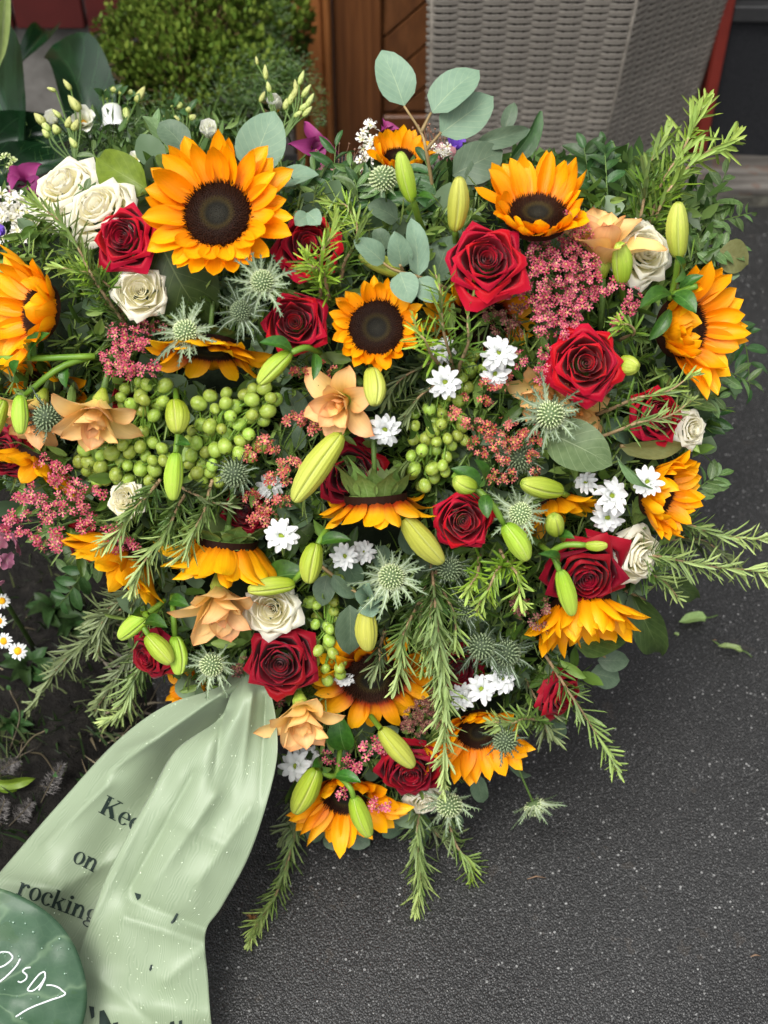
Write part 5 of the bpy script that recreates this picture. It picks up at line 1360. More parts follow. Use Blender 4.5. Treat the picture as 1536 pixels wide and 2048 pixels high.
ST('pink statice beside the ribbon under the red rose', (565, 1410, .04), [(560, 1400, -.01, 14), (555, 1380, .0, 14), (480, 1330, .0, 14), (470, 1350, .01, 12)], m_stat3)
ST('russet statice sprig between the dark sunflowers in the upper middle', (640, 760, .03), [(670, 745, -.01, 10), (605, 740, -.01, 12), (640, 730, -.005, 12), (590, 745, .0, 10), (695, 750, .0, 8)], m_stat2)
ST('pink statice under the red rose with pointed petals', (1060, 740, .03), [(1042, 720, -.03, 15), (1085, 740, -.035, 15), (1088, 705, -.03, 14), (1080, 760, -.03, 8)])

# ------------------------------------------------------------------ eucalyptus and broad leaves
BR = branch
BR('eucalyptus_branch', 'tall eucalyptus twig with three round leaves against the planter', 'eucalyptus', [[(868, 390, .06), (852, 300, .03), (842, 265, .03), (808, 212, .02)], [(842, 265, .03), (862, 225, .03)], [(852, 300, .03), (882, 265, .03)]], [(808, 212, .02, 762, 102, .02, 78, .2), (864, 224, .03, 958, 140, .03, 86, -.2), (880, 268, .04, 985, 192, .04, 84, .3)], 'euc')
BR('eucalyptus_branch', 'pale eucalyptus twig lying between the rose and smaller sunflower', 'eucalyptus', [[(900, 580, .0), (840, 555, -.02), (790, 540, -.02), (765, 525, -.02)], [(805, 540, -.02), (800, 530, -.03)]], [(768, 526, -.02, 708, 480, -.03, 48, .2), (804, 536, -.02, 790, 462, -.035, 50, .0), (836, 552, -.02, 822, 436, -.02, 52, .4), (800, 545, -.03, 822, 606, -.04, 58, .1), (838, 556, -.03, 875, 604, -.035, 48, .4), (870, 565, .01, 905, 470, .01, 80, -.3, 'eucd'), (770, 500, .0, 750, 455, .0, 40, .3, 'eucd'), (795, 440, .01, 735, 410, .0, 54, .3, 'eucd')], 'euc')
BR('eucalyptus_branch', 'broad blue green eucalyptus leaves behind the largest sunflower', 'eucalyptus', [[(520, 400, .06), (505, 330, .04)]], [(500, 345, .03, 548, 222, .03, 100, .2), (535, 372, .02, 640, 352, .0, 66, -.3), (372, 300, .02, 318, 246, .02, 62, .3, 'eucd')], 'euc')
BR('eucalyptus_branch', 'dark eucalyptus leaves between the standing buds and upward sunflower', 'eucalyptus', [[(1000, 400, .05), (975, 330, .04), (948, 290, .04), (965, 282, .03)], [(975, 330, .04), (1005, 310, .04)]], [(905, 350, .03, 1005, 300, .03, 84, .3), (948, 290, .03, 1060, 258, .04, 40, .5), (1012, 330, .09, 1082, 222, .09, 34, .9, 'rusc'), (1008, 262, .05, 1028, 205, .05, 30, .1), (940, 380, .03, 965, 310, .03, 50, .4)], 'eucd')
BR('eucalyptus_branch', 'olive brown eucalyptus leaf above the asphalt side sunflower', 'eucalyptus', [[(1240, 892, .0), (1290, 890, .0)]], [(1240, 894, .0, 1375, 890, .0, 46, .7), (1262, 880, .02, 1205, 850, .01, 60, .4, 'eucd')], 'olive')
BR('eucalyptus_branch', 'eucalyptus twig beside the lower grapes and pale bud', 'eucalyptus', [[(640, 1130, .01), (690, 1170, -.01), (730, 1195, -.02)]], [(655, 1150, .0, 645, 1212, -.01, 46, .2, 'eucd'), (665, 1150, -.01, 712, 1195, -.01, 36, .6, 'eucd'), (735, 1195, -.03, 710, 1185, -.05, 48), (735, 1200, -.03, 770, 1195, -.05, 50), (735, 1205, -.03, 745, 1235, -.05, 44), (735, 1192, -.03, 740, 1168, -.05, 40), (700, 1210, -.01, 700, 1308, -.02, 64, -.1, 'eucd')], 'euc')
BR('eucalyptus_branch', 'eucalyptus leaves at the lower edge under the drooping sunflower', 'eucalyptus', [[(1180, 1290, .05), (1230, 1330, .05)]], [(1150, 1290, .03, 1260, 1262, .03, 90, -.3, 'broad'), (1195, 1320, .05, 1258, 1320, .05, 44, .2), (1180, 1345, .06, 1240, 1360, .06, 52, .0)], 'eucd', depth=W)
BR('eucalyptus_branch', 'dark leaves under the wide rosemary at the asphalt side', 'eucalyptus', [[(1250, 1180, .04), (1290, 1200, .05)]], [(1262, 1185, .05, 1322, 1308, .07, 70, .3, 'broad'), (1320, 1150, .06, 1398, 1196, .06, 44, .3, 'broad'), (1440, 500, .03, 1495, 530, .03, 70, .2, 'olive')], 'eucd')
BR('eucalyptus_branch', 'blue green leaves at the bottom beside the lower sunflower', 'eucalyptus', [[(930, 1540, .04), (960, 1570, .05)]], [(955, 1548, .03, 968, 1604, .03, 36), (905, 1625, .03, 918, 1655, .03, 34), (1020, 1520, .03, 1062, 1552, .04, 24, .8), (1105, 1440, .05, 1122, 1480, .05, 40, .2)], 'eucd')
BR('eucalyptus_branch', 'dim round leaves under the lowest sunflower', 'eucalyptus', [[(700, 1640, .06), (720, 1670, .07)]], [(620, 1640, .05, 640, 1682, .05, 44), (655, 1660, .06, 690, 1698, .06, 48), (700, 1665, .06, 740, 1690, .06, 44), (780, 1640, .06, 800, 1668, .06, 60), (820, 1620, .05, 850, 1690, .06, 54)], 'eucd')
BR('eucalyptus_branch', 'dark eucalyptus leaf behind the statice above the biggest pale bud', 'eucalyptus', [[(560, 850, .03), (580, 830, .02)]], [(600, 850, .02, 565, 775, .02, 62), (625, 840, .02, 605, 775, .03, 30, 1.0), (620, 430, -.01, 590, 450, -.02, 38, .2, 'euc'), (615, 425, -.01, 640, 450, -.02, 40, .2, 'euc'), (600, 900, .01, 590, 845, .01, 30)], 'eucd')
BR('eucalyptus_branch', 'dark leaves between the white daisy and sea holly in the lower middle', 'eucalyptus', [[(700, 1100, .03), (715, 1140, .02)]], [(690, 1120, .015, 720, 1170, .015, 50), (800, 1060, .02, 830, 1110, .02, 48), (770, 1090, .03, 760, 1140, .02, 40), (620, 1080, .02, 590, 1050, .02, 50, .3, 'broad')], 'eucd')
BR('broad_leaf', 'broad dark green leaf under the largest sunflower', 'leaf', [], [(318, 480, -.01, 420, 650, .03, 165, .35)], 'broad')
BR('broad_leaf', 'yellow green leaf sticking out beside the largest sunflower', 'leaf', [], [(300, 380, .01, 195, 315, .03, 84, -.4)], 'yellow')
BR('broad_leaf', 'folded green leaf tip above the largest sunflower', 'leaf', [], [(335, 290, .06, 285, 232, .05, 40, .6), (320, 300, .06, 318, 215, .06, 26, -.4)], 'vein')
BR('broad_leaf', 'large veined grey green leaf among the white daisies', 'leaf', [], [(1098, 866, -.02, 1225, 930, -.05, 104, .1)], 'vein')
BR('broad_leaf', 'narrow grey leaf blade over the white daisies', 'leaf', [], [(1232, 910, -.05, 1308, 978, -.05, 12, .9)], 'vein')

# ------------------------------------------------------------------ lentisk and ruscus twigs
PN = pinnate
grp = 'small leaved twigs around the heart'
PN('leafy_twig', 'leafy twig pointing up over the weathered sill', 'twig', [(1390, 470, .04), (1420, 420, .05), (1452, 345, .06)], 11, 46, 20, group=grp)
PN('leafy_twig', 'leafy twig reaching out over asphalt above the tall bud', 'twig', [(1385, 460, .03), (1440, 442, .04), (1505, 425, .05)], 14, 36, 15, group=grp)
PN('leafy_twig', 'leafy twig between the tall bud and outward sunflower', 'twig', [(1380, 510, .02), (1410, 500, .03), (1480, 495, .04)], 12, 44, 18, group=grp)
PN('leafy_twig', 'short leafy twig behind the tall bud', 'twig', [(1375, 560, .03), (1400, 500, .03), (1390, 450, .04)], 11, 40, 18, group=grp)
PN('leafy_twig', 'leafy twig with small leaves before the planter corner', 'twig', [(1215, 400, .06), (1212, 340, .07), (1208, 285, .08)], 9, 40, 20, 'rusc', grp)
PN('leafy_twig', 'dark leafy twig before the planter beside the upward sunflower', 'twig', [(1180, 400, .09), (1175, 340, .09), (1168, 296, .09)], 9, 56, 26, 'rusc', grp)
PN('leafy_twig', 'dark leafy twig right behind the upward sunflower', 'twig', [(1130, 390, .11), (1180, 340, .10), (1220, 325, .10)], 9, 50, 24, 'rusc', grp)
PN('leafy_twig', 'leafy twig below the outward sunflower', 'twig', [(1400, 770, .03), (1440, 740, .04), (1510, 770, .05)], 10, 46, 17, group=grp)
PN('leafy_twig', 'pale leafy twig at the end of the rosemary by the small cream rose', 'twig', [(1360, 820, .02), (1400, 800, .01), (1440, 795, .01)], 9, 44, 20, group=grp)
PN('leafy_twig', 'dark leafy twig beside the small cream rose', 'twig', [(1370, 880, .05), (1410, 850, .05), (1440, 830, .05)], 10, 40, 18, 'rusc', grp)
PN('leafy_twig', 'leafy twig at the edge beside the side facing sunflower', 'twig', [(1370, 1010, .05), (1405, 970, .05), (1440, 950, .05)], 10, 42, 20, group=grp)
PN('leafy_twig', 'leafy twig behind the outward sunflower and above its petals', 'twig', [(1450, 640, .10), (1490, 690, .10), (1500, 780, .10)], 10, 44, 18, 'rusc', grp)
PN('leafy_twig', 'grey green twig standing behind the middle of the heart', 'twig', [(660, 430, .05), (665, 370, .06), (672, 290, .07)], 10, 50, 16, 'rusc', grp)
PN('leafy_twig', 'leafy twig between the largest sunflower and pink clematis', 'twig', [(600, 430, .06), (610, 380, .06), (630, 340, .07)], 9, 50, 18, 'rusc', grp)
PN('leafy_twig', 'leafy twig beside the round headed sea holly', 'twig', [(700, 440, .05), (715, 390, .05), (700, 330, .06)], 10, 48, 16, 'pist', grp)
PN('leafy_twig', 'leafy twig behind the bright standing bud', 'twig', [(880, 440, .05), (870, 380, .05), (850, 320, .06)], 9, 52, 22, 'rusc', grp)
PN('leafy_twig', 'leafy twig beside the cream rose above the red rose', 'twig', [(215, 440, .0), (190, 400, .0), (165, 375, .01)], 9, 34, 18, group=grp)
PN('leafy_twig', 'upright leafy twig beside the yellow green leaf', 'twig', [(225, 400, .05), (205, 350, .05), (185, 300, .06)], 8, 44, 14, group=grp)
PN('leafy_twig', 'dark leafy twig deep under the garden side sunflower', 'twig', [(225, 1120, .1), (170, 1130, .12), (130, 1150, .14)], 11, 44, 20, group=grp)
PN('leafy_twig', 'dim leafy twig below the pink statice over the soil', 'twig', [(190, 1100, .1), (150, 1170, .12), (120, 1210, .14)], 10, 42, 18, 'rusc', grp)
PN('leafy_twig', 'leafy twig beside the rosemary between the grapes and roses', 'twig', [(190, 700, .05), (160, 690, .05), (180, 760, .05)], 8, 46, 22, 'rusc', grp)
for i, (x, y) in enumerate(((640, 400), (700, 420), (760, 420), (600, 400), (820, 420), (880, 420), (930, 360), (560, 360))):
    lab = ['grey green leafy twig in the dip of the heart', 'short leafy twig under the sea holly in the dip', 'leafy twig beneath the bright standing bud', 'leafy twig close to the petals of the largest sunflower', 'leafy twig between the two standing buds', 'dark leafy twig behind the stout standing bud', 'leafy twig close to the upward sunflower', 'leafy twig behind the largest sunflower'][i]
    PN('leafy_twig', lab, 'twig', [(x, y + 40, .05), (x + RNG.uniform(-20, 20), y, .05), (x + RNG.uniform(-50, 50), y - 60, .06)], 10, 48, 17, RNG.choice(['pist', 'rusc']), grp)

# ------------------------------------------------------------------ rosemary
RM = rosemary
RM('long rosemary sprig across the cream rose beside the cut off sunflower', [(255, 655, .0), (190, 560, -.045), (130, 460, -.05), (70, 395, -.05)], dens=1.25, npx=58)
RM('rosemary side sprig pointing at the sunflower at the picture edge', [(215, 610, .0), (170, 545, -.05), (110, 540, -.05)], m_needl, dens=1.0, npx=44)
RM('rosemary tuft beside the cream rose under the red rose', [(250, 650, .01), (220, 570, -.03), (160, 540, -.045)], dens=1.2)
RM('upright rosemary in front of two red roses', [(640, 600, .0), (645, 520, -.05), (665, 430, -.05)], m_needl, dens=1.0, npx=58)
RM('rosemary tip between the red roses above the smaller sunflower', [(660, 600, .0), (640, 540, -.05), (610, 520, -.06)], m_needl, dens=1.0)
RM('rosemary tip beside the pale eucalyptus twig', [(680, 560, .0), (700, 500, -.02), (720, 440, -.01)], m_need, dens=1.2)
RM('tallest rosemary sprig rising before the planter and red post', [(1290, 500, .02), (1320, 380, .0), (1370, 280, .0), (1418, 205, .0)], m_needl, dens=.95, npx=64, wpx=8)
RM('rosemary sprig leaning out over the sill', [(1290, 480, .02), (1340, 380, -.01), (1420, 300, .0), (1470, 270, .0)], m_needl, dens=.95, npx=60, wpx=8)
RM('rosemary sprig in front of the planter corner', [(1270, 480, .02), (1290, 390, .0), (1300, 330, .0), (1330, 260, .0)], m_need, dens=1.0, npx=60, wpx=8)
RM('rosemary sprig behind the tall bud', [(1310, 560, .03), (1320, 480, .02), (1330, 400, .02)], m_need, dens=1.2, npx=58)
RM('rosemary sprig behind the pale cream rose', [(1270, 520, .04), (1290, 440, .02), (1360, 340, .03)], m_need, dens=1.1, npx=60, wpx=7)
RM('upright rosemary before the grapes beside the white daisies', [(905, 740, .0), (890, 660, -.04), (868, 545, -.045)], m_need, dens=.62, npx=58)
RM('second upright rosemary before the white daisies', [(915, 745, .0), (935, 680, -.04), (945, 600, -.04)], m_need, dens=.62, npx=50)
RM('second long rosemary sprig close beside the longest one', [(872, 1140, .0), (862, 1230, -.045), (872, 1340, -.05), (880, 1420, -.05)], m_needg, dens=1.3, npx=54, wpx=5.4, ang=38)
RM('rosemary tip lying on the petals of the smaller sunflower', [(880, 730, .0), (850, 690, -.05), (835, 640, -.05)], m_needl, dens=.6, npx=46)
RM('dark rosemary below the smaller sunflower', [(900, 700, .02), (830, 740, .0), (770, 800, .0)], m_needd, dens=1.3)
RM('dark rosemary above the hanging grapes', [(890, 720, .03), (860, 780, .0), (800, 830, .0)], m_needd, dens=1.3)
RM('white striped rosemary above the garden side sunflower', [(320, 960, .0), (270, 1020, -.045), (200, 1095, -.05)], m_needg, dens=1.45, ang=38, npx=54)
RM('white striped rosemary hanging over the garden side sunflower', [(370, 990, .0), (330, 1060, -.045), (265, 1180, -.05)], m_needg, dens=1.45, ang=38, npx=56)
RM('white striped rosemary above the face down sunflower', [(425, 960, .0), (400, 1040, -.04), (365, 1125, -.045)], m_needg, dens=1.45, ang=38, npx=54)
RM('rosemary between the grapes and the face down sunflower', [(330, 950, .01), (390, 990, -.02), (460, 1010, -.015)], m_needd, dens=1.1)
RM('bright rosemary tuft beside the curved lily stem', [(1030, 1120, .0), (985, 1150, -.05), (960, 1230, -.06)], m_needl, dens=1.0, npx=46, wpx=6)
RM('bright rosemary tuft above the drooping sunflower', [(1000, 1100, .0), (1030, 1150, -.05), (1050, 1210, -.055)], m_needl, dens=1.0, npx=46, wpx=6)
RM('small bright rosemary tip between the sea hollies and red rose', [(960, 1110, .0), (950, 1160, -.05), (935, 1180, -.055)], m_needl, dens=1.1, npx=44, wpx=6)
RM('longest rosemary sprig hanging down the lower middle', [(862, 1130, .0), (874, 1230, -.05), (886, 1340, -.055), (884, 1450, -.055), (890, 1590, -.05)], m_needg, dens=1.45, ang=38, npx=56, wpx=5.4)
RM('rosemary hanging over the two coloured sunflower', [(840, 1200, .0), (805, 1280, -.05), (790, 1375, -.055)], m_needg, dens=1.45, ang=38, npx=54, wpx=5.4)
RM('short rosemary tip over the dark centre of the two coloured sunflower', [(770, 1260, .0), (757, 1310, -.04), (750, 1350, -.045)], m_needd, dens=1.45, ang=38, npx=46)
RM('rosemary behind the longest sprig', [(850, 1170, .01), (840, 1260, -.03), (850, 1340, -.035)], m_need, dens=1.1)
RM('rosemary beside the longest sprig above the white daisies', [(880, 1160, .01), (905, 1230, -.03), (915, 1300, -.03)], m_need, dens=1.0)
RM('bottom rosemary sprig beside the ribbon, brown at its side', [(600, 1630, .03), (575, 1720, .0), (540, 1810, -.01), (500, 1888, -.02)], m_needg, dens=1.45, ang=38, npx=46)
RM('rosemary sprig hanging straight down at the bottom', [(838, 1610, .03), (836, 1700, .0), (836, 1818, -.01)], m_needg, dens=1.45, ang=38, npx=56, wpx=5.4)
RM('rosemary sprig with a bent tip at the bottom', [(890, 1610, .03), (905, 1670, .01), (935, 1720, .0), (938, 1755, .0)], m_need, dens=1.0, npx=46)
RM('rosemary twig reaching over the asphalt from the lower rose', [(1090, 1310, .03), (1135, 1380, -.02), (1190, 1460, -.015), (1235, 1550, -.01)], m_need, dens=.62, npx=56)
RM('long brown stemmed rosemary pointing out over the asphalt', [(1230, 1105, .03), (1320, 1115, -.02), (1420, 1130, -.01), (1545, 1155, .0)], m_needg, dens=1.05, npx=58)
RM('upper rosemary of the two pointing out over the asphalt', [(1320, 1040, .05), (1390, 1055, .02), (1450, 1070, .02), (1545, 1090, .02)], m_needg, dens=1.0, npx=52)
RM('short rosemary under the long brown stemmed sprig', [(1260, 1140, .05), (1310, 1150, .02), (1350, 1190, .02)], m_needg, dens=1.0, npx=52)
RM('rosemary behind the long brown stemmed sprig', [(1330, 1080, .06), (1400, 1080, .05), (1470, 1130, .05)], m_needd, dens=1.0, npx=52)
RM('lower rosemary twig crossing the red rose to the small cream rose', [(1180, 880, .02), (1270, 850, -.045), (1330, 830, -.045), (1385, 805, -.045)], m_needg, dens=.62, npx=50)
RM('upper rosemary twig across petals of the outward sunflower', [(1190, 830, .02), (1270, 800, -.045), (1330, 780, -.045), (1390, 755, -.045)], m_need, dens=.62, npx=50)
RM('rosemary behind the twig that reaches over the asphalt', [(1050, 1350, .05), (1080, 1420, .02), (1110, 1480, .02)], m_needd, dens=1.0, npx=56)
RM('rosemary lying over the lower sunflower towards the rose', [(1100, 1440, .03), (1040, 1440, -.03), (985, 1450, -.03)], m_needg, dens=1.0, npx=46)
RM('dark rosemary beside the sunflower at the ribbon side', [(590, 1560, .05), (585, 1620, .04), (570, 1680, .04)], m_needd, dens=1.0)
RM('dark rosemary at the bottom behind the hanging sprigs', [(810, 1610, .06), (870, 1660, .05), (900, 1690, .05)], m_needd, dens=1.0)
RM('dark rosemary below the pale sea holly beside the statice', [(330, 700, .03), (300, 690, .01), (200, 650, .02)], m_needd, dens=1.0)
RM('rosemary tips in the dip between the two sunflowers', [(720, 470, .04), (700, 420, .02), (640, 395, .03)], m_needl, dens=1.0)
RM('rosemary tip beside the pink statice and red rose', [(1240, 680, .02), (1270, 660, -.02), (1230, 640, -.03)], m_need, dens=.8)
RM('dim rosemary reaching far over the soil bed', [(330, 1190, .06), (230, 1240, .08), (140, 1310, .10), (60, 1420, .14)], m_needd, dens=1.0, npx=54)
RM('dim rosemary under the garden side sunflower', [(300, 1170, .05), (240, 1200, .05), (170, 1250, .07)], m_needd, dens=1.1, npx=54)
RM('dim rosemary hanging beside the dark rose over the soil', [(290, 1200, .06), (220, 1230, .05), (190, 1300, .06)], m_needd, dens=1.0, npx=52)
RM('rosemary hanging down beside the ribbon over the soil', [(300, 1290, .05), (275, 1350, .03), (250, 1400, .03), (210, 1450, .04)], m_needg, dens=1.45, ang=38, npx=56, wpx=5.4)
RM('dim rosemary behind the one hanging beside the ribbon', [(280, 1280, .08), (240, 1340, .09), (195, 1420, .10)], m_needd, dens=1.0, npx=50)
# ------------------------------------------------------------------ the ribbon
def ribbon_mat():
    t = NT('moire_ribbon'); vec, u, v = t.uv()
    n1 = t.noise(t.mapv(vec, 3.0, 2.2, 1), 1.0, 3, 0.5)
    lines = t.math('SINE', t.math('ADD', t.math('MULTIPLY', u, 300), t.math('MULTIPLY', n1, 70)))
    warp = t.math('SINE', t.math('MULTIPLY', t.noise(t.mapv(vec, 5.0, 1.6, 1), 1.0, 2, 0.5), 42))
    m = t.math('MULTIPLY_ADD', t.math('MULTIPLY', lines, t.spread(warp, 0.1, 1.0)), .5, .5)
    n2 = t.noise(t.mapv(vec, 40, 2, 1), 1.0, 3)
    col = t.ramp(t.spread(m, 0.0, 1.0), [(0.0, S(139, 156, 126)), (0.5, S(147, 163, 133)), (1.0, S(155, 170, 141))])
    col = t.val(col, t.spread(n2, 0.95, 1.05))
    return t.finish(col, t.spread(m, 0.36, 0.5), 0.45, t.bump(n2, 0.05, 0.0004), 0.18, None, 0.15)
m_rib = ribbon_mat()
m_ink = simple_mat('dark_print', (0.012, 0.022, 0.018, 1), (0.02, 0.034, 0.028, 1), 60, 0.5)
def drop_mat(name, c):
    t = NT(name); return t.finish(c, 0.04, 1.0, None, 0.0, None, 0, 1.0)
m_drop = drop_mat('water_drop', S(176, 192, 160)); m_drop2 = drop_mat('leaf_water_drop', S(74, 108, 82))
def interp_rows(rows, ns, nt):
    """rows of (px,py,d) control points -> grid of Vectors (image x, image y, depth)"""
    a = [spline([Vector(p) for p in r], ns) for r in rows]
    cols = [spline([a[j][i] for j in range(len(rows))], nt) for i in range(ns)]
    return [[cols[i][j] for i in range(ns)] for j in range(nt)]
def seg(px, py, a, b2):
    ax, ay = a; bx, by = b2; dx, dy = bx - ax, by - ay
    t = max(0, min(1, ((px - ax) * dx + (py - ay) * dy) / (dx * dx + dy * dy)))
    return math.hypot(px - ax - t * dx, py - ay - t * dy), t
def tail(rows, folds, seed, ns=60, nt=120):
    g = interp_rows(rows, ns, nt)
    out = []
    for j, r in enumerate(g):
        q = []
        for i, p in enumerate(r):
            px, py, d = p; o = 0.0
            for (a, b2, wd, am, fade) in folds:
                ds, t = seg(px, py, a, b2); o -= am * math.exp(-(ds * ds + 6) ** .5 / wd * 1.15) * (1 - fade * t)
            o += 0.004 * mnoise.noise((px * .011 + seed, py * .008, 0)) + 0.0016 * mnoise.noise((px * .024, py * .022, seed))
            q.append(Vector((px, py, d + o)))
        out.append(q)
    return out
TA = [[(468, 1322, 1.395), (480, 1322, 1.39), (495, 1322, 1.395), (508, 1322, 1.39)],
      [(440, 1372, 1.345), (465, 1375, 1.338), (490, 1378, 1.345), (515, 1380, 1.340)],
      [(330, 1412, 1.360), (372, 1425, 1.345), (420, 1435, 1.356), (458, 1440, 1.354)],
      [(232, 1484, 1.380), (290, 1508, 1.357), (345, 1530, 1.377), (400, 1550, 1.378)],
      [(132, 1592, 1.386), (198, 1620, 1.369), (270, 1645, 1.383), (345, 1665, 1.384)],
      [(38, 1700, 1.386), (115, 1725, 1.365), (200, 1748, 1.382), (285, 1772, 1.383)],
      [(-45, 1800, 1.368), (35, 1825, 1.349), (128, 1850, 1.369), (220, 1878, 1.370)],
      [(-120, 1905, 1.347), (-35, 1930, 1.334), (60, 1955, 1.348), (160, 1985, 1.349)],
      [(-180, 2015, 1.309), (-80, 2040, 1.296), (30, 2070, 1.306), (140, 2100, 1.309)]]
TB = [[(488, 1325, 1.385), (500, 1322, 1.378), (515, 1322, 1.385), (528, 1325, 1.378)],
      [(462, 1388, 1.332), (488, 1382, 1.322), (515, 1380, 1.330), (541, 1384, 1.322)],
      [(436, 1440, 1.335), (474, 1430, 1.312), (515, 1428, 1.328), (552, 1440, 1.318)],
      [(352, 1500, 1.331), (425, 1500, 1.304), (498, 1505, 1.322), (554, 1515, 1.310)],
      [(300, 1590, 1.323), (378, 1595, 1.302), (458, 1600, 1.311), (532, 1612, 1.310)],
      [(250, 1680, 1.319), (325, 1690, 1.308), (410, 1702, 1.307), (496, 1716, 1.313)],
      [(206, 1770, 1.319), (282, 1780, 1.306), (368, 1795, 1.303), (444, 1812, 1.315)],
      [(178, 1850, 1.315), (255, 1856, 1.308), (335, 1860, 1.306), (411, 1866, 1.313)],
      [(152, 1930, 1.312), (238, 1936, 1.310), (325, 1945, 1.307), (416, 1957, 1.310)],
      [(160, 2010, 1.308), (245, 2015, 1.305), (335, 2020, 1.304), (421, 2030, 1.305)],
      [(172, 2100, 1.269), (255, 2100, 1.266), (340, 2100, 1.266), (430, 2100, 1.268)]]
FA = [((440, 1390), (220, 1540), 16, 0.0224, .5), ((215, 1570), (90, 1690), 26, 0.0160, .4), ((470, 1400), (330, 1560), 12, -0.0128, .6), ((120, 1780), (0, 1760), 24, 0.0160, .2), ((300, 1680), (150, 1760), 30, 0.0112, .2), ((245, 1505), (300, 1480), 16, 0.0096, 0)]
FB = [((352, 1500), (185, 1840), 14, .006, 0), ((448, 1425), (425, 1560), 10, -.018, .9), ((448, 1420), (370, 1490), 10, .016, .8), ((505, 1388), (480, 1580), 11, .013, .9), ((532, 1395), (520, 1600), 9, -.013, .8), ((385, 1550), (262, 1775), 20, -.014, .1), ((432, 1590), (310, 1760), 24, .010, .3), ((500, 1620), (400, 1760), 22, .008, .3), ((265, 1800), (408, 1858), 20, -.008, .1), ((250, 1836), (413, 1888), 17, .008, 0), ((330, 1960), (420, 1890), 14, .006, .2), ((200, 1960), (300, 2040), 20, .006, .2), ((350, 1640), (470, 1700), 12, .005, .2)]
gA, gB = tail(TA, FA, 1.3), tail(TB, FB, 7.7)
ribbon = thing('mourning_ribbon', 'pale green ribbon with two long printed tails hanging from the flowers', 'ribbon', loc=P(490, 1380, 1.34))
def tail_part(g):
    vs, fs, uv = [], [], []; w = len(g[0]); h = len(g)
    for j in range(h):
        for i in range(w):
            vs.append(P(*g[j][i]) - ribbon.location); uv.append((i / (w - 1), j / (h - 1) * 3))
    for j in range(h - 1):
        for i in range(w - 1): fs.append((j * w + i, j * w + i + 1, (j + 1) * w + i + 1, (j + 1) * w + i))
    me = MB().add(vs, fs, uv).mesh('tail', m_rib)
    o = part('tail', me, ribbon)
    md = o.modifiers.new('cloth_thickness', 'SOLIDIFY'); md.thickness = 0.0006; md.offset = 0
    return o
tA, tB = tail_part(gA), tail_part(gB)
def drape(g, px, py):
    best = []
    for r in g:
        for p in r:
            best.append(((p.x - px) ** 2 + (p.y - py) ** 2, p.z))
    best.sort(key=lambda q: q[0]); s = sum(1 / (q[0] + 1) for q in best[:6])
    return sum(q[1] / (q[0] + 1) for q in best[:6]) / s
# --- letters: bold serif, drawn as strips (x right, y up, x-height 1)
def ring_(cx, cy, rx, ry, ix, iy, a0=0, a1=360, n=28):
    st = []
    for k in range(n + 1):
        a = math.radians(a0 + (a1 - a0) * k / n)
        st.append(((cx + rx * math.cos(a), cy + ry * math.sin(a)), (cx + ix * math.cos(a), cy + iy * math.sin(a))))
    return st
def bar(x0, y0, x1, y1, w0, w1=None, n=5):
    w1 = w1 or w0; dx, dy = x1 - x0, y1 - y0; L = math.hypot(dx, dy); nx, ny = -dy / L, dx / L; st = []
    for k in range(n + 1):
        t = k / n; w = (w0 + (w1 - w0) * t) / 2; x, y = x0 + dx * t, y0 + dy * t
        st.append(((x + nx * w, y + ny * w), (x - nx * w, y - ny * w)))
    return st
def serif(x, y, w=.42): return bar(x - w / 2, y, x + w / 2, y, .07)
GL = {
 'o': ([ring_(.5, .5, .46, .53, .22, .47)], 1.0),
 'c': ([ring_(.5, .5, .46, .53, .22, .47, 50, 325), ring_(.72, .78, .13, .13, 0, 0)], .9),
 'e': ([ring_(.5, .5, .46, .53, .22, .47, 0, 325), bar(.25, .53, .95, .53, .08)], .95),
 'n': ([bar(.22, 0, .22, 1, .24), bar(.80, 0, .80, .62, .24), serif(.22, .035, .46), serif(.80, .035, .46), bar(.02, .96, .3, .96, .08), ring_(.56, .62, .36, .42, .13, .28, 0, 180)], 1.1),
 'r': ([bar(.22, 0, .22, 1, .24), serif(.22, .035, .48), bar(.02, .96, .3, .96, .08), ring_(.62, .58, .38, .44, .2, .3, 75, 175), ring_(.70, .86, .13, .13, 0, 0)], .88),
 'k': ([bar(.22, 0, .22, 1.45, .24), serif(.22, .035, .46), bar(.02, 1.42, .3, 1.42, .08), bar(.3, .42, .82, .94, .10), bar(.48, .58, .86, .04, .26), serif(.84, .035, .42), serif(.78, .96, .4)], 1.1),
 'i': ([bar(.25, 0, .25, 1, .24), serif(.25, .035, .5), bar(.04, .96, .33, .96, .08), ring_(.25, 1.3, .15, .15, 0, 0)], .56),
 'g': ([ring_(.45, .66, .38, .38, .16, .32), ring_(.46, -.16, .44, .26, .32, .16), bar(.24, .32, .30, .08, .16), bar(.30, .08, .74, .06, .16), bar(.74, .94, .98, .94, .12)], 1.0),
 'K': ([bar(.32, 0, .32, 1.5, .30), serif(.32, .04, .62), serif(.32, 1.46, .62), bar(.46, .55, 1.18, 1.42, .11), bar(.62, .84, 1.2, .06, .32), serif(1.22, .04, .56), serif(1.14, 1.46, .5)], 1.52),
}
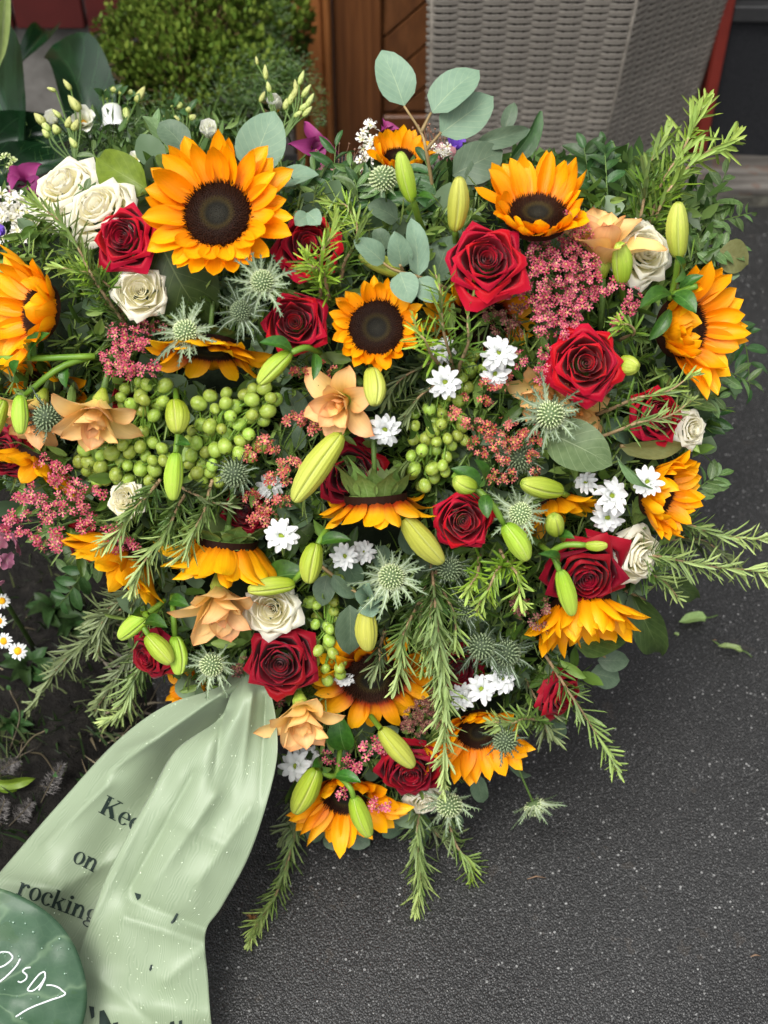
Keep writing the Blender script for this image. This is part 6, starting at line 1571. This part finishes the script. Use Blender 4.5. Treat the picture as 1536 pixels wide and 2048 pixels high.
def write(text, g, x, y, size, ang, parent, slant=0.0, turn=0.0):
    b = MB(); a = math.radians(ang)
    def place(p):
        sx, sy = p[0] * size, -p[1] * size
        X = x + sx * math.cos(a) - sy * math.sin(a); Y = y + sx * math.sin(a) + sy * math.cos(a)
        return P(X, Y, drape(g, X, Y) - 0.0012) - parent_loc
    cx = 0; parent_loc = ribbon.location
    for ch in text:
        strips, adv = GL[ch]
        for st in strips:
            vs = []; n = len(st)
            for p, q in st: vs += [place((p[0] + cx, p[1])), place((q[0] + cx, q[1]))]
            b.add(vs, [(2 * i, 2 * i + 1, 2 * i + 3, 2 * i + 2) for i in range(n - 1)])
        cx += adv
        a += math.radians(turn)
    o = part('lettering', b.mesh('lettering', m_ink, False), parent)
    return o
write('Kee', gA, 196, 1624, 26, 28, tA)
write('on', gA, 142, 1722, 25, 27, tA)
write('rocking', gA, 32, 1788, 26, 21, tA)
def blot(g, pts, parent):
    vs = [P(x, y, drape(g, x, y) - .0010) - ribbon.location for x, y in pts]
    c = sum(vs, Vector()) / len(vs); n = len(vs)
    part('lettering', MB().add(vs + [c], [(k, (k + 1) % n, n) for k in range(n)]).mesh('lettering', m_ink, False), parent)
blot(gB, [(269, 1785), (282, 1789), (281, 1796), (275, 1801), (272, 1795)], tB)
blot(gB, [(353, 1826), (357, 1828), (350, 1843), (344, 1848), (341, 1845), (346, 1838)], tB)
blot(gB, [(301, 1930), (305, 1929), (304, 1938), (300, 1943), (298, 1939)], tB)
for pts in ([(178, 2012), (188, 2014), (189, 2034), (183, 2038)], [(199, 2022), (208, 2020), (220, 2044), (232, 2070), (198, 2070)], [(226, 2046), (236, 2044), (236, 2066), (224, 2064)], [(340, 2044), (348, 2042), (350, 2060), (338, 2060)], [(358, 2042), (364, 2040), (364, 2060), (357, 2060)]): blot(gB, pts, tB)
def drops(name, pts, root, scale=(.0006, .0019), m=None):
    b = MB(); rng = random.Random(len(pts))
    for p, nrm in pts:
        s = rng.uniform(*scale) * (0.5 + rng.random()); x = nrm.orthogonal().normalized(); y = nrm.cross(x)
        vs = [p + (x * math.cos(k * PI / 3.5) + y * math.sin(k * PI / 3.5)) * s for k in range(7)] + [p + (x * math.cos(k * PI / 3.5) + y * math.sin(k * PI / 3.5)) * s * .75 + nrm * s * .5 for k in range(7)] + [p + nrm * s * .7]
        b.add([v - root.location for v in vs], [(k, (k + 1) % 7, 7 + (k + 1) % 7, 7 + k) for k in range(7)] + [(7 + k, 7 + (k + 1) % 7, 14) for k in range(7)])
    part(name, b.mesh(name, m or m_drop), root, kind='stuff')
rng = random.Random(77); pts = []
for g, num in ((gA, 110), (gB, 240)):
    for k in range(num):
        j = rng.randrange(25, len(g) - 2); i = rng.randrange(1, len(g[0]) - 2); p = P(*g[j][i]); nn = (P(*g[j][i + 1]) - p).cross(P(*g[j + 1][i]) - p).normalized()
        if nn.dot(TOCAM) < 0: nn = -nn
        pts.append((p + nn * .0003, nn))
drops('water_drops', pts, ribbon, (.0004, .0009))

# ------------------------------------------------------------------ round written leaf at the front
def pad_mat():
    t = NT('written_leaf'); vec, u, v = t.uv(); ns = t.noise(t.obj(), 22, 6, 0.65); n2 = t.noise(t.mapv(t.obj(), 3, 3, 3), 5, 3)
    du = t.math('SUBTRACT', u, 0.5); dv = t.math('SUBTRACT', v, 0.5)
    ang = t.math('ARCTAN2', dv, du); rad = t.math('SQRT', t.math('ADD', t.math('MULTIPLY', du, du), t.math('MULTIPLY', dv, dv)))
    wob = t.math('MULTIPLY_ADD', n2, 1.2, ang)
    vein = t.math('POWER', t.math('ABSOLUTE', t.math('COSINE', t.math('MULTIPLY', wob, 5))), 60)
    net = t.n('ShaderNodeTexVoronoi', feature='DISTANCE_TO_EDGE', i_Scale=90.0); t.l(t.obj(), net.inputs['Vector'])
    cell = t.math('LESS_THAN', net.outputs['Distance'], 0.05)
    col = t.ramp(ns, [(0.3, S(50, 80, 56)), (0.7, S(68, 98, 72))])
    col = t.mix(t.math('MULTIPLY', vein, 0.45), col, S(116, 142, 108)); col = t.mix(t.math('MULTIPLY', cell, 0.05), col, S(110, 138, 100))
    col = t.mix(t.math('MULTIPLY', t.math('GREATER_THAN', n2, 0.6), 0.4), col, S(58, 88, 48))
    return t.finish(col, t.spread(ns, 0.32, 0.55), 0.45, t.bump(t.math('ADD', ns, t.math('MULTIPLY', vein, .15)), 0.3, 0.0025), 0.12)
m_pad = pad_mat()
def padpt(px, py):
    r = math.hypot(px + 40, py - 1985) / 212
    return P(px, py, 1.268 - 0.012 * (1 - r * r) + 0.004 * mnoise.noise((px * .02, py * .02, 3)) + 0.002 * max(0, math.sin(math.atan2(py - 1985, px + 40) * 9)) * r ** 2 + 0.001 * mnoise.noise((px * .05, py * .05, 9)) - .004 * max(0, r - .7) * (1 + math.sin(math.atan2(py - 1985, px + 40) * 4)))
pad = thing('written_leaf', 'round wet green leaf with white handwriting lying on the ribbon', 'leaf', loc=padpt(-40, 1985))
vs = [padpt(-40, 1985) - pad.location]; fs = []; uv = [(.5, .5)]
NR, NA = 22, 84
for i in range(1, NR + 1):
    for k in range(NA):
        a = 2 * PI * k / NA; rr = 212 * i / NR * (1 + (.012 * math.sin(a * 3 + 1) + .004 * math.sin(a * 7)) * (i / NR))
        vs.append(padpt(-40 + rr * math.cos(a), 1985 + rr * math.sin(a) * 1.0) - pad.location); uv.append((.5 + .5 * i / NR * math.cos(a), .5 + .5 * i / NR * math.sin(a)))
for k in range(NA): fs.append((0, 1 + k, 1 + (k + 1) % NA))
for i in range(NR - 1):
    for k in range(NA): fs.append((1 + i * NA + k, 1 + (i + 1) * NA + k, 1 + (i + 1) * NA + (k + 1) % NA, 1 + i * NA + (k + 1) % NA))
blade = part('blade', MB().add(vs, fs, uv).mesh('blade', m_pad), pad)
blade.modifiers.new('leaf_thickness', 'SOLIDIFY').thickness = 0.0003
m_ink2 = simple_mat('white_marker', (0.74, 0.80, 0.78, 1), (0.82, 0.86, 0.85, 1), 90, 0.6)
b = MB()
for st in ([(32, 2033), (60, 2016), (98, 2001), (130, 1989), (124, 1980), (116, 1974), (104, 1970), (93, 1970)], [(91, 1954), (90, 1944), (82, 1946), (72, 1956), (60, 1972), (56, 1980), (66, 1981), (80, 1970), (91, 1954), (86, 1966), (78, 1980)], [(62, 1934), (52, 1936), (46, 1942), (54, 1950), (52, 1958), (42, 1964), (36, 1962)],
           [(41, 1917), (34, 1930), (20, 1946), (4, 1960), (-6, 1966)], [(18, 1904), (26, 1914), (16, 1926), (0, 1934), (-12, 1928), (-10, 1914), (2, 1904), (18, 1904)]):
    sm = spline([Vector((x, y, 0)) for x, y in st], len(st) * 4)
    b.add(*tube([padpt(q.x, q.y) + TOCAM * .0004 - pad.location for q in sm], 0.00095, 5))
part('handwriting', b.mesh('handwriting', m_ink2), pad)
rng = random.Random(8); pts = []
for k in range(130):
    a, q = rng.uniform(0, 2 * PI), math.sqrt(rng.random()) * 200; x, y = -40 + q * math.cos(a), 1985 + q * math.sin(a)
    if x < -20 or y > 2060: continue
    pts.append((padpt(x, y) + TOCAM * .0002, (TOCAM + UPV * .1).normalized()))
drops('water_drops', pts, pad, (.0006, .0016), m_drop2)

# ------------------------------------------------------------------ flowers of the bouquets behind, on the garden side
m_lbud = bud_mat('lisianthus_bud', S(124, 144, 62), S(176, 188, 104), S(206, 212, 140))
_v, _f, _u = lathe([(.10, 0), (.26, .05), (.36, .18), (.40, .34), (.36, .52), (.26, .72), (.14, .88), (.05, .97), (.001, 1.0)], 18, lambda a, t: 1 + .09 * math.cos(5 * a + 5 * t))
LBUD = MB().add([(x, z, y) for x, y, z in _v], [f[::-1] for f in _f], _u)
for _k in range(5):
    _a = 2 * PI * _k / 5; _c, _s = math.cos(_a), math.sin(_a)
    LBUD.add([(_c * .2 - _s * .12, .04, _s * .2 + _c * .12), (_c * .2 + _s * .12, .04, _s * .2 - _c * .12), (_c * .56, .46, _s * .56)], [(0, 1, 2)], [(.1, .0), (.1, .0), (.1, .1)])
LBUD = LBUD.mesh('bud', m_lbud)
LPET = []
for i in range(4):
    def f(u, v, i=i):
        hw = 0.5 * math.sin(PI * (.12 + .72 * v)) ** .8
        return (u * hw * .9, v, .5 * v ** 1.6 - .25 * max(0, v - .7) * 2 + .22 * u * u + .03 * math.sin(u * 6 + i))
    LPET.append(mk('petal', grid(f, 5, 6), m_lisi))
def cup_flower(label, px, py, d, r_px, n, npet=7, name='lisianthus', cat='flower', group='pale flowers behind the heart', el=42, cen=True, petals=None):
    rng = random.Random(int(px + py)); s = r_px * d / F_PX
    r = thing(name, label, cat, pose(P(px, py, d), n, s, rng.uniform(0, 1)), group)
    for k in range(npet):
        th = 2 * PI * k / npet + rng.uniform(-.15, .15)
        part('petal', rng.choice(petals or LPET), r, R(th, 'Z') @ T(0, .05, .02 * (k % 2)) @ R(math.radians(el + (14 if k % 2 else 0) + rng.uniform(-8, 8)), 'X') @ S3(1, rng.uniform(.9, 1.08), 1))
    if cen: part('centre', YCEN, r, T(0, 0, .12) @ S3(.2, .2, .2))
    part('stem', THS, r, S3(1.6, 1.6, 2.4))
    return r
cup_flower('open white lisianthus with a yellow centre before the dark leaves', 168, 248, 1.50, 34, (.15, .15, 1), 8, el=30)
cup_flower('half hidden white lisianthus behind the cluster of buds', 112, 245, 1.53, 28, (-.2, .2, 1), 7)
cup_flower('white lisianthus beside the bud cluster before the fern', 556, 222, 1.50, 34, (-.2, .4, .9), 7, el=48)
cup_flower('small white flower between the yellow green leaf and sunflower', 272, 322, 1.40, 20, (.0, .2, 1), 5, 'small_white_flower', el=24)
cup_flower('white bloom behind the largest sunflower, just showing above it', 420, 275, 1.36, 34, (.0, .4, .9), 7, 'small_white_flower')
def bud_cluster(label, base, buds, d, group='pale bud clusters behind the heart'):
    dp = dep(d); r = thing('lisianthus_buds', label, 'flower buds', None, group, dp(*base))
    b = MB()
    for (x0, y0, x1, y1, w) in buds:
        a, c = dp(x0, y0), dp(x1, y1); wm = w * d / F_PX
        part('bud', LBUD, r, rel(r, along(a, c, TOCAM, wm, wm)))
        mid = dp(*base).lerp(a, .6) + Vector((RNG.uniform(-.01, .01), 0, 0))
        b.add(*tube([q - r.location for q in spline([dp(*base), mid, a], 7)], .0011, 5))
    part('stems', b.mesh('stems', m_gstem), r)
bud_cluster('pale lisianthus buds before the broad dark leaves', (150, 330), [(90, 248, 68, 226, 22), (112, 182, 93, 175, 11), (142, 180, 126, 158, 14), (160, 222, 136, 190, 24), (122, 235, 104, 218, 13), (100, 262, 80, 240, 18), (118, 268, 106, 248, 22), (134, 256, 140, 232, 18), (154, 296, 138, 274, 17), (146, 262, 156, 238, 20), (98, 275, 84, 258, 16)], 1.48)
bud_cluster('pale lisianthus buds standing before the brown door frame', (560, 290), [(598, 170, 608, 140, 14), (592, 185, 590, 158, 12), (604, 195, 622, 168, 15), (584, 200, 596, 168, 16), (612, 215, 628, 186, 15), (600, 222, 616, 205, 16), (606, 234, 624, 212, 15), (578, 210, 588, 180, 16), (570, 220, 574, 196, 16), (532, 160, 530, 128, 14), (540, 185, 534, 162, 14), (520, 205, 530, 182, 13), (588, 235, 606, 220, 14), (515, 130, 512, 112, 9)], 1.48)
m_bell = petal_mat('white_bell', [(0, S(190, 206, 150)), (.3, S(236, 238, 232)), (1, S(250, 250, 250))], (6, 1), .04, (.95, 1.03), 0, .5, .3, .3)
def bell(label, base, buds, flower, d):
    dp = dep(d); r = thing('bellflower', label, 'flower', None, 'white bellflowers behind the heart', dp(*base))
    if flower:
        x0, y0, x1, y1, w = flower; a, c = dp(x0, y0), dp(x1, y1); wm = w * d / F_PX
        vs, fs, uv = lathe([(.05, 0), (.3, .04), (.42, .16), (.42, .5), (.45, .75), (.55, .92), (.66, 1.0), (.62, .97), (.40, .7)], 25, lambda q, t: 1 + .07 * math.cos(5 * q) * max(0, t - .5) * 2)
        part('bell', MB().add([(x, z, y) for x, y, z in vs], [f[::-1] for f in fs], uv).mesh('bell', m_bell), r, rel(r, along(a, c, TOCAM, wm, wm)))
    b = MB()
    for (x0, y0, x1, y1, w) in buds:
        a, c = dp(x0, y0), dp(x1, y1); wm = w * d / F_PX
        part('bud', LBUD, r, rel(r, along(a, c, TOCAM, wm, wm)))
        b.add(*tube([q - r.location for q in (dp(*base), dp(*base).lerp(a, .7), a)], .0013, 5))
        for k in range(3):
            q = a + Vector([RNG.uniform(-.012, .012) for _ in range(3)]); part('leaf', RNG.choice(RUSC), r, rel(r, along(a, q + (c - a) * .4, TOCAM, .008)))
    part('stems', b.mesh('stems', m_gstem), r)
bell('white bellflower with green buds over the feathery fern', (222, 320), [(272, 205, 290, 172, 22), (205, 190, 196, 180, 14), (225, 185, 232, 172, 18), (215, 200, 212, 178, 16), (250, 215, 256, 242, 18), (240, 190, 246, 175, 16), (260, 190, 262, 178, 14)], (222, 208, 228, 258, 46), 1.52)
bell('green bellflower buds above the largest sunflower', (370, 330), [(365, 215, 350, 205, 20), (380, 240, 392, 230, 20), (340, 235, 326, 232, 18), (355, 250, 350, 230, 22), (390, 255, 402, 250, 18), (375, 225, 380, 212, 16), (300, 275, 315, 318, 24), (318, 290, 330, 330, 20), (345, 215, 340, 205, 14)], None, 1.52)
TP = []
for i in range(3):
    def f(u, v, i=i):
        hw = .42 * math.sin(PI * (.1 + .86 * v)) ** .8; a = (i - 1) * 1.2 * v; z = .25 * math.sin(v * PI) - .5 * v ** 3
        return (u * hw * math.cos(a) + .15 * math.sin(v * 5 + i), v, z + u * hw * math.sin(a) + .2 * u * u)
    TP.append(mk('petal', grid(f, 4, 7), m_clem))
cup_flower('magenta clematis with twisted petals beside the largest sunflower', 622, 300, 1.36, 48, (.5, .2, .8), 4, 'clematis', el=24, cen=False, petals=TP, group='magenta flowers')
cup_flower('magenta flower at the picture edge before the dark leaves', 52, 365, 1.42, 46, (-.1, .3, .9), 4, 'clematis', el=20, cen=False, petals=TP, group='magenta flowers')
cup_flower('magenta petals peeping out behind the white stock', 770, 268, 1.40, 30, (.2, .5, .8), 3, 'clematis', el=60, cen=False, petals=TP, group='magenta flowers')
PK = [mk('petal', grid(lambda u, v: (u * .4 * math.sin(PI * (.15 + .7 * v)), v, .3 * v * v + .2 * u * u), 4, 6), petal_mat('soft_pink_petal', [(0, S(214, 150, 160)), (1, S(224, 170, 176))], var=(.9, 1.05)))]
cup_flower('soft pink flower between clematis and green twigs', 655, 365, 1.33, 36, (.0, .4, .9), 4, 'pink_flower', el=30, cen=False, petals=PK, group='pink flowers behind the heart')
cup_flower('soft pink flower beside the violet bloom', 890, 325, 1.35, 34, (.1, .5, .85), 5, 'pink_flower', el=30, cen=False, petals=PK, group='pink flowers behind the heart')
VP = [mk('petal', grid(lambda u, v: (u * .55 * math.sin(PI * (.12 + .75 * v)), v, .3 * v + .12 * math.sin(u * 5) * v), 5, 6), m_viol)]
cup_flower('violet flower in front of the planter', 912, 296, 1.37, 32, (.1, .4, .9), 4, 'violet_flower', el=36, cen=False, petals=VP, group='violet flowers')
cup_flower('violet flower cut off at the picture edge', -2, 470, 1.32, 26, (.0, .4, .9), 4, 'violet_flower', el=36, cen=False, petals=VP, group='violet flowers')
d13 = dep(1.38)
statice('cream white stock spike beside the small orange flower', (745, 350, .02), [(735, 262, .0, 18), (750, 285, -.01, 18), (728, 290, .0, 14), (742, 312, -.01, 18), (728, 330, -.01, 16), (755, 305, .0, 12), (740, 250, .0, 10)], m_stock, 'white flower heads behind the heart', 9, 1.0, d13, 'white_stock', 'stock')
statice('tiny cream flower head before the violet bloom', (880, 350, .02), [(870, 302, -.01, 14), (890, 300, -.01, 14), (880, 312, -.01, 14), (900, 306, .0, 10)], m_stock, 'white flower heads behind the heart', 7, 1.0, dep(1.34), 'white_stock', 'stock')
statice('big white flower head at the picture edge above the sideways sunflower', (40, 470, .03), [(5, 415, .0, 34), (40, 420, .0, 34), (70, 440, .0, 28), (20, 450, -.01, 34), (60, 455, -.01, 30), (-20, 440, .0, 34), (95, 450, .0, 20)], m_stock, 'white flower heads behind the heart', 13, 2.6, dep(1.36), 'white_phlox', 'phlox')
statice('greenish white flower head above the magenta edge flower', (20, 360, .03), [(10, 330, .0, 20), (30, 335, .0, 16), (55, 345, .0, 12)], statice_mat('greenish_florets', S(170, 186, 110), S(206, 216, 160), S(160, 180, 90)), 'white flower heads behind the heart', 8, .8, dep(1.45), 'white_stock', 'stock')
m_seed = simple_mat('dry_seed', S(150, 110, 90), S(120, 90, 70), 30)
def seed_sprig(label, base, n, d, spread_):
    dp = dep(d); r = thing('seed_spray', label, 'dried spray', None, 'fine dry seed sprays', dp(*base)); b = MB()
    for k in range(n):
        x, y = base[0] + RNG.uniform(-spread_, spread_), base[1] - RNG.uniform(.4, 1) * spread_ * 1.6
        p = dp(x, y, RNG.uniform(-.02, .02)); b.add(*tube([q - r.location for q in spline([dp(*base), dp((base[0] + x) / 2 + RNG.uniform(-8, 8), (base[1] + y) / 2), p], 5)], .0004, 3, False))
        vs, fs, uv = lathe([(.001, -1), (.8, -.5), (1, 0), (.8, .5), (.001, 1)], 6); b.add(vs, fs, None, T(*(p - r.location)) @ S3(.0013, .0013, .0013))
    part('twigs', b.mesh('twigs', m_seed), r)
seed_sprig('fine reddish seed spray before the dark door planks', (855, 330), 26, 1.38, 52)
seed_sprig('fine seed spray reaching up before the planter edge', (880, 320), 20, 1.38, 44)
seed_sprig('fine seed spray before the dark door beside the clematis', (690, 380), 12, 1.36, 60)
# fill of the bouquets behind: leaves nobody could count
b = MB(); rng = random.Random(31)
def fill(n, box_, d0, d1, Lr, wr, up_bias=.5):
    for k in range(n):
        px, py = rng.uniform(box_[0], box_[2]), rng.uniform(box_[1], box_[3]); p = P(px, py, rng.uniform(d0, d1))
        dr = (Vector([rng.gauss(0, 1) for _ in range(3)]) + UPV * up_bias * 2 + TOCAM * .5).normalized(); up = (TOCAM + Vector([rng.gauss(0, .6) for _ in range(3)])).normalized()
        x = dr.cross(up).normalized(); L = rng.uniform(*Lr); w = L * rng.uniform(*wr) * .5; sh = rng.random()
        b.add([p, p + dr * L * .35 + x * w, p + dr * L * .7 + x * w * .8, p + dr * L, p + dr * L * .7 - x * w * .8, p + dr * L * .35 - x * w, p + dr * L * .5 + up * -.002], [(0, 1, 6), (1, 2, 6), (2, 3, 6), (3, 4, 6), (4, 5, 6), (5, 0, 6)], [(sh, .5)] * 7)
fill(1500, (560, 370, 930, 470), 1.29, 1.37, (.018, .036), (.22, .42))
fill(700, (940, 330, 1330, 430), 1.36, 1.44, (.016, .034), (.35, .55))
fill(600, (-60, 400, 420, 520), 1.36, 1.46, (.016, .034), (.2, .4))
fill(300, (230, 300, 420, 400), 1.42, 1.52, (.016, .034), (.2, .4))
fill(500, (150, 240, 560, 360), 1.48, 1.60, (.012, .028), (.12, .3))
fill(500, (1180, 380, 1420, 560), 1.26, 1.36, (.016, .03), (.25, .45))
struct('bouquet_greenery', b.mesh('bouquet_greenery', tint_leaf('bouquet_leaves', S(42, 66, 28), S(78, 108, 50), S(124, 150, 82))), 'stuff')
b = MB(); rng = random.Random(32)
for k in range(2200):
    px, py = rng.gauss(250, 60), rng.gauss(290, 26); p = P(px, py, rng.uniform(1.5, 1.62)); d2 = (Vector([rng.gauss(0, 1) for _ in range(3)]) + UPV).normalized(); x = d2.orthogonal().normalized() * .0005
    b.add([p - x, p + x, p + d2 * rng.uniform(.008, .02)], [(0, 1, 2)], [(rng.random(), .5)] * 3)
struct('feathery_greenery', b.mesh('feathery_greenery', m_aspt, False), 'stuff')

# ------------------------------------------------------------------ chamomile, hydrangea and dry heads at the garden edge
CH = ((13, 1.0, -4),)
for (x, y, r, n, lab) in ((36, 1302, 19, (.1, .1, 1), 'single small chamomile nearest the dim rosemary'), (4, 1202, 17, (.2, .2, 1), 'highest chamomile at the picture edge under the hydrangea'), (-2, 1242, 16, (.1, .0, 1), 'half cut chamomile between two others at the picture edge'), (8, 1282, 18, (-.2, .0, 1), 'chamomile touching the one nearest the rosemary')):
    daisy(lab, x, y, 0, r, n, CH, .42, YCEN, 'chamomile', 'chamomile at the edge of the soil bed', 1.42, wide=.9)
HP = []
for i in range(2):
    b2 = MB()
    for k in range(4):
        b2.add(*grid(lambda u, v: (u * .5 * math.sin(PI * (.12 + .72 * v)), v, .12 * math.sin(v * 3) + .1 * u * u + .04 * math.sin(u * 5 + i)), 4, 4), M=R(k * PI / 2 + .1 * i, 'Z') @ R(.15, 'X'))
    HP.append(b2.mesh('floret', m_hyd))
hyd = thing('hydrangea', 'dusty pink hydrangea head cut off by the picture edge', 'hydrangea', loc=P(-30, 1110, 1.40)); rng = random.Random(3)
for k in range(34):
    v = (Vector([rng.gauss(0, 1) for _ in range(3)]) + TOCAM).normalized(); q = v * .034; nz = v.to_track_quat('Z', 'Y').to_matrix().to_4x4()
    part('floret', rng.choice(HP), hyd, Matrix.Translation(q) @ nz @ R(rng.uniform(0, 6), 'Z') @ S3(.011, .011, .011))
part('stem', MB().add(*tube([(0, 0, 0), (-.02, .05, -.12), (-.02, .1, -.3)], .003, 6)).mesh('stem', m_gstem), hyd)
m_lav = tint_leaf('dry_grey_seed_head', S(60, 57, 56), S(88, 84, 82), S(128, 124, 120))
def dry(label, line, d):
    pts = spline([P(x, y, d + dd) for x, y, dd in line], 26); o = pts[0]; r = thing('dry_seed_head', label, 'dried grass', None, 'grey dry seed heads beside the ribbon', o)
    part('stem', MB().add(*tube([p - o for p in pts], .0008, 4)).mesh('stem', m_straw), r); b = MB()
    for i in range(8, 26):
        tan = (pts[i] - pts[i - 1]).normalized(); s = tan.cross(TOCAM).normalized(); L = .015 * (1 - (i - 8) / 20)
        for sg in (-1, 1):
            dr = (tan * .7 + s * sg).normalized(); m = 5
            for j in range(m):
                q = pts[i] + dr * L * j / m
                for e in range(1):
                    d2 = (dr + Vector([RNG.uniform(-1, 1) for _ in range(3)]) * .8).normalized(); x = d2.orthogonal().normalized() * .0008; b.add([q - x - o, q + x - o, q + d2 * .006 - o], [(0, 1, 2)], [(RNG.random(), .5)] * 3)
    part('seeds', b.mesh('seeds', m_lav, False), r, kind='stuff')
dry('grey dry seed head beside the edge of the ribbon', [(75, 1620, 0), (100, 1570, 0), (124, 1530, 0)], 1.5)
dry('grey dry seed head above the yellow leaf at the picture edge', [(-20, 1560, 0), (10, 1535, 0), (36, 1522, 0)], 1.5)
dry('grey dry seed head low beside the ribbon at the picture edge', [(10, 1660, 0), (40, 1630, 0), (62, 1605, 0)], 1.48)
dry('grey dry seed head at the picture edge under the yellow leaf', [(-30, 1680, 0), (-5, 1640, 0), (10, 1600, 0)], 1.48)
branch('fallen_leaf', 'yellow green leaf on the soil beside the dry seed heads', 'leaf', [], [(-10, 1568, .02, 72, 1556, .02, 26, .3), (-10, 1575, .02, 40, 1576, .0, 24, -.3)], 'yellow', None, None, .001, soild)
for (pl, lab) in (([(20, 1500), (40, 1430), (20, 1380)], 'thin dry stalk standing at the picture edge'), ([(15, 1545), (60, 1480), (90, 1462)], 'thin forked dry stalk over the soil'), ([(60, 1505), (85, 1510), (110, 1545)], 'bent dry stalk above the grey seed head')):
    pts = spline([soild(x, y, .03 * i) for i, (x, y) in enumerate(pl)], 10); r = thing('dry_stalk', lab, 'stalk', None, 'dry stalks on the soil bed', pts[0])
    bb = MB().add(*tube([p - pts[0] for p in pts], .0012, 5)); part('stem', bb.mesh('stem', m_straw), r)
    part('leaf', RUSC[0], r, rel(r, along(pts[-1], pts[-1] + (pts[-1] - pts[-3]) * .5, TOCAM, .006)))

# ------------------------------------------------------------------ bits on the asphalt
gnd = lambda px, py, dd=0.0: ground(px, py, .004 + dd)
LEAFS['fallen'] = [ovate('leaf', leaf_mat('fallen_green_leaf', S(134, 160, 92), S(152, 178, 106), None, S(176, 196, 130), .4, .4, .15), .75, .6, .06, .10, .3, 4)]
branch('fallen_leaf', 'fallen light green leaf with a stalk on the asphalt', 'leaf', [[(1408, 1236, .0), (1424, 1234, .004), (1436, 1230, .006)]], [(1412, 1236, .003, 1358, 1244, .004, 27, .4)], 'fallen', m_gstem, 'fallen leaves on the asphalt', .0012, gnd)
branch('fallen_leaf', 'fallen leaf scrap with a thin curled stalk on the asphalt', 'leaf', [[(1478, 1300, .0), (1492, 1304, .003), (1504, 1314, .0)], [(1440, 1290, 0), (1430, 1284, .002), (1424, 1280, 0)]], [(1484, 1302, .003, 1436, 1292, .003, 16, .4)], 'fallen', m_gstem, 'fallen leaves on the asphalt', .0009, gnd)
branch('fallen_leaf', 'tiny green leaf crumb near the larger fallen leaf', 'leaf', [], [(1358, 1270, .001, 1348, 1266, .002, 7, .2)], 'fallen', None, 'fallen leaves on the asphalt', .0009, gnd)
m_bark = simple_mat('brown_scrap', S(128, 104, 84), S(96, 78, 62), 60, .8)
def scrap(label, px, py, L):
    p = gnd(px, py); bb = MB().add(*tube([(0, 0, .002), (L * .5, L * .15, .003), (L, L * .1, .001)], [.0006, .0011, .0005], 5))
    r = thing('twig_scrap', label, 'twig', None, 'scraps on the asphalt', p); part('wood', bb.mesh('wood', m_bark), r)
scrap('reddish brown scrap on the asphalt near the fallen leaf', 1425, 1283, .006)
scrap('thin pale twig scrap lying on the open asphalt', 1054, 1760, .022)
scrap('brown scrap at the asphalt edge of the picture', 1500, 1915, .012)
# brown withered tuft at the lowest rosemary
b = MB(); o = W(504, 1835, -.005)
for k in range(60):
    d2 = Vector([RNG.gauss(0, 1) for _ in range(3)]).normalized(); x = d2.orthogonal().normalized() * .0006; b.add([-x, x, d2 * RNG.uniform(.004, .011)], [(0, 1, 2)], [(RNG.random(), .5)] * 3)
r = thing('withered_tuft', 'small brown withered tuft at the lowest rosemary sprig', 'dried tuft', loc=o); part('fibres', b.mesh('fibres', tint_leaf('withered_fibre', S(96, 64, 36), S(140, 96, 56), S(170, 130, 84))), r, kind='stuff')
